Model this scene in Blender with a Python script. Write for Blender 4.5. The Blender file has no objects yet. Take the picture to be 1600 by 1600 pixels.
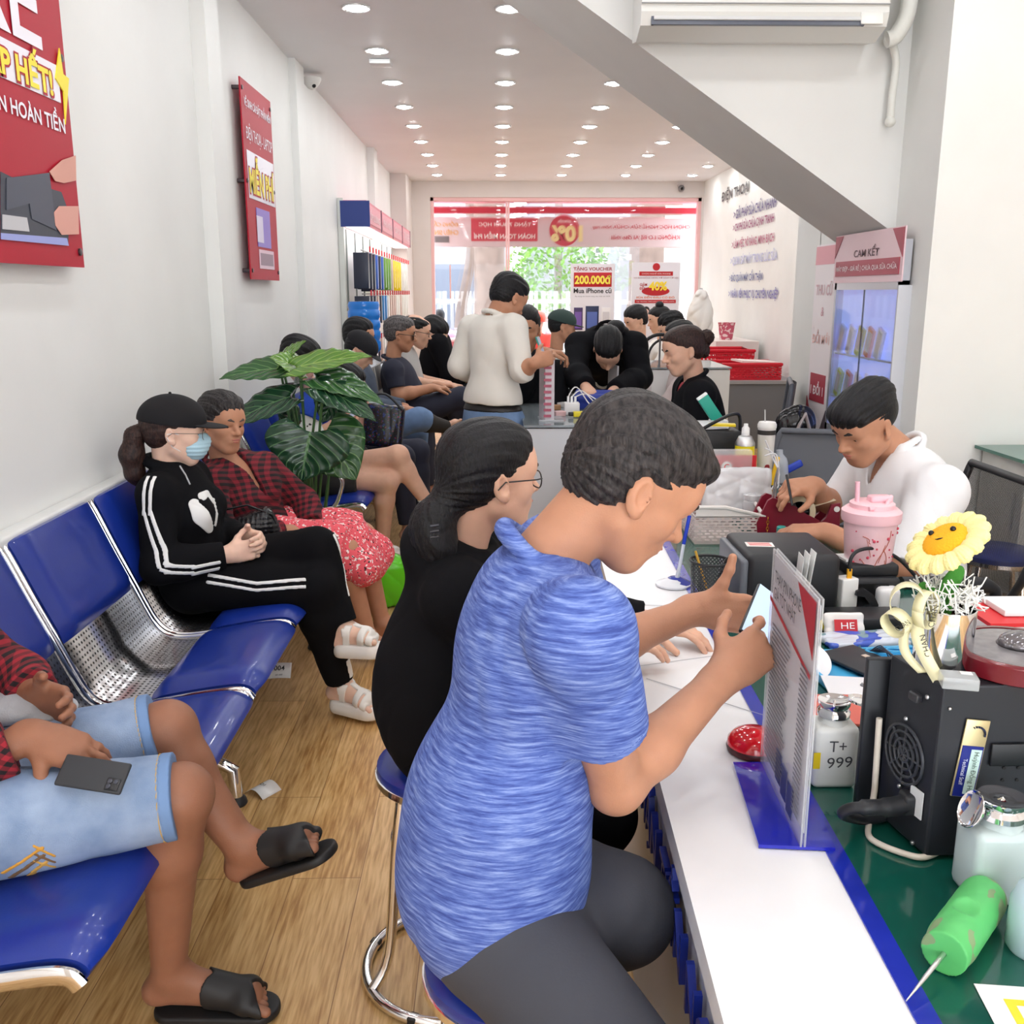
import bpy, bmesh, math, random
import numpy as np
from mathutils import Vector, Matrix, Euler
random.seed(7)
scene = bpy.context.scene
COL = scene.collection
PI = math.pi
# ------------------------------------------------------------------ camera, world, exposure
FPX = 1500.0
TILT = math.atan(344 / FPX)
YAW = math.atan(28 * math.cos(TILT) / FPX)
CH = 1.6
cam_data = bpy.data.cameras.new('camera')
cam_data.sensor_width = 36.0
cam_data.lens = 36.0 * FPX / 1600.0
cam_data.clip_start = 0.05
cam = bpy.data.objects.new('camera', cam_data)
cam.location = (0, 0, CH)
cam.rotation_euler = (PI / 2 - TILT, 0, -YAW)
COL.objects.link(cam)
scene.camera = cam
world = bpy.data.worlds.new('world')
scene.world = world
world.use_nodes = True
_bg = world.node_tree.nodes['Background']
_bg.inputs[0].default_value = (0.93, 0.96, 1.0, 1)
_bg.inputs[1].default_value = 3.4
scene.view_settings.view_transform = 'Standard'
scene.view_settings.look = 'None'
scene.view_settings.gamma = 1.0
scene.view_settings.use_curve_mapping = False
scene.view_settings.exposure = 0.92
scene.cycles.use_denoising = True
scene.cycles.max_bounces = 8
scene.cycles.transparent_max_bounces = 16
scene.cycles.sample_clamp_indirect = 6.0
scene.cycles.caustics_reflective = False
scene.cycles.caustics_refractive = False
LAMP_POWER = 52.0      # emission of every downlight's diffuser
DAY_POWER = 1.0

# ------------------------------------------------------------------ pixel <-> place
_fw = np.array([math.sin(YAW) * math.cos(TILT), math.cos(YAW) * math.cos(TILT), -math.sin(TILT)])
_rt = np.array([math.cos(YAW), -math.sin(YAW), 0])
_up = np.cross(_rt, _fw)
def at(x, y, X=None, Y=None, Z=None):
    """the place in the room that a pixel of the 1600 px photograph shows, on the plane X=, Y= or Z="""
    r = _fw * FPX + _rt * (x - 800) + _up * (800 - y)
    t = (Z - CH) / r[2] if Z is not None else (Y / r[1] if Y is not None else X / r[0])
    return np.array([0, 0, CH]) + r * t
def V(*a):
    return np.array(a[0] if len(a) == 1 else a, float)
def unit(v):
    v = np.asarray(v, float)
    return v / max(np.linalg.norm(v), 1e-9)

# ------------------------------------------------------------------ materials
def _n(nt, t, **kw):
    n = nt.nodes.new(t)
    for k, v in kw.items():
        setattr(n, k, v)
    return n
def mat(name, col, rough=0.5, metal=0.0, bump=0.0, bscale=60.0, var=0.0, vscale=8.0, trans=0.0, alpha=1.0, emit=0.0, spec=0.5,
        stretch=(1, 1, 1), coat=0.0, sss=0.0, ior=1.45, sheen=0.0, ecol=None, col2=None, detail=3.0):
    m = bpy.data.materials.new(name)
    m.use_nodes = True
    nt = m.node_tree
    b = nt.nodes['Principled BSDF']
    c4 = (col[0], col[1], col[2], 1)
    b.inputs['Base Color'].default_value = c4
    b.inputs['Roughness'].default_value = rough
    b.inputs['Metallic'].default_value = metal
    b.inputs['Specular IOR Level'].default_value = spec
    b.inputs['IOR'].default_value = ior
    b.inputs['Transmission Weight'].default_value = trans
    b.inputs['Alpha'].default_value = alpha
    b.inputs['Coat Weight'].default_value = coat
    b.inputs['Sheen Weight'].default_value = sheen
    if sss:
        b.inputs['Subsurface Weight'].default_value = sss
        b.inputs['Subsurface Radius'].default_value = (0.012, 0.004, 0.002)
        b.inputs['Subsurface Scale'].default_value = 1.0
    if emit:
        b.inputs['Emission Color'].default_value = (*(ecol or col), 1)
        b.inputs['Emission Strength'].default_value = emit
    if bump or var:
        tc = _n(nt, 'ShaderNodeTexCoord')
        mp = _n(nt, 'ShaderNodeMapping')
        mp.inputs['Scale'].default_value = stretch
        nt.links.new(tc.outputs['Object'], mp.inputs[0])
        if bump:
            nz = _n(nt, 'ShaderNodeTexNoise')
            nz.inputs['Scale'].default_value = bscale
            nz.inputs['Detail'].default_value = detail
            nt.links.new(mp.outputs[0], nz.inputs[0])
            bp = _n(nt, 'ShaderNodeBump')
            bp.inputs['Strength'].default_value = bump
            bp.inputs['Distance'].default_value = 0.004
            nt.links.new(nz.outputs[0], bp.inputs['Height'])
            nt.links.new(bp.outputs[0], b.inputs['Normal'])
        if var:
            n2 = _n(nt, 'ShaderNodeTexNoise')
            n2.inputs['Scale'].default_value = vscale
            n2.inputs['Detail'].default_value = 4
            nt.links.new(mp.outputs[0], n2.inputs[0])
            rp = _n(nt, 'ShaderNodeValToRGB')
            rp.color_ramp.elements[0].position = 0.35
            rp.color_ramp.elements[1].position = 0.65
            k = 1 - var
            rp.color_ramp.elements[0].color = (*(col2 or (col[0] * k, col[1] * k, col[2] * k)), 1)
            rp.color_ramp.elements[1].color = c4
            nt.links.new(n2.outputs[0], rp.inputs[0])
            nt.links.new(rp.outputs[0], b.inputs['Base Color'])
    return m
def srgb(r, g, b):
    f = lambda c: (c / 255) / 12.92 if c <= 10 else ((c / 255 + 0.055) / 1.055) ** 2.4
    return (f(r), f(g), f(b))
_simple = {}
def flat(r, g, b, rough=0.5, **kw):
    key = (r, g, b, rough, tuple(sorted(kw.items())))
    if key not in _simple:
        _simple[key] = mat('paint_%d_%d_%d' % (r, g, b), srgb(r, g, b), rough, **kw)
    return _simple[key]

# ------------------------------------------------------------------ objects
def tag(o, label=None, cat=None, group=None, kind=None):
    if label: o['label'] = label
    if cat: o['category'] = cat
    if group: o['group'] = group
    if kind: o['kind'] = kind
    return o
def empty(name, loc=(0, 0, 0), rz=0.0, label=None, cat=None, group=None, kind=None):
    o = bpy.data.objects.new(name, None)
    o.empty_display_size = 0.05
    o.location = loc
    o.rotation_euler = (0, 0, rz)
    COL.objects.link(o)
    return tag(o, label, cat, group, kind)
def link(name, me, m=None, parent=None, smooth=False):
    o = bpy.data.objects.new(name, me)
    COL.objects.link(o)
    if m is not None:
        for q in (m if isinstance(m, (list, tuple)) else [m]):
            me.materials.append(q)
    if smooth:
        me.polygons.foreach_set('use_smooth', [True] * len(me.polygons))
    if parent is not None:
        o.parent = parent
    return o
def copy_tree(o, parent=None):
    c = o.copy()
    COL.objects.link(c)
    if parent is not None:
        c.parent = parent
    for ch in list(o.children):
        copy_tree(ch, c)
    return c
def setloc(o, loc, rz=0.0, s=1.0):
    o.location = loc
    o.rotation_euler = (0, 0, rz)
    o.scale = (s, s, s)
    return o

class MB:
    """a mesh under construction: boxes, tubes, prisms, lathes in the local space of its thing"""
    def __init__(self):
        self.v = []; self.f = []; self.mi = []; self.sm = []
    def add(self, vs, fs, mi=0, sm=False):
        n = len(self.v)
        self.v += [tuple(map(float, p)) for p in vs]
        self.f += [tuple(n + i for i in f) for f in fs]
        self.mi += [mi] * len(fs); self.sm += [sm] * len(fs)
        return self
    def box(self, c, s, M=None, mi=0, bev=0.0, taper=(1, 1)):
        """centre c, size s; M: 3x3 rotation; bev: chamfer"""
        hx, hy, hz = s[0] / 2, s[1] / 2, s[2] / 2
        if bev > 0:
            b = min(bev, hx * .98, hy * .98, hz * .98)
            bm = bmesh.new()
            bmesh.ops.create_cube(bm, size=1.0)
            for q in bm.verts:
                q.co = Vector((q.co.x * 2 * hx, q.co.y * 2 * hy, q.co.z * 2 * hz))
            bmesh.ops.bevel(bm, geom=bm.edges[:] , offset=b, segments=3, affect='EDGES', profile=0.5)
            bm.verts.index_update()
            vs = [tuple(q.co) for q in bm.verts]; fs = [[q.index for q in f.verts] for f in bm.faces]
            bm.free()
            sm = True
        else:
            vs = [(x * hx, y * hy, z * hz) for z in (-1, 1) for y in (-1, 1) for x in (-1, 1)]
            fs = [(0, 2, 3, 1), (4, 5, 7, 6), (0, 1, 5, 4), (2, 6, 7, 3), (0, 4, 6, 2), (1, 3, 7, 5)]
            sm = False
        vs = np.array(vs)
        if taper != (1, 1):
            t = (vs[:, 2] + hz) / (2 * hz)
            vs[:, 0] *= 1 + (taper[0] - 1) * t; vs[:, 1] *= 1 + (taper[1] - 1) * t
        if M is not None: vs = vs @ np.array(M).T
        return self.add(vs + np.array(c), fs, mi, sm)
    def quad(self, a, b, c, d, mi=0):
        return self.add([a, b, c, d], [(0, 1, 2, 3)], mi)
    def tube(self, pts, r, n=10, mi=0, cap=True, closed=False):
        pts = [np.array(p, float) for p in pts]
        N = len(pts)
        rs = r if isinstance(r, (list, tuple)) else [r] * N
        vs = []; prev = None
        for i, p in enumerate(pts):
            if closed: t = unit(pts[(i + 1) % N] - pts[i - 1])
            else: t = unit(pts[min(i + 1, N - 1)] - pts[max(i - 1, 0)])
            if prev is None:
                a = np.array([0, 0, 1.0]) if abs(t[2]) < .9 else np.array([1.0, 0, 0])
                u = unit(np.cross(t, a))
            else:
                u = unit(prev - t * np.dot(prev, t))
            prev = u; w = np.cross(t, u)
            for k in range(n):
                a = 2 * PI * k / n
                vs.append(p + rs[i] * (math.cos(a) * u + math.sin(a) * w))
        fs = []
        for i in range(N if closed else N - 1):
            j = (i + 1) % N
            for k in range(n):
                fs.append((i * n + k, i * n + (k + 1) % n, j * n + (k + 1) % n, j * n + k))
        if cap and not closed:
            fs.append(tuple(range(n))[::-1]); fs.append(tuple((N - 1) * n + k for k in range(n)))
        return self.add(vs, fs, mi, True)
    def lathe(self, prof, n=32, c=(0, 0, 0), M=None, mi=0, close=False):
        """prof: (radius, z) from bottom to top"""
        vs = []
        for r, z in prof:
            for k in range(n):
                a = 2 * PI * k / n
                vs.append((r * math.cos(a), r * math.sin(a), z))
        fs = []
        for i in range(len(prof) - 1):
            for k in range(n):
                fs.append((i * n + k, i * n + (k + 1) % n, (i + 1) * n + (k + 1) % n, (i + 1) * n + k))
        if prof[0][0] > 1e-4: fs.append(tuple(range(n))[::-1])
        if prof[-1][0] > 1e-4: fs.append(tuple((len(prof) - 1) * n + k for k in range(n)))
        vs = np.array(vs)
        if M is not None: vs = vs @ np.array(M).T
        return self.add(vs + np.array(c), fs, mi, True)
    def prism(self, poly, d, o=(0, 0, 0), u=(1, 0, 0), v=(0, 0, 1), mi=0, sm=False):
        """polygon (in the plane o + a*u + b*v) extruded by vector d"""
        o, u, v, d = map(lambda q: np.array(q, float), (o, u, v, d))
        A = [o + a * u + b * v for a, b in poly]
        n = len(A)
        if np.dot(np.cross(u, v), d) < 0: A = A[::-1]
        vs = A + [p + d for p in A]
        fs = [tuple(range(n))[::-1], tuple(range(n, 2 * n))] + [(i, (i + 1) % n, n + (i + 1) % n, n + i) for i in range(n)]
        return self.add(vs, fs, mi, sm)
    def sphere(self, c, r, n=16, mi=0):
        r = np.array([r, r, r]) if np.isscalar(r) else np.array(r)
        prof = [(max(math.cos(t), 0), math.sin(t)) for t in np.linspace(-PI / 2, PI / 2, n // 2 + 1)]
        k0 = len(self.v)
        self.lathe(prof, n, mi=mi)
        for i in range(k0, len(self.v)):
            self.v[i] = tuple(np.array(self.v[i]) * r + np.array(c))
        return self
    def build(self, name, m=None, parent=None, label=None, cat=None, group=None, kind=None, autosmooth=True):
        me = bpy.data.meshes.new(name)
        me.from_pydata(self.v, [], self.f)
        me.polygons.foreach_set('material_index', self.mi)
        me.polygons.foreach_set('use_smooth', self.sm)
        me.update()
        if autosmooth and any(self.sm):
            try: me.set_sharp_from_angle(angle=math.radians(42))
            except Exception: pass
        o = link(name, me, m, parent)
        return tag(o, label, cat, group, kind)

def rotz(a): return np.array([[math.cos(a), -math.sin(a), 0], [math.sin(a), math.cos(a), 0], [0, 0, 1]])
def rotx(a): return np.array([[1, 0, 0], [0, math.cos(a), -math.sin(a)], [0, math.sin(a), math.cos(a)]])
def roty(a): return np.array([[math.cos(a), 0, math.sin(a)], [0, 1, 0], [-math.sin(a), 0, math.cos(a)]])
def basis(d, up=(0, 0, 1)):
    """columns right, forward=d, up"""
    f = unit(d); r = unit(np.cross(f, up)); return np.stack([r, f, np.cross(r, f)], 1)

def lettering(name, s, o, u, v, w, h, m, parent=None, ext=0.001, bold=0.0, shear=0.0, align='c', outline=None):
    """a line of writing as a mesh, fitted to w x h at centre o on the plane of u (right) and v (up)"""
    s = s.replace('Đ', '\u00d0')
    cu = bpy.data.curves.new(name, 'FONT')
    cu.body = s; cu.size = 1.0; cu.extrude = 0.0; cu.offset = bold; cu.shear = shear; cu.resolution_u = 3
    tmp = bpy.data.objects.new(name, cu); COL.objects.link(tmp)
    dg = bpy.context.evaluated_depsgraph_get()
    me = bpy.data.meshes.new_from_object(tmp.evaluated_get(dg))
    bpy.data.objects.remove(tmp)
    n = len(me.vertices)
    if n == 0: return None
    co = np.empty(n * 3); me.vertices.foreach_get('co', co); co = co.reshape(-1, 3)
    lo, hi = co.min(0), co.max(0)
    sx = w / max(hi[0] - lo[0], 1e-6); sy = h / max(hi[1] - lo[1], 1e-6)
    if w is None: sx = sy
    u = unit(u); v = unit(v); nn = np.cross(u, v)
    P = (co[:, 0:1] - (lo[0] + hi[0]) / 2) * sx * u + (co[:, 1:2] - (lo[1] + hi[1]) / 2) * sy * v + np.array(o) + nn * ext
    me.vertices.foreach_set('co', P.ravel()); me.update()
    return link(name, me, m, parent)
# ------------------------------------------------------------------ the room
def plaster(name, col, dirt=0.06):
    m = mat(name, col, 0.55, bump=0.12, bscale=22, var=dirt, vscale=1.3, spec=0.3)
    return m
M_wall = plaster('white_plaster', (0.85, 0.85, 0.83))
M_wallr = plaster('white_plaster_worn', (0.86, 0.86, 0.83), 0.08)
M_ceil = plaster('ceiling_paint', (0.86, 0.85, 0.87), 0.04)
M_pinkwall = mat('warm_wall', (0.72, 0.66, 0.63), 0.6, var=0.04, vscale=2)
def wood_floor():
    m = bpy.data.materials.new('oak_laminate'); m.use_nodes = True
    nt = m.node_tree; b = nt.nodes['Principled BSDF']
    tc = _n(nt, 'ShaderNodeTexCoord'); mp = _n(nt, 'ShaderNodeMapping')
    mp.inputs['Rotation'].default_value = (0, 0, PI / 2)
    nt.links.new(tc.outputs['Object'], mp.inputs[0])
    br = _n(nt, 'ShaderNodeTexBrick'); br.offset = 0.37
    br.inputs['Scale'].default_value = 1.0; br.inputs['Brick Width'].default_value = 1.2; br.inputs['Row Height'].default_value = 0.19
    br.inputs['Mortar Size'].default_value = 0.0012; br.inputs['Mortar Smooth'].default_value = 0.1; br.inputs['Bias'].default_value = 0.0
    br.inputs['Color1'].default_value = (0, 0, 0, 1); br.inputs['Color2'].default_value = (1, 1, 1, 1)
    br.inputs['Mortar'].default_value = (0.5, 0.5, 0.5, 1)
    nt.links.new(mp.outputs[0], br.inputs[0])
    # every board shifts the grain by its own tone
    sep = _n(nt, 'ShaderNodeVectorMath', operation='MULTIPLY_ADD')
    nt.links.new(tc.outputs['Object'], sep.inputs[0]); sep.inputs[1].default_value = (4.5, 0.55, 1)
    mul = _n(nt, 'ShaderNodeVectorMath', operation='SCALE'); nt.links.new(br.outputs[0], mul.inputs[0]); mul.inputs['Scale'].default_value = 9.0
    nt.links.new(mul.outputs[0], sep.inputs[2])
    nz = _n(nt, 'ShaderNodeTexNoise'); nz.inputs['Scale'].default_value = 1.5; nz.inputs['Detail'].default_value = 2; nz.inputs['Distortion'].default_value = 0.4
    nt.links.new(sep.outputs[0], nz.inputs[0])
    mm = _n(nt, 'ShaderNodeMath', operation='MULTIPLY'); mm.inputs[1].default_value = 16.0; nt.links.new(nz.outputs[0], mm.inputs[0])
    fr = _n(nt, 'ShaderNodeMath', operation='SINE'); nt.links.new(mm.outputs[0], fr.inputs[0])
    fine = _n(nt, 'ShaderNodeTexNoise'); fine.inputs['Scale'].default_value = 22; fine.inputs['Detail'].default_value = 5
    mp2 = _n(nt, 'ShaderNodeMapping'); mp2.inputs['Scale'].default_value = (5, 0.35, 1)
    nt.links.new(tc.outputs['Object'], mp2.inputs[0]); nt.links.new(mp2.outputs[0], fine.inputs[0])
    ad = _n(nt, 'ShaderNodeMath', operation='MULTIPLY_ADD'); nt.links.new(fr.outputs[0], ad.inputs[0]); ad.inputs[1].default_value = 0.07; nt.links.new(fine.outputs[0], ad.inputs[2])
    rp = _n(nt, 'ShaderNodeValToRGB')
    e = rp.color_ramp.elements
    e[0].position = 0.3; e[0].color = (*srgb(168, 122, 70), 1)
    e[1].position = 0.68; e[1].color = (*srgb(222, 182, 126), 1)
    mid = e.new(0.5); mid.color = (*srgb(203, 160, 103), 1)
    nt.links.new(ad.outputs[0], rp.inputs[0])
    tone = _n(nt, 'ShaderNodeMapRange'); nt.links.new(br.outputs[0], tone.inputs[0]); tone.inputs[3].default_value = 0.86; tone.inputs[4].default_value = 1.06
    mx = _n(nt, 'ShaderNodeMix', data_type='RGBA', blend_type='MULTIPLY'); mx.inputs[0].default_value = 1.0
    nt.links.new(rp.outputs[0], mx.inputs[6]); nt.links.new(tone.outputs[0], mx.inputs[7])
    gap = _n(nt, 'ShaderNodeMix', data_type='RGBA'); nt.links.new(br.outputs['Fac'], gap.inputs[0]); nt.links.new(mx.outputs[2], gap.inputs[6])
    gap.inputs[7].default_value = (*srgb(140, 98, 56), 1)
    nt.links.new(gap.outputs[2], b.inputs['Base Color'])
    b.inputs['Roughness'].default_value = 0.32; b.inputs['Specular IOR Level'].default_value = 0.4
    return m
K = 8 / 7
XL, YF, ZC, XR = -1.26 * K, 13.1 * K, 3.2, 2.75 * K
YB = -2.5
S = dict(kind='structure')
MB().box((1.0, 6.2, -0.05), (6.6, 18.4, 0.1)).build('floor', wood_floor(), **S)
MB().box((1.0, 6.2, ZC + 0.05), (6.6, 18.4, 0.1)).build('ceiling', M_ceil, **S)
MB().box((XL - 0.1, 6.2, 1.6), (0.2, 18.0, 3.2)).build('wall_left', M_wall, **S)
MB().box((XR + 0.1, 10.3, 1.6), (0.2, 9.6, 3.2)).build('wall_right', M_wallr, **S)
# service core under the stairs, and the cross wall the technician sits before
core = MB().box((2.515, 4.96, 1.6), (1.28, 1.46, 3.2))
core.build('wall_core', M_wallr, **S)
MB().box((3.5, 4.28, 1.6), (0.8, 0.1, 3.2)).build('wall_cross', M_wallr, **S)
MB().box((3.85, 0.9, 1.6), (0.1, 6.8, 3.2)).build('wall_side', M_wallr, **S)
# the sloping underside of the stair flight with the wall above it
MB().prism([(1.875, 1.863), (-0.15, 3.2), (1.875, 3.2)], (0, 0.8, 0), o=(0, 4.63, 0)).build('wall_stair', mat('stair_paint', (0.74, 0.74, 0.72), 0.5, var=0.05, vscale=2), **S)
bw_ = MB()
bw_.box((-1.25, -2.85, 1.6), (1.3, .1, 3.2)).box((3.6, -2.85, 1.6), (1.3, .1, 3.2)).box((1.2, -2.85, 2.85), (3.6, .1, .7)); bw_.build('wall_back_added', M_wall, **S)  # unseen wall added with an opening to limit skylight from behind the camera
# pilasters on the left wall
for k, (x0, x1, x2, yy) in enumerate([(294, 318, 339, 0), (450, 461, 474, 100), (573, 584, 589, 240)]):
    y0 = at(x0 + 12 * (k == 0) * 0, yy, X=XL)[1]
    p1 = at(x1, yy, Y=y0)
    y2 = at(x2, yy, X=p1[0])[1]
    d = p1[0] - XL
    MB().box((XL + d / 2, (y0 + y2) / 2, 1.6), (d, y2 - y0, 3.2)).build('trim_%d' % (k + 1), M_wall, **S)
MB().box((XL + 0.11, 14.5, 1.6), (0.22, 0.95, 3.2)).build('trim_4', M_pinkwall, **S)
MB().box((XL + 0.03, 2.0, 0.90), (0.06, 9.0, 0.05), bev=0.01).box((XL + 0.012, 2.0, 0.44), (0.024, 9.0, 0.88)).build('trim_5', mat('ledge_paint', (0.76, 0.76, 0.74), 0.5, var=0.12, vscale=6), **S)
# far wall with the shop window
wl = at(672, 308, Y=YF); wr = at(1097, 308, Y=YF)
x0, x1, zt = wl[0], wr[0], wl[2]
f = MB()
f.box(((XL + x0) / 2, YF + 0.1, 1.6), (x0 - XL, 0.2, 3.2)).box(((XR + x1) / 2, YF + 0.1, 1.6), (XR - x1, 0.2, 3.2)).box(((x0 + x1) / 2, YF + 0.1, (zt + 3.2) / 2), (x1 - x0, 0.2, 3.2 - zt))
f.build('wall_far', M_pinkwall, **S)
wf = MB()
for xx in (x0 + 0.02, x1 - 0.02): wf.box((xx, YF + 0.1, zt / 2), (0.05, 0.14, zt))
wf.box(((x0 + x1) / 2, YF + 0.1, zt - 0.025), (x1 - x0, 0.14, 0.05))
g1 = at(795, 430, Y=YF)[0]
wf.box((g1, YF + 0.1, zt / 2), (0.03, 0.03, zt)).box((0.19, YF + 0.1, zt / 2), (0.025, 0.03, zt))
wf.box((x0 + 0.28, YF + 0.08, 1.75), (0.02, 0.04, 0.5))
win = wf.build('window_1', flat(236, 190, 190, 0.4), **S)
MB().box(((x0 + x1) / 2, YF + 0.1, zt / 2), (x1 - x0 - .1, 0.01, zt - .06)).build('glass', mat('window_glass', (1, 1, 1), 0.02, trans=1.0, alpha=0.25), win)
# ceiling downlights, five rows as in the photograph, going on over the camera
ml = mat('lamp_diffuser', (1, 1, 1), 0.5, emit=LAMP_POWER, ecol=(0.95, 0.98, 1.0))
mr = flat(205, 205, 205, 0.3, metal=0.6)
def downlight(x, y):
    t = empty('ceiling_downlight', (x, y, ZC))
    tag(t, 'round recessed downlight glowing white in the ceiling', 'ceiling light', 'recessed downlights in the ceiling')
    MB().lathe([(0.060, -0.004), (0.080, -0.010), (0.084, -0.004), (0.084, 0.0)], 28).build('ring', mr, t)
    MB().lathe([(0.0, -0.020), (0.035, -0.018), (0.056, -0.010), (0.061, -0.003)], 28).build('diffuser', ml, t)
    return t
dl = None
ORD = 'first second third fourth fifth sixth seventh eighth ninth tenth eleventh twelfth thirteenth fourteenth fifteenth'.split()
ROWN = {-0.79: 'row by the left wall', 0.095: 'second row from the left wall', 0.95: 'middle row', 1.85: 'fourth row from the left wall', 2.79: 'row by the lettered wall'}
for X_ in (-0.79, 0.095, 0.95, 1.85, 2.79):
    for i in range(15):
        y = 14.15 - i * 1.011
        if y < 5.9 and X_ > 0.5: continue
        if dl is None: dl = o_ = downlight(X_, y)
        else: o_ = setloc(copy_tree(dl), (X_, y, ZC))
        o_['label'] = 'round recessed downlight, %s from the shop window in the %s' % (ORD[i], ROWN[X_])
for X_ in (0.95, 1.85, 2.8):
    for y in (0.0, 1.2, 2.4, 3.6):
        setloc(copy_tree(dl), (X_, y, ZC))['label'] = 'round recessed downlight over the camera end of the counter'
# ------------------------------------------------------------------ smooth-blended solids -> one continuous mesh
class Field:
    """ordered list of solids blended smoothly; mesh() grows one closed surface from them"""
    def __init__(self):
        self.p = []; self.noise = None; self.warp = None
    def copy(self):
        g = Field(); g.p = list(self.p); g.noise = self.noise; g.warp = self.warp
        return g
    def cone(self, a, b, ra, rb=None, k=0.02, flat=None, op='u', cut=None):
        """tapered capsule; flat=(direction, factor) squashes it; cut=0/1/2 flat-ends at b / a / both"""
        a = V(a); b = V(b); rb = ra if rb is None else rb
        fl = (unit(flat[0]), flat[1]) if flat else None
        self.p.append(('c', (a, b, ra, rb, fl, cut), k, op)); return self
    def path(self, pts, rs, k=0.01, op='u', flat=None):
        for i in range(len(pts) - 1):
            self.cone(pts[i], pts[i + 1], rs[i] if not np.isscalar(rs) else rs, rs[i + 1] if not np.isscalar(rs) else rs, k, flat, op)
        return self
    def ell(self, c, r, R=None, k=0.02, op='u'):
        r = V([r] * 3) if np.isscalar(r) else V(r)
        self.p.append(('e', (V(c), r, None if R is None else np.array(R)), k, op)); return self
    def box(self, c, h, R=None, rad=0.005, k=0.01, op='u'):
        self.p.append(('b', (V(c), V(h), None if R is None else np.array(R), rad), k, op)); return self
    def plane(self, o, n, k=0.002, op='s'):
        """op 's': removes everything on the side n points to"""
        self.p.append(('p', (V(o), unit(n)), k, op)); return self
    def field(self, g, k=0.01, op='u', off=0.0):
        self.p.append(('f', (g, off), k, op)); return self
    def _raw(self, pr, P):
        t, a = pr[0], pr[1]
        if t == 'c':
            A, B, ra, rb, fl, cut = a
            ab = B - A; L2 = float(ab @ ab) + 1e-12
            q = P - A
            tt = (q @ ab) / L2
            tc = np.clip(tt, 0, 1)
            d = q - tc[..., None] * ab
            if fl is not None:
                n, f = fl
                d = d + (d @ n)[..., None] * n * (1 / f - 1)
            dist = np.sqrt((d * d).sum(-1)) - (ra + (rb - ra) * tc)
            if fl is not None: dist = dist * min(fl[1], 1.0) * (1.0 if fl[1] < 1 else 1 / fl[1])
            if cut is not None:
                L = math.sqrt(L2)
                if cut in (0, 2): dist = np.maximum(dist, (tt - 1) * L)
                if cut in (1, 2): dist = np.maximum(dist, -tt * L)
            return dist
        if t == 'e':
            c, r, R = a
            q = P - c
            if R is not None: q = q @ R
            u = q / r
            k0 = np.sqrt((u * u).sum(-1)); w = u / r
            k1 = np.sqrt((w * w).sum(-1)) + 1e-9
            return k0 * (k0 - 1) / k1
        if t == 'b':
            c, h, R, rad = a
            q = P - c
            if R is not None: q = q @ R
            q = np.abs(q) - (h - rad)
            return np.sqrt((np.maximum(q, 0) ** 2).sum(-1)) + np.minimum(q.max(-1), 0) - rad
        if t == 'p':
            return (P - a[0]) @ a[1]
        if t == 'f':
            return a[0].ev(P) - a[1]
    @staticmethod
    def _mix(D, d, k, op):
        if op == 'u':
            h = np.maximum(k - np.abs(D - d), 0) / k
            return np.minimum(D, d) - h * h * k * 0.25
        if op == 's': d = -d if True else d
        # subtract: max(D, -d)
        h = np.maximum(k - np.abs(D - d), 0) / k
        return np.maximum(D, d) + h * h * k * 0.25
    def ev(self, P):
        D = np.full(P.shape[:-1], 9.0, np.float32)
        for pr in self.p:
            d = self._raw(pr, P)
            if pr[0] == 'p' : D = self._mix(D, -d, pr[2], 's')
            else: D = self._mix(D, d, pr[2], pr[3])
        if self.noise is not None: D = D + self.noise(P)
        return D
    def bounds(self):
        lo = np.full(3, 1e9); hi = -lo
        def add(c, r):
            nonlocal lo, hi
            lo = np.minimum(lo, c - r); hi = np.maximum(hi, c + r)
        for t, a, k, op in self.p:
            if op != 'u': continue
            if t == 'c': add(a[0], a[2] * 1.1); add(a[1], a[3] * 1.1)
            elif t == 'e': add(a[0], a[1].max())
            elif t == 'b': add(a[0], np.linalg.norm(a[1]))
            elif t == 'f':
                l, h = a[0].bounds(); add(l, a[1]); add(h, a[1])
        return lo, hi
    def mesh(self, vox, clip=None):
        """naive surface nets over the blocks the surface passes"""
        lo, hi = self.bounds() if clip is None else clip
        B = 8
        lo = lo - vox * 3; hi = hi + vox * 3
        nb = np.ceil((hi - lo) / (vox * B)).astype(int) + 1
        ii = np.stack(np.meshgrid(*[np.arange(n) for n in nb], indexing='ij'), -1).reshape(-1, 3)
        cen = lo + (ii * B + (B - 1) / 2) * vox
        hd = vox * B * 0.5 * 1.7321
        D0 = np.full(len(cen), 9.0); raws = []
        for pr in self.p:
            r = self._raw(pr, cen); raws.append(r)
            D0 = self._mix(D0, -r if pr[0] == 'p' else r, pr[2], 's' if pr[0] == 'p' else pr[3])
        if self.noise is not None: D0 = D0 + self.noise(cen)
        keep = np.abs(D0) < hd * 1.6 + 0.012
        ii, cen, D0k = ii[keep], cen[keep], D0[keep]
        lb = np.arange(B)
        loc = np.stack(np.meshgrid(lb, lb, lb, indexing='ij'), -1) * vox
        base = lo + ii * B * vox
        D = np.full((len(ii), B, B, B), 9.0, np.float32)
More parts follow.
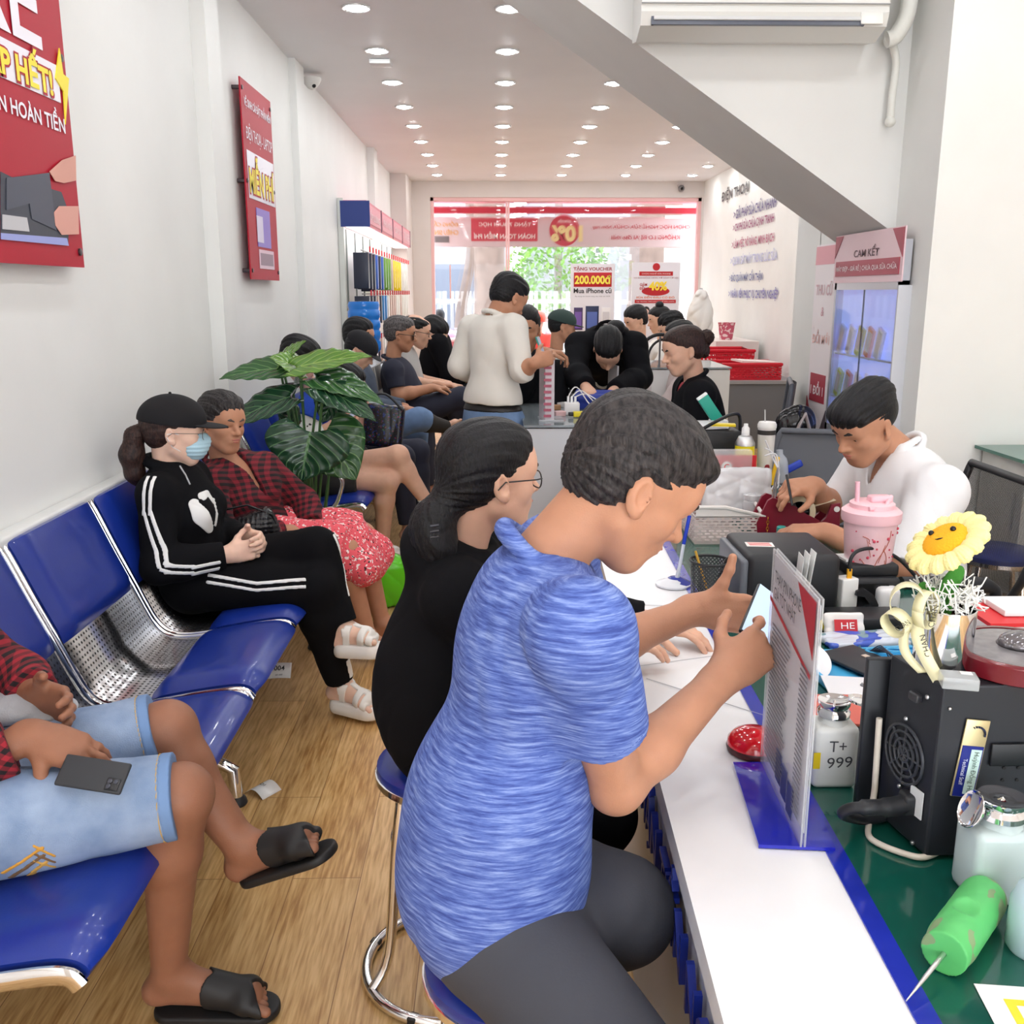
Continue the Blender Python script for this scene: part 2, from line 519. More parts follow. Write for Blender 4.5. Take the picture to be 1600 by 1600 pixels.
        for j, pr in enumerate(self.p):
            r = raws[j][keep]
            if pr[0] == 'f' or pr[3] != 'u' or pr[0] == 'p': sel = np.abs(r) < hd * 2.5 + pr[2] + 0.02 if pr[0] != 'f' else np.ones(len(r), bool)
            else: sel = r < hd * 2.2 + pr[2] + 0.03
            if pr[0] == 'p': sel = r > -(hd * 2.5 + 0.02)
            elif pr[3] == 's' and pr[0] != 'f': sel = r < hd * 2.5 + pr[2] + 0.02
            elif pr[3] == 'i': sel = np.ones(len(r), bool)
            idx = np.nonzero(sel)[0]
            for s in range(0, len(idx), 1500):
                q = idx[s:s + 1500]
                P = (base[q][:, None, None, None, :] + loc).astype(np.float32)
                d = self._raw(pr, P)
                op = pr[3]
                if pr[0] == 'p': D[q] = self._mix(D[q], -d, pr[2], 's')
                else: D[q] = self._mix(D[q], d, pr[2], op)
        if self.noise is not None:
            for s in range(0, len(ii), 1500):
                P = (base[s:s + 1500][:, None, None, None, :] + loc).astype(np.float32)
                D[s:s + 1500] += self.noise(P)
        N = nb * B
        full = (D0 < 0).reshape(nb)
        G = np.where(np.repeat(np.repeat(np.repeat(full, B, 0), B, 1), B, 2), np.float32(-.01), np.float32(.01))
        G = G.reshape(nb[0], B, nb[1], B, nb[2], B).transpose(0, 2, 4, 1, 3, 5).copy()
        G[ii[:, 0], ii[:, 1], ii[:, 2]] = D
        G = G.transpose(0, 3, 1, 4, 2, 5).reshape(N)
        inside = G < 0
        c = np.zeros(tuple(N - 1), np.int8)
        offs = [(a, b, d) for a in (0, 1) for b in (0, 1) for d in (0, 1)]
        for a, b, d in offs:
            c += inside[a:N[0] - 1 + a, b:N[1] - 1 + b, d:N[2] - 1 + d]
        act = np.stack(np.nonzero((c > 0) & (c < 8)), 1)
        if len(act) == 0: return np.zeros((0, 3)), np.zeros((0, 4), int)
        lin = np.full(tuple(N - 1), -1, np.int32)
        lin[act[:, 0], act[:, 1], act[:, 2]] = np.arange(len(act))
        val = {o: G[act[:, 0] + o[0], act[:, 1] + o[1], act[:, 2] + o[2]] for o in offs}
        acc = np.zeros((len(act), 3)); cnt = np.zeros(len(act))
        for o in offs:
            for ax in range(3):
                if o[ax]: continue
                o2 = tuple(o[i] + (1 if i == ax else 0) for i in range(3))
                a_, b_ = val[o], val[o2]
                m = (a_ < 0) != (b_ < 0)
                t = np.where(m, a_ / np.where(m, a_ - b_, 1), 0)
                pnt = np.array(o, float)[None].repeat(len(act), 0); pnt[:, ax] += t
                acc[m] += pnt[m]; cnt[m] += 1
        vs = lo + (act + acc / cnt[:, None]) * vox
        fs = []
        for ax in range(3):
            u, w = [(1, 2), (2, 0), (0, 1)][ax]
            sl0 = [slice(1, N[i] - 1) for i in range(3)]; sl1 = list(sl0)
            sl0[ax] = slice(0, N[ax] - 1); sl1[ax] = slice(1, N[ax])
            A, Bm = inside[tuple(sl0)], inside[tuple(sl1)]
            q = np.stack(np.nonzero(A != Bm), 1)
            if not len(q): continue
            flip = Bm[q[:, 0], q[:, 1], q[:, 2]]
            off = np.ones(3, int); off[ax] = 0
            q = q + off
            def cell(du, dw):
                z = q.copy(); z[:, u] -= du; z[:, w] -= dw
                return lin[z[:, 0], z[:, 1], z[:, 2]]
            f = np.stack([cell(1, 1), cell(0, 1), cell(0, 0), cell(1, 0)], 1)
            f[flip] = f[flip][:, ::-1]
            fs.append(f[(f >= 0).all(1)])
        return vs, np.concatenate(fs)
    def build(self, name, m, parent=None, vox=0.005, relax=1, label=None, cat=None, group=None, kind=None, clip=None, paint=None):
        vs, fs = self.mesh(vox, clip)
        return net_object(name, vs, fs, m, parent, label, cat, group, kind, paint)
def net_object(name, vs, fs, m, parent=None, label=None, cat=None, group=None, kind=None, paint=None):
    me = bpy.data.meshes.new(name)
    me.vertices.add(len(vs)); me.vertices.foreach_set('co', np.asarray(vs, np.float32).ravel())
    me.loops.add(len(fs) * 4); me.loops.foreach_set('vertex_index', np.asarray(fs, np.int32).ravel())
    me.polygons.add(len(fs)); me.polygons.foreach_set('loop_start', np.arange(len(fs), dtype=np.int32) * 4)
    if len(fs):
        me.polygons.foreach_set('use_smooth', np.ones(len(fs), bool))
        if paint is not None:
            c = np.asarray(vs)[fs].mean(1)
            me.polygons.foreach_set('material_index', paint(c).astype(np.int32))
    me.update(calc_edges=True); me.validate()
    o = link(name, me, m, parent)
    return tag(o, label, cat, group, kind)
def folds(amp=0.003, s=18.0, d=(0, 0, 1), seed=0, stretch=0.35):
    """cloth creases: warped waves running along direction d"""
    d = unit(d); rs = np.random.RandomState(seed)
    W = rs.randn(5, 3); W -= (W @ d)[:, None] * d * (1 - stretch)
    W = W / np.linalg.norm(W, axis=1)[:, None] * s * (0.6 + rs.rand(5, 1)); ph = rs.rand(5) * 6.3
    W2 = rs.randn(3, 3) * 7
    W = W.astype(np.float32); W2 = W2.astype(np.float32)
    def f(P):
        w = np.sin(P @ W2[0]) + np.sin(P @ W2[1] + 1)
        r = 0
        for i in range(5):
            a = np.sin(P @ W[i] + ph[i] + 1.3 * w)
            r = r + (1 - np.abs(a)) ** 2
        return (amp * (r * 0.5 - 0.8)).astype(np.float32)
    return f
def strands(amp, c, R, s=240.0, seed=1):
    """hair relief: fine waves that run back over the skull from the forehead"""
    rs = np.random.RandomState(seed); ph = rs.rand(4) * 6; c = V(c); R = np.array(R)
    def f(P):
        q = (P - c) @ R
        an = np.arctan2(q[..., 0], q[..., 2] + 0.02)
        r1 = np.sin(an * s * .09 + 14 * q[..., 1] + ph[0]) + .7 * np.sin(an * s * .17 - 23 * q[..., 1] + ph[1] + 60 * q[..., 2]) + .5 * np.sin(an * s * .3 + 31 * q[..., 1] + ph[2])
        return (amp * .5 * r1).astype(np.float32)
    return f
# ------------------------------------------------------------------ people
def hairmat(name, c, c2=None, rough=0.5):
    m = mat(name, c, rough, bump=0.6, bscale=260, var=0.5, vscale=150, stretch=(1, 1, 0.35), spec=0.35, col2=c2)
    return m
def skinmat(name, c):
    return mat(name, c, 0.5, bump=0.12, bscale=350, var=0.07, vscale=30, sss=0.12, spec=0.35)
SK = {'light': skinmat('skin_light', srgb(226, 178, 152)), 'tan': skinmat('skin_tan', srgb(194, 141, 112)),
      'fair': skinmat('skin_fair', srgb(236, 196, 174)), 'brown': skinmat('skin_brown', srgb(152, 104, 80)), 'mid': skinmat('skin_mid', srgb(190, 138, 108))}
HAIR = {'black': hairmat('hair_black', srgb(26, 25, 29), srgb(9, 9, 11)), 'dark': hairmat('hair_dark', srgb(62, 57, 57), srgb(20, 18, 20)),
        'grey': hairmat('hair_grey', srgb(108, 102, 102), srgb(46, 44, 46)), 'brown': hairmat('hair_brown', srgb(66, 44, 38), srgb(30, 20, 19))}
M_eye = mat('eye_white', (0.75, 0.72, 0.7), 0.2); M_iris = flat(30, 18, 14, 0.15); M_lip = skinmat('lips', srgb(188, 112, 104)); M_lipred = skinmat('lips_red', srgb(190, 66, 72))
M_brow = flat(40, 32, 32, 0.8)

class Fig:
    """a figure: joints in the place's coordinates, sizes for build; gives solids for the body and for every garment"""
    def __init__(s, J, scale=1.0, fat=1.0, fem=0.0):
        s.J = {k: V(v) for k, v in J.items()}; s.s = scale; s.fat = fat; s.fem = fem
        J = s.J
        s.up = unit(J['neck'] - J['pelvis'])
        sh = J['shR'] - J['shL']
        s.rt = unit(sh - s.up * (sh @ s.up)); s.fr = np.cross(s.up, s.rt)
        hp = J['hipR'] - J['hipL']; s.hrt = unit(hp)
        s.B = np.stack([s.rt, s.fr, s.up], 1)
        s.chest = J['neck'] - s.up * 0.17 * s.s
    def torso(s, F, i=0.0, k=0.06, belly=0.0):
        J, c, u = s.J, s.chest, s.up
        w = np.linalg.norm(J['shR'] - J['shL']) / 2
        f = s.fat
        F.ell(c + s.fr * .005, (w * .86 + i, .105 * f * s.s + i, .17 * s.s + i), s.B, k)
        mid = (c + J['pelvis']) / 2
        F.ell(mid, (w * .74 * f + i, .098 * f * s.s + i, .17 * s.s + i), s.B, k)
        if belly: F.ell(mid + s.fr * .05 - u * .03, (w * .62 * f + i, .085 * f + belly + i, .13 + i), s.B, k)
        hB = np.stack([s.hrt, np.cross(u, s.hrt), u], 1)
        F.ell(J['pelvis'], (.158 * f * s.s * (1 + .05 * s.fem) + i, .112 * f * s.s + i, .12 * s.s + i), hB, k)
        for q in ('shL', 'shR'):
            F.cone(c + u * .10 * s.s + (J[q] - J['neck']) * .25, J[q], .062 * s.s + i, .052 * s.s * f + i, k * .7)
        if s.fem:
            for q in (-1, 1): F.ell(c + s.rt * q * .07 + s.fr * .075 - u * .02, .058 + i, None, k * .6)
        return F
    def neck(s, F, i=0.0, k=0.025):
        F.cone(s.J['neck'] - s.up * .03, s.J['skull'], .056 * s.s + i, .05 * s.s + i, k); return F
    def arm(s, F, q, i=0.0, upto=2.0, k=0.025, cut=None, r0=None):
        """upto 0..1 along the upper arm, 1..2 along the forearm"""
        J, m = s.J, s.s * s.fat ** .5 * (1 - .12 * s.fem)
        S, E, W = J['sh' + q], J['el' + q], J['wr' + q]
        ru0, ru1, rf0, rf1 = .053 * m, .041 * m, .043 * m, .028 * m
        t = min(upto, 1.0)
        if r0: ru0, ru1 = r0
        last = upto <= 1
        F.cone(S, S + (E - S) * t, ru0 + i, ru0 + (ru1 - ru0) * t + i, k, cut=(0 if (last and cut is not False) else None))
        if upto > 1:
            t = upto - 1
            if t > .35 or upto >= 2:
                M_ = E + (W - E) * min(.32, t)
                F.cone(E, M_, ru1 + i, rf0 + i, k)
                F.cone(M_, E + (W - E) * t, rf0 + i, rf0 + (rf1 - rf0) * (t - .32) / .68 + i, k, cut=(0 if upto < 2 and cut is not False else None))
            else:
                F.cone(E, E + (W - E) * t, ru1 + i, rf0 + i, k, cut=0)
        return F
    def leg(s, F, q, i=0.0, upto=2.0, k=0.03, knee_i=None, hem_r=None):
        J, m = s.J, s.s * s.fat ** .5
        H, K_, A = J['hip' + q], J['kn' + q], J['an' + q]
        ki = i if knee_i is None else knee_i
        t = min(upto, 1.0)
        r0, r1 = .088 * m, .058 * m
        F.cone(H, H + (K_ - H) * t, r0 + i, (r0 + (r1 - r0) * t + i) if hem_r is None or upto > 1 else hem_r, k * 1.3, cut=0 if upto < 1 else None)
        if upto > 1:
            t = upto - 1
            M_ = K_ + (A - K_) * min(.3, t)
            back = unit(np.cross(unit(A - K_), np.cross(unit(A - K_), unit(K_ - H)))) * .012 if t > .3 else 0
            F.cone(K_, M_ + back, r1 + ki, .056 * m + i, k, cut=0 if t <= .3 else None)
            if t > .3:
                e = .036 * m + (.056 - .036) * m * (1 - (t - .3) / .7)
                F.cone(M_ + back, K_ + (A - K_) * t, .056 * m + i, (e + i) if hem_r is None else hem_r, k, cut=0 if upto < 2 else None)
        return F
    def foot(s, F, q, k=0.015, i=0.0):
        J = s.J; A, T = J['an' + q], J['toe' + q]
        d = unit(T - A); sole = unit(J.get('sole' + q, V(0, 0, -1)))
        heel = A + sole * .045 - (d - sole * (d @ sole)) * .03
        fr = T - A; 
        F.cone(A, heel, .035 + i, .03 + i, k)
        ball = T - d * .05
        F.cone(heel, ball, .03 + i, .026 + i, .02, flat=None)
        F.cone(A + d * .02, ball, .03 + i, .022 + i, .03)
        w = unit(np.cross(d, sole))
        F.cone(ball - w * .025, ball + w * .025, .021 + i, .019 + i, .02)
        if i == 0:
            for n, x in enumerate((-.033, -.014, .002, .017, .031)):
                F.cone(ball + w * x, T + w * x * 1.05 - d * abs(n * .006), .0125 if n == 0 else .009, .0115 if n == 0 else .008, .004)
        return F

def hand(F, wrist, d, n, thumb, curl=(.3, .35, .4, .45), tcurl=.3, s=1.0, k=0.006, spread=.06, tdir=None, i=0.0):
    """palm, four unequal fingers bent at their knuckles and an opposing thumb. d: wrist->fingers, n: out of the back of the hand,
    thumb: the side the thumb is on"""
    d = unit(d); x = unit(V(thumb) - d * (V(thumb) @ d)); n = unit(np.cross(x, d)) * (1 if np.dot(np.cross(x, d), V(n)) > 0 else -1)
    w = V(wrist); L = lambda a, b, c: w + (x * a + d * b + n * c) * s
    R = np.stack([x, d, n], 1)
    F.ell(L(0, .045, 0), (.036 * s + i, .058 * s + i, .017 * s + i), R, .02)
    F.box(L(0, .06, 0), (.037 * s + i, .035 * s + i, .013 * s + i), R, .011 * s, .012)
    F.cone(L(.0, -.02, 0), L(0, .03, 0), .026 * s + i, .027 * s + i, .02, flat=(n, .78))
    F.cone(L(.018, .012, -.008), L(.034, .045, -.010), .017 * s + i, .012 * s + i, .012)
    segs = [(.030, .090, (.040, .024, .020), .0092), (.010, .096, (.044, .028, .021), .0094), (-.011, .092, (.041, .026, .021), .0088), (-.029, .083, (.032, .020, .018), .0078)]
    for j, (a, b, ln, r) in enumerate(segs):
        p = L(a, b, .001); c = curl[j] if not np.isscalar(curl) else curl
        side = (a / .03) * spread
        ang = 0.0
        p0 = L(a * .9, b - .03, .0)
        F.cone(p0, p, (r + .002) * s + i, (r + .001) * s + i, .012)
        for q, l in enumerate(ln):
            ang += c * (1.0, 1.15, .8)[q]
            dd = unit(d * math.cos(ang) - n * math.sin(ang) + x * side * math.cos(ang))
            p2 = p + dd * l * s
            F.cone(p, p2, r * (1 - .06 * q) * s + i, r * (1 - .06 * (q + 1)) * s + i, k if q else .008)
            p = p2
    t = unit(x * .75 + d * .62 - n * .35) if tdir is None else unit(x * tdir[0] + d * tdir[1] + n * tdir[2])
    p = L(.026, .022, -.006)
    bend = unit(d * 1.0 - x * .8 - n * .25)
    for q, (l, r) in enumerate(((.040, .0135), (.032, .0112), (.026, .0098))):
        t2 = unit(t + bend * tcurl * q)
        p2 = p + t2 * l * s
        F.cone(p, p2, r * s + i, r * .93 * s + i, .012 if q == 0 else k); p = p2
    return F

def head_solids(F, c, R, s=1.0, age=0, fem=0, nose=1.0, jaw=1.0, lids=0.5, mouth=True, i=0.0):
    """R columns: right, forward, up of the head. c: between the ears at eye height"""
    R = np.array(R); L = lambda x, y, z: V(c) + R @ V(x, y, z) * s
    def e(x, y, z, r, k=.02, op='u', Q=None):
        F.ell(L(x, y, z), V(r) * s + (i if op == 'u' else 0), R if Q is None else R @ Q, k * s, op)
    e(0, -.018, .040, (.077, .096, .080))
    e(0, .022, .000, (.068, .072, .085), .03)
    e(0, .035, -.050, (.052 * jaw, .052, .060), .03)
    e(0, .056, -.094, (.026 * jaw, .024, .022), .03)
    for q in (-1, 1):
        F.cone(L(q * .050 * jaw, .0, -.055), L(q * .018, .060, -.096), .016 * s, .016 * s, .03)
        e(q * .040, .056, -.022, (.024, .024, .024), .02)
        e(q * .031, .098, .000, (.019, .017, .011), .012, 's')
        e(q * .031, .0705, .000, (.0150, .0165, .0145), .004)
        if lids > .05: e(q * .031, .090, -.0015 - .002 * (1 - lids), (.0165, .014, .002 + .0085 * lids), .003, 's')
    F.cone(L(-.040, .072, .021), L(.040, .072, .021), .0155 * s, .0155 * s, .016)
    e(0, .070, .045, (.052, .030, .040), .03)
    F.cone(L(0, .088, .014), L(0, .106 + .006 * nose, -.024), .0075 * s, .0100 * s, .012)
    e(0, .108 + .006 * nose, -.028, (.0115, .011, .0095), .008)
    for q in (-1, 1): e(q * .0125, .098, -.031, (.0085, .011, .0075), .006)
    e(0, .074, -.058, (.030, .026, .022), .02)
    if mouth:
        e(0, .0955, -.0545, (.021, .0085, .0048), .004)
        e(0, .0935, -.0640, (.0185, .0085, .0058), .004)
        F.cone(L(-.019, .092, -.0585), L(.019, .092, -.0585), .0012 * s, .0012 * s, .004, op='s')
    for q in (-1, 1):
        Q = rotx(.18) @ rotz(-q * .35)
        e(q * .0790, -.012, -.008, (.0075, .0185, .0310), .006, Q=Q)
        e(q * .0850, -.008, -.004, (.0055, .0105, .0190), .005, 's', Q=Q)
        e(q * .0780, .000, -.032, (.006, .009, .010), .006)
    return F
def face_parts(root, c, R, s=1.0, look=-.2, lip=None, brow=True, lips=True, which=(-1, 1), browm=None, eyes=True, vox=.002):
    R = np.array(R); L = lambda x, y, z: V(c) + R @ V(x, y, z) * s
    for q in which:
        M_ = R @ rotx(look)
        if eyes:
            b = MB(); b.sphere((0, 0, 0), .0132 * s, 20)
            e0 = L(q * .031, .0712, -.0002)
            b.v = [tuple(e0 + M_ @ V(p)) for p in b.v]
            b.lathe([(0.0066 * s, 0.0115 * s), (.0054 * s, .0126 * s), (0.0, .01355 * s)], 16, c=e0, M=np.stack([M_[:, 0], -M_[:, 2], M_[:, 1]], 1), mi=1)
            b.build('eye', [M_eye, M_iris], root)
        if brow:
            bf = Field()
            bf.path([L(q * .013, .0985, .0215), L(q * .031, .0980, .0280), L(q * .052, .0830, .0245)], [.0042 * s, .0048 * s, .0030 * s], .004)
            bf.build('eyebrow', browm or M_brow, root, vox)
    if lips:
        lf = Field()
        lf.ell(L(0, .0972, -.0546), V(.0205, .0085, .0044) * s, R, .002)
        lf.cone(L(-.024, .0905, -.0585), L(.024, .0905, -.0585), .0014 * s, .0014 * s, .004)
        lf.ell(L(0, .0956, -.0640), V(.0170, .0080, .0050) * s, R, .002)
        lf.cone(L(-.021, .1045, -.0592), L(.021, .1045, -.0592), .0006 * s, .0006 * s, .0015, op='s')
        lf.build('lips', lip or M_lip, root, vox)
def short_hair(c, R, s=1.0, top=.0, recede=0.0, low=-.035, vol=.0, side=.0, amp=.0035, seed=1, fringe=.0):
    """cropped hair: a skull cap with a hairline, open over the face and round the ears"""
    R = np.array(R); L = lambda x, y, z: V(c) + R @ V(x, y, z) * s
    F = Field()
    F.ell(L(0, -.020, .044 + top / 2), V(.083 + side, .103 + vol * .3, .086 + top) * s, R)
    F.ell(L(0, .030, .075 + top / 2), V(.068, .062 + fringe, .045 + top) * s, R, .03)
    F.ell(L(0, -.050, -.008), V(.070 + side, .060, .060) * s, R, .03)
    F.ell(L(0, .098 - recede, -.020), V(.066, .060, .082 - recede * .2) * s, R, .010, 's')
    for q in (-1, 1):
        F.ell(L(q * .088, -.004, -.016), V(.020, .022, .036) * s, R, .008, 's')
        F.ell(L(q * .088, .050, -.045), V(.040, .050, .045) * s, R, .008, 's')
    F.plane(L(0, -.05, low - .03), R @ V(0, .25, -1), .006)
    F.noise = strands(amp, c, R, seed=seed)
    return F

def HR(az, pitch=0.0, roll=0.0):
    """head frame: az degrees from +X towards +Y, pitch degrees down, roll degrees towards its right shoulder"""
    a, p, r = math.radians(az), math.radians(pitch), math.radians(roll)
    return rotz(a - PI / 2) @ rotx(-p) @ roty(r)
def pose(J):
    out = {}
    for k, v in J.items():
        out[k] = at(v[0], v[1], Y=v[2]) if isinstance(v, tuple) else V(v)
    return out
def collar(F, fig, r=.064, t=.011, off=.0, tilt=.25, R=None):
    n = unit(unit(fig.J['skull'] - fig.J['neck']) + fig.up); c = fig.J['neck'] + n * (.006 + off)
    x = fig.rt; y = unit(np.cross(n, x)); 
    pts = [c + (x * math.cos(a) + y * math.sin(a)) * r - n * tilt * r * (math.sin(a)) for a in np.linspace(0, 2 * PI, 25)]
    F.path(pts, t, .008); return F
def person(label, J, skin, head, hair=None, top=None, bottom=None, s=1.05, fat=1.0, fem=0.0, vox=.006, hands=None, face=None, group=None, belly=0.0,
           feet='LR', arms='LR', legs='LR', hairmat_=None, name='person', hvox=None):
    J = pose(J)
    hc, az, pit, rol = head
    hc = at(*hc[:2], Y=hc[2]) if isinstance(hc, tuple) else V(hc)
    R = HR(az, pit, rol)
    J['skull'] = hc + R @ V(0, -.030, -.045) * s
    f = Fig(J, s, fat, fem)
    F = Field()
    f.torso(F, belly=belly); f.neck(F)
    for q in arms: f.arm(F, q)
    for q in legs: f.leg(F, q)
    for q in feet: f.foot(F, q)
    hk = dict(face or {})
    head_solids(F, hc, R, s, nose=hk.get('nose', 1), jaw=hk.get('jaw', 1), lids=hk.get('lids', .6) if vox < .0065 else .05)
    for q, h in (hands or {}).items():
        h = dict(h); hand(F, J['wr' + q], h.pop('d'), h.pop('n'), h.pop('t'), s=s * (1 - .1 * fem), **h)
    if vox < .0065:
        body = F.build(name, skin, vox=vox)
    else:   # a far figure: coarse body, finer head, one mesh
        v1, f1 = F.mesh(vox)
        body = net_object(name, v1, f1, skin)
    tag(body, label, 'person', group)
    if vox < .0065:
        face_parts(body, hc, R, s, look=hk.get('look', -.2), lip=hk.get('lip'), brow=hk.get('brow', True), lips=hk.get('lips', True), browm=hk.get('browm'), eyes=hk.get('lids', .6) > .05, vox=max(.002, vox * .55), which=hk.get('which', (-1, 1)))
    elif hk.get('far', True):
        face_parts(body, hc, R, s, look=-.2, lip=hk.get('lip'), eyes=False, vox=.004)
    if hair is not None:
        h = hair(hc, R, s) if callable(hair) else hair
        for hf in (h if isinstance(h, list) else [h]):
            hf.build('hair', hairmat_ or HAIR['black'], body, vox=hvox or max(.003, vox * .75))
    f.hc, f.R, f.body, f.skinfield = hc, R, body, F
    if top: f.top = dress_top(f, body, vox, arms=arms, belly=belly, **top)
    if bottom: f.bottom = dress_bottom(f, body, vox, legs=legs, **bottom)
    return f
def top_field(f, i=.012, sleeve=None, fold=.003, fs=16.0, hem=.10, loose=(), belly=0.0, col=(.064, .011), arms='LR', seed=0, open_neck=.0, fd=None, sleeve_r=None, hood=False):
    F = Field(); J = f.J
    f.torso(F, i, belly=belly)
    for e in loose: F.ell(J[e[0]] + f.B @ V(e[1]), e[2], f.B, .06)
    sl = sleeve if isinstance(sleeve, dict) else {q: (sleeve or .6) for q in arms}
    F.plane(J['pelvis'] - f.up * hem, -f.up, .004)
    for q in arms:
        if sl[q]: f.arm(F, q, i * 1.1 if not sleeve_r else sleeve_r, upto=sl[q], k=.03)
    n = unit(J['skull'] - J['neck'])
    if col: collar(F, f, col[0] * f.s, col[1], off=(col[2] if len(col) > 2 else 0.0))
    F.cone(J['neck'] + n * .01, J['skull'] + n * .02, .056 * f.s + .001, .056 * f.s + .004, .004, op='s')
    if open_neck:
        F.cone(J['neck'] + n * .03 + f.fr * .05, f.chest + f.fr * (.115 + i) - f.up * open_neck, .045, .008, .006, op='s')
    if fold: F.noise = folds(fold, fs, f.up if fd is None else fd, seed)
    return F
def dress_top(f, body, vox, m=None, name='shirt', label=None, arms='LR', belly=0.0, **kw):
    F = top_field(f, arms=arms, belly=belly, **kw)
    f.topfield = F
    o = F.build(name, m, body, vox=max(vox, .004) * 1.0)
    if label: o['label'] = label
    return o
def dress_bottom(f, body, vox, m=None, name='trousers', i=.012, upto=1.93, fold=.003, fs=16, waist=.10, hem_r=None, legs='LR', seed=3, skirt=None):
    F = Field(); J = f.J
    hB = np.stack([f.hrt, np.cross(f.up, f.hrt), f.up], 1)
    F.ell(J['pelvis'], (.158 * f.fat * f.s + i, .112 * f.fat * f.s + i, .12 * f.s + i), hB, .05)
    F.plane(J['pelvis'] + f.up * waist, f.up, .004)
    u = upto if isinstance(upto, dict) else {q: upto for q in legs}
    for q in legs: f.leg(F, q, i, u[q], hem_r=hem_r)
    if skirt:
        for a, b, ra, rb in skirt: F.cone(a, b, ra, rb, .05)
    if fold: F.noise = folds(fold, fs, unit(J['knR'] - J['hipR']), seed, .6)
    f.botfield = F
    return F.build(name, m, body, vox=max(vox, .004))
def strip_region(path, w, normal, depth=.05, gaps=(0,)):
    """thin slabs along a path that cut a surface facing 'normal' into a strip of half-width w"""
    F = Field(); n = unit(normal)
    for a, b in zip(path[:-1], path[1:]):
        a, b = V(a), V(b); d = unit(b - a); s_ = unit(np.cross(n, d)); nn = np.cross(d, s_)
        for g in gaps: F.box((a + b) / 2 + s_ * g, (np.linalg.norm(b - a) / 2 + w * .6, w, depth), np.stack([d, s_, nn], 1), .001, .001)
    return F
def decal(base, region, off, m, name, parent, vox=.003, label=None, noise=None):
    """a strip or print that lies on a garment: the garment's own surface, a hair thicker, inside a region"""
    F = Field(); F.field(base, .001, 'u', off); F.field(region, .001, 'i')
    lo, hi = region.bounds()
    o = F.build(name, m, parent, vox=vox, clip=(lo - .01, hi + .01))
    if label: o['label'] = label
    return o
# ------------------------------------------------------------------ waiting benches
M_blue = mat('blue_vinyl', srgb(22, 48, 140), 0.30, bump=0.05, bscale=120, spec=0.6, coat=0.15)
M_chrome = mat('chrome', (0.85, 0.85, 0.87), 0.09, metal=1.0)
M_steel = mat('grey_steel', (0.62, 0.62, 0.63), 0.28, metal=1.0)
def perforated():
    m = bpy.data.materials.new('perforated_steel'); m.use_nodes = True
    nt = m.node_tree; b = nt.nodes['Principled BSDF']
    b.inputs['Metallic'].default_value = 1.0; b.inputs['Roughness'].default_value = 0.22
    tc = _n(nt, 'ShaderNodeTexCoord')
    vo = _n(nt, 'ShaderNodeTexVoronoi'); vo.inputs['Scale'].default_value = 1.0; vo.inputs['Randomness'].default_value = 0.0
    uv = _n(nt, 'ShaderNodeUVMap')
    nt.links.new(uv.outputs[0], vo.inputs['Vector'])
    lt = _n(nt, 'ShaderNodeMath', operation='LESS_THAN'); lt.inputs[1].default_value = 0.24
    nt.links.new(vo.outputs['Distance'], lt.inputs[0])
    mx = _n(nt, 'ShaderNodeMix', data_type='RGBA'); nt.links.new(lt.outputs[0], mx.inputs[0])
    mx.inputs[6].default_value = (0.5, 0.5, 0.52, 1); mx.inputs[7].default_value = (0.015, 0.015, 0.017, 1)
    nt.links.new(mx.outputs[2], b.inputs['Base Color'])
    inv = _n(nt, 'ShaderNodeMath', operation='SUBTRACT'); inv.inputs[0].default_value = 1.0
    nt.links.new(lt.outputs[0], inv.inputs[1]); nt.links.new(inv.outputs[0], b.inputs['Metallic'])
    return m
M_perf = perforated()
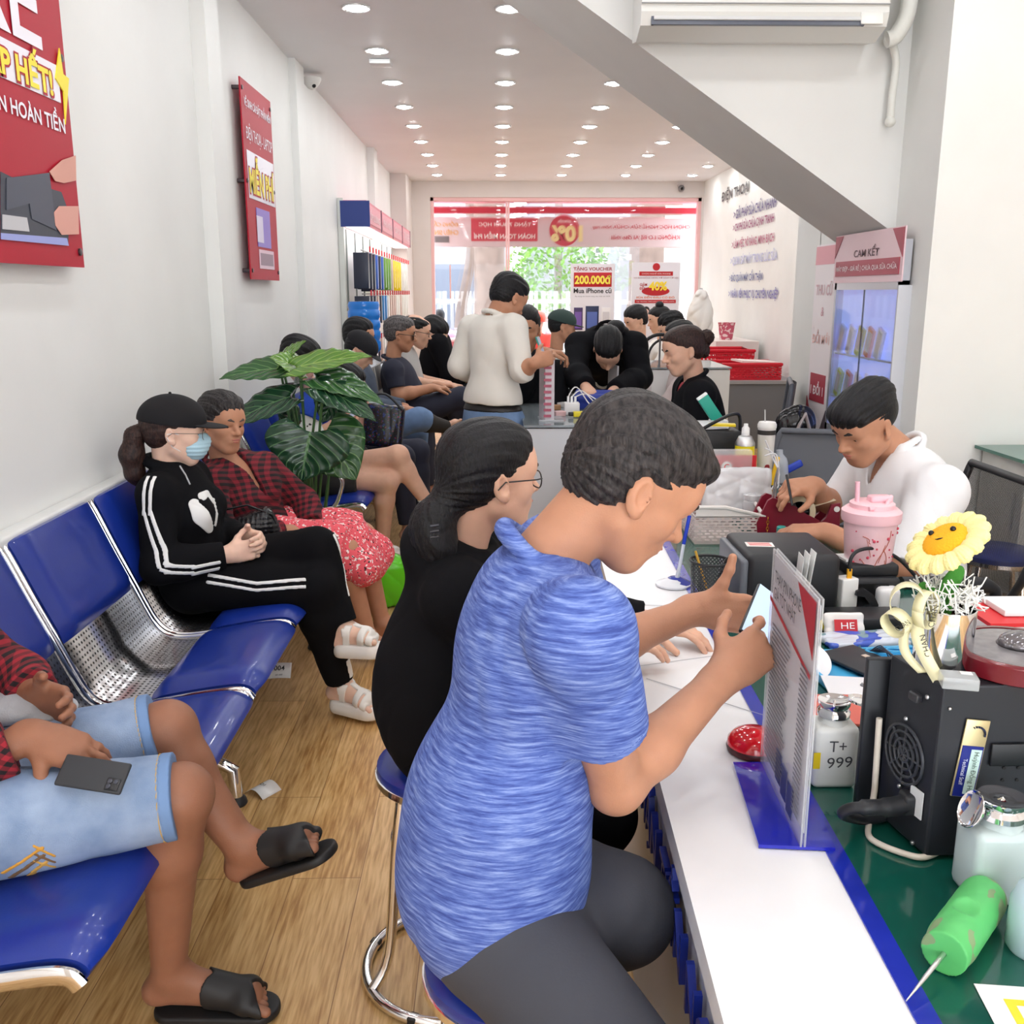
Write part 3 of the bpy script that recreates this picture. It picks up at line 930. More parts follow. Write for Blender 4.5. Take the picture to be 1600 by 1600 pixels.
# the seat's section in (x, z): from the front lip under the knees back to the top of the backrest
SEC = [(-.715, .435), (-.735, .455), (-.78, .458), (-.90, .440), (-1.02, .418), (-1.10, .412), (-1.155, .425), (-1.195, .462), (-1.225, .52), (-1.26, .60), (-1.32, .735), (-1.375, .865), (-1.395, .905)]
def smooth_line(pts, n=6):
    P = [V(p) for p in pts]; out = []
    for i in range(len(P) - 1):
        a, b, c, d = P[max(i - 1, 0)], P[i], P[i + 1], P[min(i + 2, len(P) - 1)]
        for k in range(n):
            t = k / n
            out.append(.5 * ((2 * b) + (-a + c) * t + (2 * a - 5 * b + 4 * c - d) * t * t + (-a + 3 * b - 3 * c + d) * t ** 3))
    out.append(P[-1]); return out
LINE = smooth_line(SEC)
def sub(i0, i1): return LINE[i0 * 6:i1 * 6 + 1]
def pad(name, pts, w, th, parent, y):
    """a cushion that follows the section: pts, width w, thickness th above the line, rounded edges"""
    n = len(pts); ny = 14; vs = []; fs = []
    for i, p in enumerate(pts):
        t = unit(pts[min(i + 1, n - 1)] - pts[max(i - 1, 0)]); nr = V(-t[1], t[0]) * (-1 if True else 1)
        nr = V(t[1], -t[0]);
        if nr[1] < 0 and abs(nr[1]) > .3: nr = -nr
        if nr[0] < -.3: nr = -nr
        ei = min(i, n - 1 - i) / (n - 1); h1 = th * min(1, (ei * 9 + .12)) ** .5
        for j in range(ny + 1):
            v = j / ny; ev = min(v, 1 - v); h = h1 * min(1, ev * 9 + .12) ** .5
            q = p + nr * h
            vs.append((q[0], y + w * v, q[1]))
    for i in range(n - 1):
        for j in range(ny):
            a = i * (ny + 1) + j; fs.append((a, a + 1, a + ny + 2, a + ny + 1))
    m = MB(); m.add(vs, fs, 0, True)
    bot = [(p[0], y + w * v, p[1] - .002) for p in pts for v in (0, 1)]
    k = len(vs); m.add(bot, [(2 * i, 2 * i + 2, 2 * i + 3, 2 * i + 1) for i in range(n - 1)], 0, True)
    # close the rim
    for i in range(n - 1):
        m.f.append((i * (ny + 1), (i + 1) * (ny + 1), k + 2 * i + 2, k + 2 * i)); m.mi.append(0); m.sm.append(True)
        m.f.append((i * (ny + 1) + ny, k + 2 * i + 1, k + 2 * i + 3, (i + 1) * (ny + 1) + ny)); m.mi.append(0); m.sm.append(True)
    return m.build(name, M_blue, parent)
def bench(x, y, n, pitch, label, arms=(), legs_at=(0.5,)):
    root = empty('waiting_bench', (x, y, 0)); tag(root, label, 'bench', 'blue airport-style benches along the left wall')
    ox = .715
    sec = [V(p[0] + ox, p[1]) for p in LINE]
    for k in range(n):
        y0 = k * pitch + .022; w = pitch - .044
        shell_pts = sec
        vs = []; m = MB()
        for p in shell_pts: vs += [(p[0], y0, p[1]), (p[0], y0 + w, p[1])]
        m.add(vs, [(2 * i, 2 * i + 1, 2 * i + 3, 2 * i + 2) for i in range(len(shell_pts) - 1)], 0, True)
        sh = m.build('seat_shell', M_perf, root, autosmooth=False)
        uvl = sh.data.uv_layers.new(name='UVMap')
        arc = [0]
        for i in range(1, len(shell_pts)): arc.append(arc[-1] + np.linalg.norm(shell_pts[i] - shell_pts[i - 1]))
        for lp in sh.data.loops:
            vi = lp.vertex_index
            uvl.data[lp.index].uv = (arc[vi // 2] / .018, (vi % 2) * w / .018)
        sd = sh.modifiers.new('s', 'SOLIDIFY'); sd.thickness = .003
        pad('seat_cushion', [V(p[0] + ox, p[1]) for p in sub(0, 4)], w * .96, .045, root, y0 + .01)
        pad('back_cushion', [V(p[0] + ox, p[1]) for p in sub(9, 12)], w * .98, .04, root, y0 + .006)
        for e in (-.009, pitch - .035):
            r = MB()
            pts = [(p[0], y0 + e, p[1]) for p in sec]
            prof = MB()
            # a flat chrome side rail: an oval section swept along the seat line
            vs = []; nn = 10
            for i, p in enumerate(sec):
                t = unit(sec[min(i + 1, len(sec) - 1)] - sec[max(i - 1, 0)]); nr = V(t[1], -t[0])
                for a in range(nn):
                    c_, s_ = math.cos(2 * PI * a / nn), math.sin(2 * PI * a / nn)
                    q = p + nr * (.019 * s_ - 0.004)
                    vs.append((q[0], y0 + e + .009 * c_, q[1]))
            fs = [(i * nn + a, i * nn + (a + 1) % nn, (i + 1) * nn + (a + 1) % nn, (i + 1) * nn + a) for i in range(len(sec) - 1) for a in range(nn)]
            fs += [tuple(range(nn))[::-1], tuple((len(sec) - 1) * nn + a for a in range(nn))]
            prof.add(vs, fs, 0, True); prof.build('side_rail', M_chrome, root)
    L = n * pitch
    MB().box((-.33, L / 2, .36), (.06, L, .04), bev=.006).build('beam', M_steel, root)
    for q in legs_at:
        yy = q * pitch
        g = MB()
        g.tube([(-.33, yy, .36), (-.33, yy, .2)], .022, 14)
        g.tube([(-.48, yy, .30), (-.40, yy, .15), (-.33, yy, .16), (-.16, yy, .145), (-.12, yy, .12), (-.115, yy, .03)], .021, 14)
        g.tube([(-.33, yy, .16), (-.56, yy, .12), (-.60, yy, .03)], .021, 14)
        lg = g.build('leg', M_chrome, root)
        for xx in (-.115, -.60):
            MB().lathe([(.030, 0), (.034, .006), (.030, .020), (.018, .034)], 20, c=(xx, yy, 0)).build('foot_pad', flat(40, 40, 42, .4), lg)
    for k in arms:
        a = MB(); yy = k * pitch
        a.tube(smooth_line([(-.42, yy, .44), (-.46, yy, .60), (-.40, yy, .66), (-.20, yy, .655), (-.12, yy, .60), (-.14, yy, .50), (-.17, yy, .45)], 5), .012, 12)
        a.build('armrest', M_chrome, root)
    return root
bench(-.715, 1.43, 5, .598, 'long blue vinyl waiting bench with chrome rails nearest the camera', legs_at=(2.3, 4.6))
bench(-.715, 5.15, 3, .598, 'blue vinyl bench with looped chrome armrests behind the potted plant', arms=(0.02, 1.0, 2.0, 3.0), legs_at=(.4, 2.6))
# ------------------------------------------------------------------ the people nearest the camera
def heather(name, c1, c2, c3):
    m = bpy.data.materials.new(name); m.use_nodes = True
    nt = m.node_tree; b = nt.nodes['Principled BSDF']
    tc = _n(nt, 'ShaderNodeTexCoord'); mp = _n(nt, 'ShaderNodeMapping'); mp.inputs['Scale'].default_value = (1, 1, 13)
    mp.inputs['Rotation'].default_value = (0, .12, 0)
    nt.links.new(tc.outputs['Object'], mp.inputs[0])
    nz = _n(nt, 'ShaderNodeTexNoise'); nz.inputs['Scale'].default_value = 17; nz.inputs['Detail'].default_value = 4; nz.inputs['Roughness'].default_value = .65
    nt.links.new(mp.outputs[0], nz.inputs[0])
    rp = _n(nt, 'ShaderNodeValToRGB'); e = rp.color_ramp.elements
    e[0].position = .34; e[0].color = (*c1, 1); e[1].position = .70; e[1].color = (*c3, 1); q = e.new(.5); q.color = (*c2, 1)
    nt.links.new(nz.outputs[0], rp.inputs[0]); nt.links.new(rp.outputs[0], b.inputs['Base Color'])
    w = _n(nt, 'ShaderNodeTexNoise'); w.inputs['Scale'].default_value = 420; nt.links.new(tc.outputs['Object'], w.inputs[0])
    bp = _n(nt, 'ShaderNodeBump'); bp.inputs['Strength'].default_value = .25; bp.inputs['Distance'].default_value = .002
    nt.links.new(w.outputs[0], bp.inputs['Height']); nt.links.new(bp.outputs[0], b.inputs['Normal'])
    b.inputs['Roughness'].default_value = .8
    return m
def plaid(name, base, dark, sc=38.0, ang=0.3):
    m = bpy.data.materials.new(name); m.use_nodes = True
    nt = m.node_tree; b = nt.nodes['Principled BSDF']; b.inputs['Roughness'].default_value = .9
    tc = _n(nt, 'ShaderNodeTexCoord'); mp = _n(nt, 'ShaderNodeMapping'); mp.inputs['Rotation'].default_value = (.35, ang, .25)
    nt.links.new(tc.outputs['Object'], mp.inputs[0])
    col = None
    def waves(ax, s, lo):
        w = _n(nt, 'ShaderNodeTexWave'); w.wave_type = 'BANDS'; w.bands_direction = ax; w.inputs['Scale'].default_value = s; w.inputs['Distortion'].default_value = .6; w.inputs['Detail'].default_value = 1
        nt.links.new(mp.outputs[0], w.inputs[0])
        r = _n(nt, 'ShaderNodeValToRGB'); r.color_ramp.elements[0].position = lo; r.color_ramp.elements[1].position = lo + .12
        nt.links.new(w.outputs[0], r.inputs[0]); return r.outputs[0]
    a = [waves('X', sc * .32, .45), waves('Z', sc * .32, .45), waves('Y', sc * .32, .62)]
    cur = None
    mx = _n(nt, 'ShaderNodeMath', operation='ADD'); nt.links.new(a[0], mx.inputs[0]); nt.links.new(a[1], mx.inputs[1])
    m2 = _n(nt, 'ShaderNodeMath', operation='MULTIPLY'); m2.inputs[1].default_value = .5; nt.links.new(mx.outputs[0], m2.inputs[0])
    rp = _n(nt, 'ShaderNodeValToRGB'); rp.color_ramp.elements[0].color = (*dark, 1); rp.color_ramp.elements[1].color = (*base, 1)
    q = rp.color_ramp.elements.new(.5); q.color = (*[(x * .45 + y * .55) for x, y in zip(base, dark)], 1)
    nt.links.new(m2.outputs[0], rp.inputs[0]); nt.links.new(rp.outputs[0], b.inputs['Base Color'])
    return m
def blotch(name, base, spots, sc=55, lo=.56, rough=.8):
    m = mat(name, base, rough)
    nt = m.node_tree; b = nt.nodes['Principled BSDF']
    tc = _n(nt, 'ShaderNodeTexCoord'); cur = None
    for i, (c, l, s_) in enumerate(spots):
        nz = _n(nt, 'ShaderNodeTexNoise'); nz.inputs['Scale'].default_value = s_; nz.inputs['Detail'].default_value = 1.5; nz.noise_dimensions = '4D'; nz.inputs['W'].default_value = i * 3.7
        nt.links.new(tc.outputs['Object'], nz.inputs[0])
        g = _n(nt, 'ShaderNodeMath', operation='GREATER_THAN'); g.inputs[1].default_value = l; nt.links.new(nz.outputs[0], g.inputs[0])
        mx = _n(nt, 'ShaderNodeMix', data_type='RGBA'); nt.links.new(g.outputs[0], mx.inputs[0])
        if cur is None: mx.inputs[6].default_value = (*base, 1)
        else: nt.links.new(cur, mx.inputs[6])
        mx.inputs[7].default_value = (*c, 1); cur = mx.outputs[2]
    nt.links.new(cur, b.inputs['Base Color'])
    return m
M_blacktop = mat('black_jersey', srgb(17, 17, 20), 0.9, bump=.1, bscale=300, spec=.15)
M_blackpant = mat('black_trousers', srgb(15, 15, 18), 0.9, spec=.15)
M_white = mat('white_cotton', srgb(232, 232, 232), 0.8, bump=.08, bscale=300)
def specs(root, c, R, s=1.0, m=None, r=.021, lens=None, thick=.0013):
    """spectacles: two rims, bridge, temples reaching the ears"""
    R = np.array(R); L = lambda x, y, z: V(c) + R @ V(x, y, z) * s
    g = MB()
    for q in (-1, 1):
        pts = [L(q * .031 + r * 1.15 * math.cos(a), .104 - .006 * abs(math.cos(a)), -.004 + r * .85 * math.sin(a)) for a in np.linspace(0, 2 * PI, 25)[:-1]]
        g.tube(pts, thick * s, 6, closed=True)
        g.tube([L(q * (.031 + r * 1.15), .099, .002), L(q * .076, .075, .004), L(q * .083, -.005, .004), L(q * .082, -.022, -.012)], thick * s, 6)
    g.tube([L(-.008, .105, .0), L(0, .108, .004), L(.008, .105, .0)], thick * s, 6)
    o = g.build('glasses', m or flat(30, 28, 30, .3), root)
    if lens is not None:
        b = MB()
        for q in (-1, 1):
            pts = [L(q * .031 + r * 1.12 * math.cos(a), .1035 - .006 * abs(math.cos(a)), -.004 + r * .82 * math.sin(a)) for a in np.linspace(0, 2 * PI, 25)[:-1]]
            b.add(pts, [tuple(range(24))])
        b.build('lens', lens, o)
    return o

# the man in the blue T-shirt, bent over his phone at the counter
def hair_blueman(c, R, s):
    L = lambda x, y, z: V(c) + R @ V(x, y, z) * s
    F = short_hair(c, R, s, top=.004, recede=.012, low=-.045, vol=.0, side=.0, amp=.003, seed=5, fringe=.0)
    F.ell(L(.02, .070, .082), V(.038, .026, .018) * s, R, .02)
    F.ell(L(-.02, .072, .080), V(.034, .024, .016) * s, R, .02)
    return F
m_tee = heather('blue_heather', srgb(50, 70, 142), srgb(84, 108, 182), srgb(140, 162, 216))
P1 = person('man in a heathered blue T-shirt bent over his phone at the white counter',
    dict(pelvis=[-.005, 1.42, .63], neck=[.075, 1.43, 1.215], shR=[.118, 1.268, 1.135], shL=[.10, 1.60, 1.15], hipR=[.03, 1.33, .60], hipL=[.03, 1.51, .60],
         elR=[.188, 1.37, .845], wrR=[.395, 1.545, .955], elL=[.19, 1.86, .875], wrL=[.425, 1.90, .955],
         knR=[.205, 1.04, .55], anR=[.10, 1.10, .13], toeR=[.18, 1.02, .04], knL=[.205, 1.40, .60], anL=[.03, 1.74, .12], toeL=[-.07, 1.64, .04]),
    SK['tan'], ([.205, 1.43, 1.315], 14, 35, 2), hair=hair_blueman, hairmat_=HAIR['dark'], s=1.0, vox=.0035,
    hands=dict(R=dict(d=V(.62, .35, .30), n=V(-.35, -.9, .5), t=V(-.2, .5, 1), curl=(.45, .95, 1.0, 1.05), tcurl=.35),
               L=dict(d=V(1, -.25, -.05), n=V(.1, .75, -.65), t=V(.1, .25, 1), curl=(.22, .25, .3, .35), tcurl=-.25, tdir=(.95, .62, -.25))),
    face=dict(lids=.25, look=-.5, nose=1.2, which=(-1, 1)),
    top=dict(m=m_tee, i=.016, sleeve={'R': .60, 'L': .74}, fold=.0045, fs=11, hem=.125, col=(.068, .011, -.022), seed=4, sleeve_r=.022, 
             loose=[('pelvis', (0, -.015, .14), (.172, .150, .19)), ('pelvis', (0, .0, .02), (.180, .150, .14))]),
    bottom=dict(m=mat('charcoal_trousers', srgb(66, 68, 76), .8, bump=.1, bscale=200), i=.024, upto=1.9, fold=.004, fs=10, waist=.10))
m_seam = mat('blue_seam', srgb(70, 92, 168), .85)
for q, t_ in (('R', .555), ('L', .69)):
    a = P1.J['sh' + q]; b = P1.J['el' + q]; d = unit(b - a); p = a + (b - a) * t_
    rg = Field(); rg.cone(p - d * .0012, p + d * .0012, .11, .11, .001, cut=2); decal(P1.topfield, rg, .0012, m_seam, 'sleeve_hem', P1.body, vox=.0026)
p = P1.J['pelvis'] - P1.up * .100; rg = Field(); rg.box(p, (.25, .25, .0013), P1.B, .0005, .001); decal(P1.topfield, rg, .0012, m_seam, 'bottom_hem', P1.body, vox=.0026)
o = MB(); o.box((0, 0, 0), (.155, .075, .009), bev=.004); o.box((0, 0, .0052), (.147, .069, .0005), mi=1)
ph = o.build('smartphone', [flat(26, 27, 30, .3), mat('phone_screen', srgb(170, 190, 225), .15, emit=.35)], label='dark smartphone with a lit screen held by the man in blue', cat='phone', )
ph.location = (.520, 1.755, .985); ph.rotation_euler = (math.radians(38), math.radians(-20), math.radians(62))

# the woman in black beside him
def hair_bunwoman(c, R, s):
    L = lambda x, y, z: V(c) + R @ V(x, y, z) * s
    F = short_hair(c, R, s, top=.0, recede=.012, low=-.075, amp=.0018, seed=8, side=.002)
    F.cone(L(0, -.085, -.03), L(0, -.125, -.075), .035, .040, .03)
    F.ell(L(0, -.135, -.110), (.052, .045, .055), R, .03)
    F.ell(L(.02, -.12, -.150), (.035, .034, .045), R, .03)
    return F
P2 = person('woman in black with a low bun and glasses beside the man in blue',
    dict(pelvis=[-.12, 2.02, .66], neck=[-.075, 2.0, 1.07], shR=[-.075, 1.86, 1.00], shL=[-.02, 2.18, 1.0], hipR=[-.09, 1.94, .64], hipL=[-.09, 2.10, .64],
         elR=[.08, 1.87, .82], wrR=[.25, 2.03, .83], elL=[.16, 2.26, .83], wrL=[.385, 2.26, .80],
         knR=[.20, 1.74, .58], anR=[.12, 1.85, .16], toeR=[.22, 1.83, .10], knL=[.205, 1.96, .58], anL=[.12, 2.16, .16], toeL=[.22, 2.16, .10]),
    SK['light'], ([-.012, 1.99, 1.218], 28, 2, 0), hair=hair_bunwoman, s=.98, fem=.6, vox=.004,
    hands=dict(L=dict(d=V(1, -.4, -.1), n=V(0, 0, 1), t=V(0, -1, 0), curl=.3), R=dict(d=V(1, .3, -.1), n=V(0, 0, 1), t=V(0, 1, 0), curl=.3)),
    face=dict(lids=.4, which=(1, -1), lip=M_lipred, jaw=1.05),
    top=dict(m=M_blacktop, i=.019, sleeve={'R': 1.9, 'L': 1.9}, fold=.003, hem=.10, col=(.075, .022), seed=9,
             loose=[('neck', (0, -.065, .0), (.11, .06, .06)), ('pelvis', (0, .0, .1), (.19, .16, .18))]),
    bottom=dict(m=M_blackpant, i=.02, upto=1.9))
specs(P2.body, P2.hc, P2.R, .98, r=.022, thick=.0016)
cl = MB()
R_ = P2.R; Lc = lambda x, y, z: P2.hc + R_ @ V(x, y, z)
for k in range(4): cl.tube([Lc(.035, -.13 + .004 * k, -.075 - .012 * k), Lc(.050, -.14, -.080 - .012 * k), Lc(.045, -.155, -.082 - .012 * k)], .003, 6)
cl.build('hair_clip', flat(60, 58, 62, .25), P2.body)

# the woman in the black tracksuit with white stripes
def hair_pony(c, R, s):
    L = lambda x, y, z: V(c) + R @ V(x, y, z) * s
    F = short_hair(c, R, s, top=-.004, recede=.004, low=-.075, amp=.001, seed=3)
    F.plane(L(0, 0, .040), R @ V(0, 0, 1), .003)
    G = Field(); G.path([L(0, -.105, .010), L(0, -.135, -.02), L(-.005, -.145, -.09), L(-.01, -.135, -.16), L(-.01, -.115, -.20)], [.022, .032, .042, .034, .016], .02)
    G.noise = strands(.0015, c, R, seed=4)
    return [F, G]
P3 = person('woman in a black tracksuit with white stripes, black cap and face mask on the bench',
    dict(pelvis=[-1.13, 3.51, .56], neck=[-1.205, 3.50, .985], shR=[-1.195, 3.355, .90], shL=[-1.17, 3.655, .90], hipR=[-1.12, 3.42, .55], hipL=[-1.12, 3.60, .55],
         elR=[-1.185, 3.27, .655], wrR=[-.965, 3.37, .675], elL=[-1.08, 3.68, .67], wrL=[-.925, 3.50, .70],
         knR=[-.66, 3.38, .545], anR=[-.60, 3.47, .135], toeR=[-.46, 3.40, .06], knL=[-.665, 3.47, .67], anL=[-.565, 3.40, .375], toeL=[-.435, 3.36, .345], soleL=[.05, -.1, -1]),
    SK['fair'], ([-1.165, 3.49, 1.105], 16, 4, 0), hair=hair_pony, hairmat_=HAIR['brown'], s=1.0, fem=.7, vox=.0045,
    hands=dict(R=dict(d=V(1, .35, .12), n=V(-.1, -.75, .65), t=V(.3, .3, 1), curl=(.5, .55, .6, .65), tcurl=.2),
               L=dict(d=V(.75, -.7, .05), n=V(.4, .55, .8), t=V(.0, -.2, 1), curl=(.6, .65, .7, .7), tcurl=.3)),
    face=dict(lids=.6, lips=False),
    top=dict(m=M_blacktop, i=.018, sleeve=1.93, fold=.0028, hem=.085, col=(.066, .017), seed=2),
    bottom=dict(m=M_blackpant, i=.018, upto={'R': 1.97, 'L': 1.93}, fold=.003, waist=.04))
def stripes(fig, base, path, w, gap, side, parent, ext=.0025, m=None):
    """two white stripes that run down a sleeve or a leg"""
    for g in (-gap / 2, gap / 2):
        rg = strip_region(path, w, side, .07, (g,))
        decal(base, rg, ext, m or flat(238, 238, 236, .7), 'white_stripe', parent, vox=.0035)
J = P3.J
o_ = V(.02, -.085, 0)
stripes(P3, P3.topfield, [at(232, 742, Y=3.30), at(222, 800, Y=3.24), at(240, 862, Y=3.19), at(250, 888, Y=3.19), at(262, 893, Y=3.19), at(305, 893, Y=3.24), at(346, 884, Y=3.30)], .0065, .024, V(-.1, -1, .1), P3.body, ext=.003)
stripes(P3, P3.botfield, [at(322, 906, Y=3.30), at(400, 918, Y=3.30), at(476, 912, Y=3.30)], .006, .024, V(0, -1, .1), P3.body)
stripes(P3, P3.botfield, [at(548, 1035, Y=3.41), at(553, 1062, Y=3.41)], .006, .024, V(.1, -1, 0), P3.body)
stripes(P3, P3.botfield, [at(528, 838, Y=3.41), at(545, 880, Y=3.41), at(552, 930, Y=3.38)], .005, .001, V(.5, -1, 0), P3.body)
rg = Field(); pn_ = unit(V(.45, -.85, .25)); PRB = np.stack([unit(np.cross(V(0, 0, 1), pn_)), pn_, np.cross(unit(np.cross(V(0, 0, 1), pn_)), pn_)], 1)
def blob(F, pts, rs, op='u'):
    for i_ in range(len(pts) - 1):
        for t_ in np.linspace(0, 1, 5):
            p_ = pts[i_] * (1 - t_) + pts[i_ + 1] * t_; r_ = rs[i_] * (1 - t_) + rs[i_ + 1] * t_
            F.ell(p_, (r_ * 1.25, .16, r_ * 1.25), PRB, .003, op)
cc = at(335, 800, Y=3.33); ux = at(365, 830, Y=3.36) - cc
blob(rg, [at(306, 788, Y=3.36), at(316, 806, Y=3.36), at(334, 824, Y=3.36)], [.018, .026, .018])
blob(rg, [at(320, 774, Y=3.38), at(334, 766, Y=3.38), at(344, 780, Y=3.38)], [.014, .012, .010])
blob(rg, [at(346, 776, Y=3.38), at(350, 800, Y=3.38), at(345, 818, Y=3.38)], [.010, .009, .007])
blob(rg, [at(316, 783, Y=3.38), at(333, 798, Y=3.38), at(342, 822, Y=3.38)], [.007, .005, .004], 's')
decal(P3.topfield, rg, .0022, flat(236, 236, 234, .7), 'chest_print', P3.body, vox=.0032)
# cap and mask
def cap(fig, m, s=1.0, name='cap', brim=.075, low=.028, size=.0):
    c, R = fig.hc, np.array(fig.R); L = lambda x, y, z: V(c) + R @ V(x, y, z) * s
    F = Field()
    F.ell(L(0, -.008, .045), V(.089 + size, .121 + size, .092) * s, R)
    F.plane(L(0, 0, low), R @ V(0, -.10, -1), .003)
    F.ell(L(0, -.008, .035), V(.083 + size, .112 + size, .085) * s, R, .002, 's')
    B = Field()
    B.ell(L(0, .100, .028), V(.074, brim + .005, .0075) * s, R @ rotx(-.06), .01)
    B.ell(L(0, -.012, .035), V(.080 + size, .100 + size, .09) * s, R, .003, 's')
    o = F.build(name, m, fig.body, vox=.0028)
    B.build('brim', m, o, vox=.0025)
    MB().sphere(L(0, -.014, .138 * 1.0), .006 * s, 10).build('button', m, o)
    return o
cap(P3, mat('black_twill', srgb(24, 23, 26), .9, bump=.1, bscale=400), brim=.085)
c, R = P3.hc, P3.R; L = lambda x, y, z: c + R @ V(x, y, z)
mk = Field()
mk.ell(L(0, .060, -.052), (.064, .060, .056), R); mk.ell(L(0, .092, -.030), (.026, .036, .030), R, .02)
mk.plane(L(0, .04, -.06), R @ V(0, -1, -.1), .004); mk.plane(L(0, .06, -.004), R @ V(0, -.1, 1), .003)
def pleats(P, c=c, R=R):
    q = (P - c) @ R; return (.0010 * np.sin(q[..., 2] * 420)).astype(np.float32)
mk.noise = pleats
mko = mk.build('face_mask', mat('mask_blue', srgb(178, 212, 226), .8, bump=.1, bscale=300), P3.body, vox=.0025)
st = MB()
for q in (-1, 1):
    st.tube([L(q * .056, .050, -.012), L(q * .080, .0, .004), L(q * .086, -.022, .0)], .0013, 6); st.tube([L(q * .050, .050, -.080), L(q * .078, -.005, -.045), L(q * .086, -.022, -.010)], .0013, 6)
st.build('ear_loop', flat(235, 240, 242, .7), mko)
specs(P3.body, P3.hc, P3.R, 1.0, m=flat(90, 80, 80, .3), r=.022, thick=.0011)
z = MB(); z.tube([at(281, 728, Y=3.38), at(290, 742, Y=3.36), at(297, 757, Y=3.35)], .003, 6); z.build('zip', flat(170, 170, 172, .3), P3.body)
def sandal(fig, q, name='sandal', m=None, thick=.035, straps='sport', grow=.012, sole_m=None):
    J = fig.J; A, T = J['an' + q], J['toe' + q]; sole = unit(J.get('sole' + q, V(0, 0, -1)))
    d = unit(T - A); d = unit(d - sole * (d @ sole)); w = unit(np.cross(d, sole))
    heel = A + sole * .078 - d * .035; toe = T + sole * .018 + d * .02
    ln = np.linalg.norm((toe - heel) - sole * ((toe - heel) @ sole)); Rm = np.stack([w, d, -sole], 1)
    o = heel + d * ln / 2; o = o - sole * ((o - T) @ sole - .024) if False else o
    lo = max(((heel - A) @ sole), ((toe - A) @ sole)); o = A + d * ((o - A) @ d) + sole * lo
    F = Field()
    F.cone(o - d * (ln / 2 - .038), o + d * (ln / 2 - .045), .036 + grow * .6, .044 + grow * .5, .03, flat=(sole, .0001 + .99))
    F.plane(o + sole * (thick / 2), sole, .006); F.plane(o - sole * (thick / 2), -sole, .006)
    root = F.build(name, sole_m or m, fig.body, vox=.003)
    S_ = Field()
    skin = fig.skinfield
    def band(p0, p1, w_):
        g = Field(); g.box((p0 + p1) / 2, V(.06, w_, .055), np.stack([w, d, -sole], 1), .004); return g
    rg = Field()
    if straps == 'sport':
        for t_, ww in ((.30, .012), (.62, .014), (.80, .013)):
            p = o + d * (t_ - .5) * ln - sole * .04; rg.box(p, (.07, ww, .06), Rm @ rotx(-.2), .004, .002)
        rg.box(o - d * ln * .2 - sole * .075, (.07, .012, .016), Rm, .004, .002)
        rg.box(o + d * ln * .06 - sole * .04, (.012, ln * .3, .06), Rm, .004, .002)
    else:
        for a_ in (-.55, .55):
            rg.box(o + d * ln * .14 - sole * .035, (.095, .036, .07), Rm @ rotz(a_), .008, .004)
    lo_, hi_ = rg.bounds()
    B = Field(); B.field(skin, .001, 'u', .006); B.field(rg, .002, 'i')
    B.build('strap', m, root, vox=.003, clip=(lo_, hi_))
    return root
M_wsandal = mat('white_leather', srgb(236, 232, 226), .5)
for q in 'RL': sandal(P3, q, m=M_wsandal, thick=.050, grow=.018)

# the old woman in plaid
def hair_old(c, R, s):
    return short_hair(c, R, s, top=.006, recede=.018, low=-.055, amp=.004, seed=12, side=.006)
m_plaid = plaid('red_black_plaid', srgb(126, 26, 40), srgb(24, 16, 20))
m_plaid2 = plaid('red_black_plaid_worn', srgb(150, 30, 44), srgb(26, 16, 20), sc=50, ang=.9)
m_pink = blotch('pink_floral', srgb(236, 92, 104), [(srgb(250, 232, 228), .60, 75), (srgb(40, 26, 30), .635, 95)])
P4 = person('elderly woman in a red and black plaid shirt and pink flowered skirt on the bench',
    dict(pelvis=[-1.02, 4.08, .55], neck=[-1.14, 3.98, .93], shR=[-1.16, 3.83, .84], shL=[-1.00, 4.12, .85], hipR=[-.98, 4.0, .55], hipL=[-.96, 4.18, .55],
         elR=[-1.08, 3.72, .64], wrR=[-.86, 3.93, .62], elL=[-.86, 4.25, .68], wrL=[-.79, 4.05, .60],
         knR=[-.64, 3.98, .52], anR=[-.56, 4.0, .12], toeR=[-.44, 4.0, .05], knL=[-.60, 4.20, .53], anL=[-.52, 4.2, .12], toeL=[-.40, 4.2, .05]),
    SK['tan'], ([-1.12, 3.94, 1.075], -38, 4, -4), hair=hair_old, hairmat_=HAIR['dark'], s=.98, fem=.7, vox=.0045,
    hands=dict(R=dict(d=V(1, .2, -.2), n=V(.0, -.4, 1), t=V(.2, 1, .3), curl=.35), L=dict(d=V(.9, -.6, -.2), n=V(.2, .2, 1), t=V(-.5, -.8, 0), curl=.3)),
    face=dict(lids=.7, jaw=1.08, nose=.8, browm=flat(96, 84, 80, .8)),
    top=dict(m=m_plaid, i=.020, sleeve=1.85, fold=.004, hem=.10, col=(.070, .012), seed=21, open_neck=.03),
    bottom=dict(m=m_pink, name='skirt', i=.042, upto=.99, fold=.005, waist=.02, seed=5,
                skirt=[([-.72, 4.0, .54], [-.58, 3.99, .44], .10, .085), ([-.70, 4.18, .55], [-.54, 4.2, .45], .10, .085), ([-.64, 4.09, .53], [-.56, 4.1, .42], .10, .08)]))

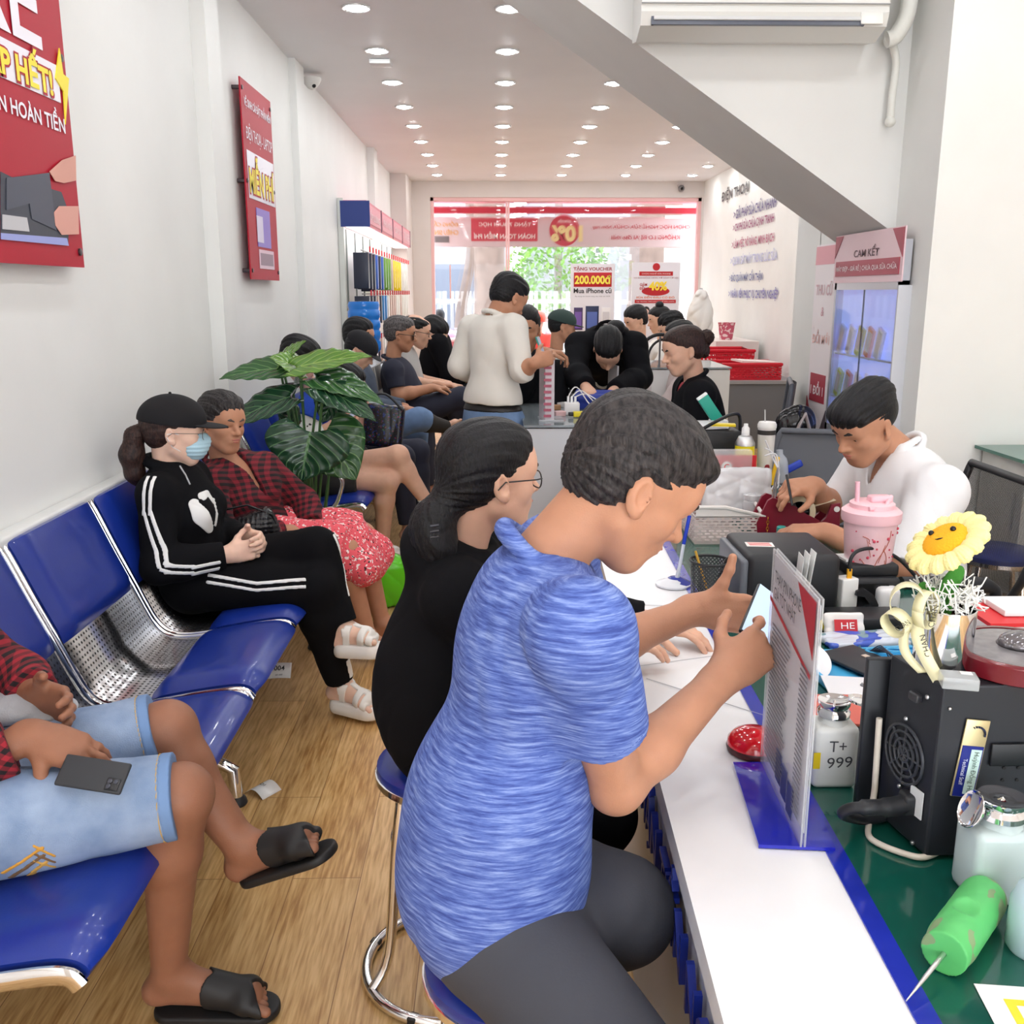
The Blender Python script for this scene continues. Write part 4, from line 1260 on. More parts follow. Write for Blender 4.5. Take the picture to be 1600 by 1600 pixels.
# the man in denim shorts at the left edge
m_denim = mat('faded_denim', srgb(156, 174, 200), .88, bump=.35, bscale=420, var=.3, vscale=9, col2=srgb(120, 142, 174))
_b = m_denim.node_tree
P5 = person('man in faded denim shorts and black slide sandals at the left edge',
    dict(pelvis=[-1.13, 1.79, .57], neck=[-1.30, 1.78, 1.05], shR=[-1.27, 1.60, .96], shL=[-1.25, 1.97, .96], hipR=[-1.10, 1.70, .57], hipL=[-1.10, 1.89, .58],
         elR=[-1.20, 1.62, .66], wrR=[-.915, 1.775, .740], elL=[-1.14, 2.12, .72], wrL=[-1.0, 1.97, .74],
         knR=[-.645, 1.80, .595], anR=[-.735, 1.88, .115], toeR=[-.515, 1.88, .035], knL=[-.735, 2.0, .645], anL=[-.575, 1.95, .385], toeL=[-.575 + .19 * .885 + .045 * .42, 1.95 - .19 * .20 - .045 * .1, .385 + .19 * .42 - .045 * .9], soleL=[.42, -.10, -.9]),
    SK['brown'], ([-1.24, 1.78, 1.20], 0, 5, 0), hair=short_hair, s=1.03, vox=.0035,
    hands=dict(R=dict(d=V(1, -.12, -.34), n=V(.2, -.45, 1), t=V(-.1, -1, -.55), curl=(.22, .28, .35, .4), tcurl=.1), L=dict(d=V(1, -.6, 0), n=V(0, .3, 1), t=V(0, 0, 1), curl=.4)),
    face=dict(lids=.4),
    top=dict(m=m_plaid2, i=.022, sleeve=1.86, fold=.004, hem=.12, seed=31),
    bottom=dict(m=m_denim, name='denim_shorts', i=.024, upto={'R': .97, 'L': .93}, fold=.0035, waist=.06, seed=8))
for q in 'RL': sandal(P5, q, 'slide_sandal', mat('black_rubber', srgb(30, 29, 30), .55), thick=.020, straps='cross', grow=.010)
for q, t_ in (('R', .955), ('L', .915)):
    J = P5.J; a = J['hip' + q]; b = J['kn' + q]; d = unit(b - a); p = a + (b - a) * t_
    rg = Field(); rg.cone(p - d * .012, p + d * .014, .12, .12, .001, cut=2)
    decal(P5.botfield, rg, .0022, mat('denim_hem', srgb(112, 142, 184), .85), 'hem', P5.body, vox=.0035)
    for z in (-.014,):
        rg = Field(); rg.cone(p + d * (z - .0012), p + d * (z + .0012), .12, .12, .001, cut=2)
        decal(P5.botfield, rg, .0026, flat(206, 168, 92, .8), 'seam', P5.body, vox=.0028)
for k in range(3):
    rg = Field()
    pts = [at(-5, 1365 + 14 * k, Z=.50), at(20, 1348 + 14 * k, Z=.50), at(50, 1332 + 13 * k, Z=.50), at(84, 1350 + 12 * k, Z=.50), at(70, 1372 + 9 * k, Z=.50)]
    pts = [at(-12, 1372 + 13 * k, Y=1.62), at(22, 1352 + 13 * k, Y=1.62), at(50, 1332 + 13 * k, Y=1.62), at(84, 1352 + 12 * k, Y=1.63)]
    rg = strip_region(pts, .0028, V(0, -1, .4), .12); decal(P5.botfield, rg, .002, flat(*((206, 150, 60), (120, 90, 60), (216, 166, 80))[k], .8), 'embroidery', P5.body, vox=.0028)
# ring on his finger and the phone under his hand
ph2 = MB(); ph2.box((0, 0, 0), (.150, .074, .010), bev=.005); ph2.box((.052, -.018, .0062), (.030, .028, .003), bev=.003, mi=1)
for a_, b_ in ((.045, -.012), (.045, -.024), (.058, -.012)): ph2.lathe([(.0055, 0), (.0055, .0022), (.004, .0026), (0, .0026)], 14, c=(a_, b_, .0075), mi=2)
p2 = ph2.build('smartphone', [flat(48, 50, 54, .55), flat(34, 35, 38, .3), flat(60, 62, 72, .1)], label='black smartphone under the hand of the man in denim shorts', cat='phone')
p2.location = at(146, 1210, Y=1.70); p2.rotation_euler = (math.radians(38), math.radians(8), math.radians(-4)); p2.scale = (.86, .86, .86)
# ------------------------------------------------------------------ the service counter and everything on it
CZ = 0.75
def P(x, y, Z=CZ): return at(x, y, Z=Z)
M_wlam = mat('white_laminate', srgb(240, 240, 242), .25, spec=.5, var=.03, vscale=9)
M_glass = mat('clear_glass', (1, 1, 1), .03, trans=1.0, alpha=.3, ior=1.45)
M_acryl = mat('clear_acrylic', (.93, .95, .97), .04, alpha=.30, spec=.6)
M_green = mat('green_mat', srgb(18, 84, 72), .12, var=.15, vscale=5, spec=.6, coat=.4)
M_tape = mat('blue_tape', srgb(30, 48, 176), .2, var=.2, vscale=14, coat=.4)
M_bk = mat('black_plastic', srgb(32, 33, 37), .45)
M_bkm = mat('black_metal', srgb(34, 36, 42), .42, bump=.03, bscale=300)
xe = lambda y: .268 + (y - .9) * .0365       # the counter's front edge runs a little askew
ct = empty('service_counter', (.3, 2.6, 0)); tag(ct, 'long white service counter with a blue taped green mat and blue lettering', 'counter')
O = V(.3, 2.6, 0)
ya, yb = .45, 4.75
def slab(x0f, x1f, z0, z1, name, m, par=ct, y0=ya, y1=yb):
    g = MB(); A = [(x0f(y0), y0), (x1f(y0), y0), (x1f(y1), y1), (x0f(y1), y1)]
    g.add([(a - O[0], b - O[1], z) for z in (z0, z1) for a, b in A], [(3, 2, 1, 0), (4, 5, 6, 7), (0, 1, 5, 4), (1, 2, 6, 5), (2, 3, 7, 6), (3, 0, 4, 7)])
    return g.build(name, m, par)
xt = lambda y: .512 + (y - 1.3) * .035
slab(xe, lambda y: xe(y) + .9, .705, CZ - .002, 'worktop', M_wlam)
slab(lambda y: xt(y) + .03, lambda y: xe(y) + .895, CZ - .002, CZ, 'cutting_mat', M_green, y0=ya + .01, y1=yb - .01)
slab(xt, lambda y: xt(y) + .03, CZ - .002, CZ + .0006, 'blue_tape', M_tape, y0=ya + .01, y1=yb - .01)
slab(lambda y: xe(y) + .02, lambda y: xe(y) + .04, .0, .705, 'front_panel', mat('grey_laminate', srgb(196, 198, 204), .35))
slab(lambda y: xe(y) + .02, lambda y: xe(y) + .88, .0, .70, 'end_panel', M_wlam, y0=yb - .03, y1=yb - .01)
txt = lettering('lettering', 'NHẬN TIỀN NGAY', (0, 0, 0), (0, -1, 0), (0, 0, 1), 1.0, .16, flat(30, 50, 150, .35), ct)
sd = txt.modifiers.new('s', 'SOLIDIFY'); sd.thickness = .012; sd.offset = 0
txt.location = (xe(1.38) - .3 + .010, 1.42 - 2.6, .60); txt.rotation_euler = (0, 0, -math.atan(.0365))
g = MB()
for a, b in (((988, 1042), (1150, 1020)), ((1000, 945), (1075, 948)), ((1010, 1060), (1200, 1120))):
    p, q = P(*a), P(*b); g.tube([p - O + V(0, 0, .0002), q - O + V(0, 0, .0002)], .0009, 6)
g.build('paper_seam', flat(190, 190, 194, .5), ct)

def thing(name, label, cat, loc=(0, 0, 0), rz=0, group=None): return empty(name, loc, rz, label, cat, group)
# --- acrylic menu stand on its blue foot
a, b, c_, d_ = P(1145, 1195), P(1245, 1195), P(1305, 1330), P(1185, 1325)
mid = (a + b + c_ + d_) / 4
st = thing('sign_stand', 'clear acrylic price list stand on a blue base beside the red bell', 'sign stand', mid)
base = MB(); q = [p - mid for p in (d_, c_, b, a)]
base.add([tuple(p[:2]) + (z,) for z in (0, .006) for p in q], [(3, 2, 1, 0), (4, 5, 6, 7), (0, 1, 5, 4), (1, 2, 6, 5), (2, 3, 7, 6), (3, 0, 4, 7)])
base.build('base', mat('blue_acrylic', srgb(24, 34, 176), .08, coat=.6), st)
pn, pf = P(1254, 1329) - mid, P(1191, 1192) - mid
hN, hF = at(1284, 930, Y=(P(1254, 1329))[1])[2] - CZ, at(1214, 862, Y=(P(1191, 1192))[1])[2] - CZ
H = (hN + hF) / 2; w_ = np.linalg.norm(pn - pf); u = unit(pn - pf); nrm = V(u[1], -u[0], 0)
if nrm[0] > 0: nrm = -nrm
def sheet(name, off, m, u0=0, u1=1, z0=0.006, z1=None, t=.003, par=st):
    z1 = H if z1 is None else z1; g = MB()
    c = pf + u * w_ * (u0 + u1) / 2 + nrm * off + V(0, 0, (z0 + z1) / 2)
    g.box(c, (t, w_ * (u1 - u0), z1 - z0), rotz(math.atan2(u[1], u[0]) - PI / 2)); return g.build(name, m, par)
sheet('front_sheet', .003, M_acryl); sheet('back_sheet', -.003, M_acryl)
pp = sheet('paper_insert', 0, mat('list_paper', srgb(214, 214, 220), .6, alpha=.72), z0=.03, z1=H - .01, t=.0012)
def onst(uu, zz, off=.006): return pf + u * w_ * uu + nrm * off + V(0, 0, zz)
rdm = flat(186, 46, 62, .5)
vv = V(0, 0, 1)
g = MB(); g.add([onst(.02, H * .80), onst(.97, H * .70), onst(.97, H * .68), onst(.02, H * .78)], [(0, 1, 2, 3)]); g.add([onst(.62, H * .985), onst(.99, H * .985), onst(.99, H * .76)], [(0, 1, 2)]); g.build('red_print', rdm, pp)
lettering('title_text', 'THAY PIN IPHONE\nGIÁ TỐT NHẤT', onst(.42, H * .87), u, vv + u * 0, .17, .05, flat(60, 60, 66, .6), pp)
g = MB()
for k in range(30):
    z = H * (.70 - .0205 * k)
    g.add([onst(.12, z), onst(.52 + .04 * math.sin(k), z), onst(.52 + .04 * math.sin(k), z - .0035), onst(.12, z - .0035)], [(0, 1, 2, 3)])
    g.add([onst(.78, z), onst(.93, z), onst(.93, z - .0035), onst(.78, z - .0035)], [(0, 1, 2, 3)])
g.build('price_lines', flat(120, 120, 128, .6), pp)
g = MB()
for k in range(3): g.box(onst(.45 + .14 * k, .06 - .008 * k, .004), (.002, .035, .055), rotz(math.atan2(u[1], u[0]) - PI / 2))
g.build('phone_picture', flat(36, 48, 110, .4), pp)
# --- red call bell
p = P(1178, 1172)
t = thing('call_bell', 'round glossy red call bell behind the acrylic price list stand', 'bell', p); t.scale = (1.25, 1.25, 1.3)
MB().lathe([(.040, 0), (.042, .006), (.041, .010)], 36).build('base', flat(70, 20, 24, .4), t)
MB().lathe([(.041, .010), (.040, .018), (.032, .027), (.018, .033), (0, .035)], 36).build('dome', mat('red_gloss', srgb(206, 22, 38), .12, coat=.6), t)
# --- pen on a swivel foot
p = P(1052, 914)
t = thing('pen_holder', 'blue and white desk pen standing in its round swivel base', 'pen holder', p)
MB().lathe([(.052, 0), (.053, .006), (.035, .012), (.020, .020), (0, .022)], 32).build('base', flat(232, 234, 240, .25), t)
MB().lathe([(.048, .0065), (.030, .014), (.018, .022), (0, .024)], 32, c=(.006, .004, .001)).build('base_ring', flat(28, 46, 150, .25), t)
g = MB(); g.tube([(.01, 0, .02), (.020, .01, .06), (.030, .02, .12)], [.007, .0055, .005], 12, mi=0); g.tube([(.030, .02, .12), (.046, .03, .205)], .0055, 12, mi=1)
g.build('pen', [flat(214, 220, 232, .2), flat(32, 62, 190, .25)], t)
# --- mesh pencil cup
p = P(1106, 950)
t = thing('pencil_cup', 'black wire mesh pencil cup with a pencil and a marker in it', 'pencil cup', p)
def meshmat(name, col, nu, nv, thr=.30):
    m = mat(name, col, .4); nt = m.node_tree; b = nt.nodes['Principled BSDF']
    uv = _n(nt, 'ShaderNodeUVMap'); mp = _n(nt, 'ShaderNodeMapping'); mp.inputs['Scale'].default_value = (nu, nv, 1); mp.inputs['Rotation'].default_value = (0, 0, PI / 4)
    vo = _n(nt, 'ShaderNodeTexVoronoi'); vo.feature = 'F1'; vo.distance = 'CHEBYCHEV'; vo.inputs['Randomness'].default_value = 0; vo.inputs['Scale'].default_value = 1
    nt.links.new(uv.outputs[0], mp.inputs[0]); nt.links.new(mp.outputs[0], vo.inputs['Vector'])
    g = _n(nt, 'ShaderNodeMath', operation='GREATER_THAN'); g.inputs[1].default_value = thr; nt.links.new(vo.outputs['Distance'], g.inputs[0]); nt.links.new(g.outputs[0], b.inputs['Alpha'])
    return m
def cylmesh(name, r0, r1, z0, z1, m, par, n=48):
    g = MB(); vs = []
    for z, r in ((z0, r0), (z1, r1)):
        for k in range(n + 1): a_ = 2 * PI * k / n; vs.append((r * math.cos(a_), r * math.sin(a_), z))
    g.add(vs, [(k, k + 1, n + 2 + k, n + 1 + k) for k in range(n)], 0, True)
    o = g.build(name, m, par, autosmooth=False); uvl = o.data.uv_layers.new(name='UVMap')
    for lp in o.data.loops: i = lp.vertex_index; uvl.data[lp.index].uv = ((i % (n + 1)) / n, i // (n + 1))
    return o
cylmesh('mesh_body', .046, .054, .004, .135, meshmat('wire_mesh', srgb(60, 60, 64), 44, 17, .31), t)
g = MB(); g.lathe([(.047, 0), (.048, .005), (.0, .006)], 40)
g.tube([(.054 * math.cos(a_), .054 * math.sin(a_), .136) for a_ in np.linspace(0, 2 * PI, 41)[:-1]], .0035, 8, closed=True); g.build('rim', M_bk, t)
MB().tube([(.01, 0, .01), (-.035, .03, .155)], .0035, 8).build('pencil', flat(208, 160, 60, .5), t)
MB().tube([(0, 0, .01), (.045, -.01, .140), (.060, -.012, .150)], [.006, .007, .009], 10).build('marker', flat(25, 25, 28, .3), t)
# --- receipt printer with silver front, and its black neighbour
p = P(1158, 962); zt = at(1160, 868, Y=p[1])[2] - CZ
t = thing('receipt_printer', 'black receipt printer with a silver front and round knob behind the pencil cup', 'printer', p)
MB().box((.135, .13, zt / 2), (.25, .27, zt), bev=.018).build('body', M_bk, t)
MB().box((.004, .13, zt / 2 - .004), (.022, .26, zt - .02), bev=.009).build('front_panel', flat(104, 108, 116, .35), t)
MB().lathe([(.014, 0), (.014, .012), (.010, .015), (0, .015)], 24, c=(-.008, .10, zt * .55), M=roty(-PI / 2)).build('knob', M_chrome, t)
g = MB(); g.box((.07, .11, zt + .0008), (.075, .045, .001), rotz(-.1)); s_ = g.build('warning_label', flat(240, 236, 232, .5), t)
g = MB()
for k in range(4): g.box((.07, .098 + .009 * k, zt + .0016), (.06, .003, .0006), rotz(-.1))
g.build('label_print', flat(214, 80, 80, .5), s_)
t2 = thing('label_printer', 'black label printer with white paper strips between the cards and the tumbler', 'printer', p + V(.30, .07, 0))
MB().box((.06, .08, .045), (.17, .22, .09), bev=.012).box((.075, .05, .105), (.14, .12, .035), bev=.008).build('body', M_bk, t2)
MB().box((.03, .06, .124), (.05, .07, .006), rotz(.1)).box((.075, .04, .126), (.04, .05, .006), rotz(.1)).build('paper_strip', flat(226, 226, 224, .5), t2)
MB().box((.06, -.032, .05), (.10, .004, .05)).build('slot', flat(12, 12, 14, .3), t2)
# --- cards standing between
p = at(1238, 930, Y=2.50)
t = thing('card_holder', 'bunch of white plastic cards standing upright behind the price list stand', 'card holder', (p[0], 2.42, CZ))
MB().box((0, 0, .012), (.06, .05, .024), bev=.004).build('base', M_bk, t)
for k in range(3): MB().box((-.014 + .014 * k, .002 * k, .10 + .004 * k), (.0016, .045, .16), rotx(.12 - .05 * k) @ roty(.02 + .05 * k), bev=.0006).build('card', flat(232, 232, 230, .35), t)
# --- beige woven basket with leaflets
p = P(1138, 850)
t = thing('storage_basket', 'beige plastic basket with a slotted weave on the counter', 'basket', p)
wv = mat('beige_plastic', srgb(214, 200, 196), .45)
def slotted(w, h, nx, nz, u, v, o, name, par, m, top=None):
    """a wall pierced by staggered slots: rows of bars with short uprights"""
    g = MB(); u, v, o = V(u), V(v), V(o); n_ = np.cross(u, v)
    Mx = np.stack([u, n_, v], 1)
    for k in range(nz + 1):
        z = h * k / nz
        wid = w if top is None else w
        g.box(o + v * z, (wid, .004, h / nz * .50), Mx)
        if k < nz:
            for j in range(nx):
                g.box(o + v * (z + h / nz / 2) + u * (w * ((j + (.5 if k % 2 else 0)) / nx - .5) + .004), (w / nx * .32, .004, h / nz * .6), Mx)
    return g.build(name, m, par)
bw, bd = .235, .30
slotted(bw, .085, 9, 8, (1, 0, 0), (0, 0, 1), (0, 0, .01), 'side_wall', t, wv)
slotted(bd, .085, 9, 8, (0, 1, 0), (0, 0, 1), (-bw / 2, bd / 2, .01), 'side_wall', t, wv)
slotted(bd, .085, 9, 8, (0, 1, 0), (0, 0, 1), (bw / 2, bd / 2, .01), 'side_wall', t, wv)
slotted(bw, .14, 9, 12, (1, 0, 0), (0, 0, 1), (0, bd, .01), 'side_wall', t, wv)
MB().box((0, bd / 2, .004), (bw, bd, .008)).build('bottom', wv, t)
g = MB(); rim = [(-bw / 2, 0, .13), (-bw / 2 + .10, -.002, .13), (bw / 2, -.002, .098), (bw / 2, bd, .15), (-bw / 2, bd, .15)]
g.tube([rim[0], rim[1], rim[2], rim[3], rim[4], rim[0]], .007, 8); g.prism([(-bw / 2, .095), (bw / 2, .095), (bw / 2, .10), (-bw / 2 + .10, .13), (-bw / 2, .13)], (0, .004, 0), o=(0, -.002, 0)); g.build('rim', flat(232, 226, 222, .4), t)
# leaflet, bag and jar behind and in it
p = P(1150, 815) + V(0, .30, 0); zc = .93
t = thing('leaflet_holder', 'red leaflet about used phones in a clear holder behind the beige basket', 'leaflet', (p[0] + .0, 3.72, CZ))
hh = at(1150, 710, Y=3.74)[2] - CZ
MB().box((0, .02, .12), (.20, .05, .24)).build('holder', M_acryl, t)
lf = MB().box((0, 0, hh / 2), (.235, .004, hh)).build('leaflet', flat(206, 34, 44, .4), t)
lettering('print', 'iPhone Cũ', (.02, -.004, hh - .105), (1, 0, 0), (0, 0, 1), .15, .028, flat(248, 240, 236, .5), lf)
lettering('print', 'F', (-.09, -.004, hh - .15), (1, 0, 0), (0, 0, 1), .014, .026, flat(248, 240, 236, .5), lf)
MB().lathe([(.021, 0), (.021, .001), (0, .001)], 24, c=(0, -.003, hh - .045), M=rotx(PI / 2)).build('round_emblem', flat(248, 244, 240, .5), lf)
lettering('emblem_mark', 'C', (.0, -.0055, hh - .045), (1, 0, 0), (0, 0, 1), .020, .022, flat(200, 40, 50, .5), lf)
MB().lathe([(.010, 0), (.010, .001), (0, .001)], 16, c=(.085, -.003, hh - .105), M=rotx(PI / 2)).build('yellow_dot', flat(250, 190, 80, .5), lf)
t = thing('plastic_bag', 'clear zip bag of white paper towels standing in the beige basket', 'bag', at(1158, 800, Y=3.42) * V(1, 1, 0) + V(-.02, 0, CZ + .01))
F = Field(); F.box((0, .0, .12), (.125, .022, .095), rotx(-.18), .016, .02); F.noise = folds(.005, 30, (0, 0, 1), 5)
F.build('bag', mat('bag_film', srgb(226, 226, 228), .15, alpha=.72, spec=.8), t, vox=.004)
t = thing('glass_jar', 'small round glass jar at the edge of the beige basket', 'jar', at(1168, 790, Y=3.40) * V(1, 1, 0) + V(.0, -.06, CZ + .0))
MB().lathe([(.028, 0.02), (.033, .03), (.033, .12), (.028, .125), (.033, .128), (.033, .145), (0, .147)], 28).build('glass_body', mat('jar_glass', (.8, .82, .84), .05, alpha=.55, metal=.3), t)
t = thing('cable_bundle', 'white charging cables looped beside the red leaflet', 'cable', at(1195, 770, Y=3.6) * V(1, 1, 0) + V(0, 0, CZ))
g = MB(); 
for k in range(3): g.tube(smooth_line([(-.01, 0, .30 - .03 * k), (.02 + .01 * k, .01, .24), (.045, -.02, .17 - .02 * k), (.01, -.05, .12), (-.02, -.06, .06), (.03, -.05, .01)], 6), .0028, 6)
g.build('cable', flat(226, 226, 230, .4), t)
# --- maroon tape dispenser
p = P(1250, 850)
t = thing('tape_dispenser', 'maroon desk tape dispenser holding a roll of cream masking tape', 'tape dispenser', p)
hz = at(1195, 778, Y=p[1])[2] - CZ
mm_ = mat('maroon_plastic', srgb(128, 24, 46), .35, spec=.5)
prof = [(-.15, .035), (-.155, .075), (-.12, hz - .01), (-.105, hz), (-.04, hz - .02), (.02, hz - .06), (.07, hz - .085), (.085, hz - .07), (.10, hz - .025), (.13, hz - .02), (.135, .0), (-.12, .0)]
for s_ in (0, .075): MB().prism(prof, (0, .012, 0), o=(0, s_, 0)).build('side_wall', mm_, t)
MB().box((.0, .044, .03), (.26, .07, .06)).build('base', mm_, t)
mid_ = V(-.005, .044, hz - .055)
g = MB(); 
g.lathe([(.038, -.026), (.058, -.026), (.058, .026), (.038, .026), (.038, -.026)], 40, c=mid_, M=rotx(PI / 2)); ro = g.build('tape_roll', mat('masking_tape', srgb(226, 210, 176), .6), t)
g = MB(); g.lathe([(.036, -.024), (.0375, -.024), (.0375, .024), (.036, .024), (.036, -.024)], 32, c=mid_, M=rotx(PI / 2)); g.lathe([(.012, -.03), (.012, .03)], 20, c=mid_, M=rotx(PI / 2))
for k in range(6): a_ = k * PI / 3; g.box(mid_ + V(math.cos(a_) * .024, -.015, math.sin(a_) * .024), (.026, .006, .007), roty(-a_))
g.build('hub', flat(30, 30, 34, .35), ro)
MB().box(mid_ + V(.085, 0, .028), (.09, .04, .0012), roty(-.28)).build('tape_tongue', flat(236, 226, 200, .5), ro)
MB().lathe([(.010, 0), (.010, .003), (.005, .004)], 20, c=(.118, -.001, hz - .04), M=rotx(PI / 2)).build('end_disc', flat(236, 232, 228, .4), t)
MB().tube([(-.09, .03, hz - .03), (-.085, .03, hz + .06), (-.08, .032, hz + .10)], .003, 8).tube([(-.096, .04, hz - .03), (-.090, .036, hz + .06), (-.083, .034, hz + .10)], .003, 8).build('tweezers', M_steel, t)
# --- small bottle with a teal cap, gold chain, sticky note with a plug
p = P(1212, 856) 
t = thing('nail_bottle', 'small pink bottle with a teal cap in front of the maroon tape dispenser', 'bottle', p + V(0, -.05, 0))
MB().lathe([(.020, 0), (.022, .004), (.022, .045), (.010, .058), (.010, .062)], 24).build('body', flat(196, 64, 92, .25), t)
MB().lathe([(.016, .060), (.016, .085), (.013, .088), (0, .088)], 24).build('cap', flat(38, 150, 140, .3), t)
t = thing('gold_chain', 'thin gold chain hanging between the beige basket and the maroon dispenser', 'chain', P(1193, 850) + V(0, -.035, 0))
g = MB()
for k in range(9): g.tube([(.004 * math.cos(a_) * (1 if k % 2 else .3) , .004 * math.cos(a_) * (.3 if k % 2 else 1), .008 + .011 * k + .007 * math.sin(a_)) for a_ in np.linspace(0, 2 * PI, 11)[:-1]], .0013, 5, closed=True)
g.build('chain', mat('gold', srgb(190, 140, 50), .3, metal=1), t)
# --- pink tumbler
p = P(1350, 938); zt = at(1358, 782, Y=p[1])[2] - CZ
t = thing('tumbler', 'tall pale pink tumbler with red blossoms and a lidded top', 'tumbler', p)
rb, rt_ = .052, .072; H1 = zt * .82
pk = srgb(240, 200, 206)
MB().lathe([(rb, 0), (rb + .002, .01), (rt_, H1)], 48).build('cup_body', mat('pink_enamel', pk, .3, coat=.3, var=.06, vscale=20), t)
MB().lathe([(rt_ + .006, H1 - .004), (rt_ + .008, H1 + .004), (rt_ + .008, H1 + .024), (rt_ - .004, H1 + .034), (rt_ - .012, H1 + .034), (rt_ - .012, H1 + .046), (rt_ - .018, H1 + .050), (0, H1 + .050)], 48).build('lid', flat(244, 196, 204, .35), t)
l_ = MB(); l_.box((.02, -.0, H1 + .056), (.062, .04, .022), bev=.008); l_.tube([(.05, 0, H1 + .062), (.02, -.045, H1 + .045), (-.03, -.055, H1 + .040)], .007, 10); l_.build('lid_latch', flat(240, 190, 200, .35), t)
MB().tube([(-.042, 0, H1 + .04), (-.046, 0, H1 + .105)], .0065, 12).build('straw', flat(244, 190, 202, .2), t)
br = MB(); fl_ = MB(); rr = random.Random(3)
def onc(a_, z, e=.0012): r = rb + (rt_ - rb) * z / H1 + e; return (r * math.cos(a_), r * math.sin(a_), z)
for a0, z0, da, dz in ((-1.1, H1 * .92, -.45, -.10), (-1.35, H1 * .70, .35, -.08), (-2.2, H1 * .85, .4, -.02), (-1.6, H1 * .35, -.5, .05)):
    br.tube([onc(a0 + da * t_ + .1 * math.sin(t_ * 5), z0 + dz * t_) for t_ in np.linspace(0, 1, 8)], .0012, 5)
    br.tube([onc(a0 + da * (.4 + .5 * t_), z0 + dz * .4 - .05 * t_) for t_ in np.linspace(0, 1, 5)], .0009, 5)
for k in range(26):
    a0, z0 = rr.uniform(-2.9, -.2), rr.uniform(.03, H1 * .93); s0 = rr.choice((.0022, .003, .0045))
    c0 = V(onc(a0, z0, .0008)); fl_.sphere(c0, (s0, s0, s0), 8)
br.build('branch_print', flat(196, 110, 90, .5), t); fl_.build('blossom_print', flat(206, 70, 92, .5), t)
# --- chargers
p = P(1322, 957); zt = at(1322, 905, Y=p[1])[2] - CZ
t = thing('wall_charger', 'white square wall charger with a black cable plugged in by its orange tip', 'charger', p)
MB().box((0, .02, zt / 2), (.052, .045, zt), rotz(.3), bev=.004).build('housing', flat(238, 238, 236, .3), t)
MB().box((.004, .01, zt + .012), (.012, .008, .028)).build('plug', flat(246, 178, 40, .35), t)
MB().tube(smooth_line([(.004, .01, zt + .02), (.006, .012, zt + .055), (.03, .02, zt + .075), (.09, .05, zt + .07), (.17, .08, zt + .03), (.26, .10, zt - .06)], 8), .005, 10).build('cable', M_bk, t)
t = thing('power_adapter', 'white rounded power adapter beside the knotted ribbon', 'charger', P(1388, 958))
MB().box((0, .02, .035), (.062, .05, .07), bev=.014).build('housing', flat(236, 236, 238, .3), t)
t = thing('tape_cutter', 'small black curved gadget between the two white chargers', 'gadget', P(1352, 958))
g = MB(); g.prism([(-.03, 0), (.035, 0), (.036, .02), (.02, .05), (-.005, .066), (-.028, .062), (-.03, .05), (-.005, .045), (.01, .025), (-.03, .012)], (0, .03, 0)); g.build('body', M_bk, t)
t = thing('black_case', 'long black case under the chargers', 'case', P(1375, 985, CZ))
MB().box((.0, .07, .018), (.20, .10, .036), bev=.004).build('case', M_bk, t)
t.location = P(1368, 992)
# --- blue packet, sweets, tray with phone parts
p = P(1320, 985)
t = thing('sweet_wrapper', 'white sweet wrapper with a red and white printed block', 'wrapper', P(1312, 988) + V(0, -.02, 0))
F = Field(); F.box((0, 0, .03), (.05, .010, .028), rotx(-.4), .008, .01); F.noise = folds(.003, 60, (1, 0, 0), 2)
F.build('wrapper', flat(238, 236, 232, .3), t, vox=.003)
MB().box((0, -.018, .032), (.058, .001, .030), rotx(-.4)).build('red_print', flat(200, 30, 44, .4), t)
lettering('print', 'HE', (.004, -.0195, .032), (1, 0, 0), (0, .38, .92), .034, .016, flat(246, 246, 244, .4), t)
MB().sphere((-.035, .03, .016), (.03, .016, .014), 14).build('yellow_sweet', flat(240, 220, 30, .3), t)
t = thing('parts_bags', 'flat clear plastic bags with blue printing lying on the counter', 'bag', P(1340, 1005))
F = Field(); F.box((.03, 0, .010), (.12, .045, .008), rotz(.1), .006, .01); F.box((.10, -.01, .014), (.05, .03, .006), rotz(-.3), .005, .01); F.noise = folds(.0035, 45, (1, .3, 0), 7)
F.build('bag', blotch('blue_print_film', srgb(206, 214, 226), [(srgb(70, 100, 200), .55, 14), (srgb(120, 150, 160), .62, 20)], rough=.15), t, vox=.003)
c0 = P(1385, 1050)
t = thing('parts_tray', 'bright blue plastic tray with round cups for phone parts', 'tray', c0)
tb = flat(72, 172, 222, .35)
MB().box((-.03, -.02, .004), (.30, .24, .006), rotz(.12)).build('floor_plate', tb, t)
g = MB()
for (cx_, cy_, lx, ly) in ((-.03, .10, .30, .008), (-.03, -.14, .30, .008), (-.18, -.02, .008, .24), (.12, -.02, .008, .24), (.02, .06, .2, .006)): g.box(rotz(.12) @ V(cx_, cy_, .012), (lx, ly, .018), rotz(.12))
for (cx_, cy_) in ((.0, .075), (.05, .08), (.095, .085)): g.tube([(cx_ + .02 * math.cos(a_), cy_ + .012 * math.sin(a_), .022) for a_ in np.linspace(0, 2 * PI, 17)[:-1]], .0035, 6, closed=True)
g.build('rim', tb, t)
t = thing('open_phone', 'opened black phone housing with loose ribbon connectors on the blue tray', 'phone', P(1352, 1048) + V(0, 0, .014))
MB().box((0, 0, .005), (.115, .19, .008), rotz(.45), bev=.003).build('housing', flat(44, 45, 50, .5), t)
MB().box((.01, .03, .0105), (.014, .014, .002), rotz(.45)).build('flex_label', flat(214, 196, 180, .5), t)
g = MB()
for k in range(6): g.tube(smooth_line([(.03 + .004 * k, .06, .008), (.05, .045 - .01 * k, .03), (.06 + .004 * k, .02 - .01 * k, .012)], 4), .0016, 5)
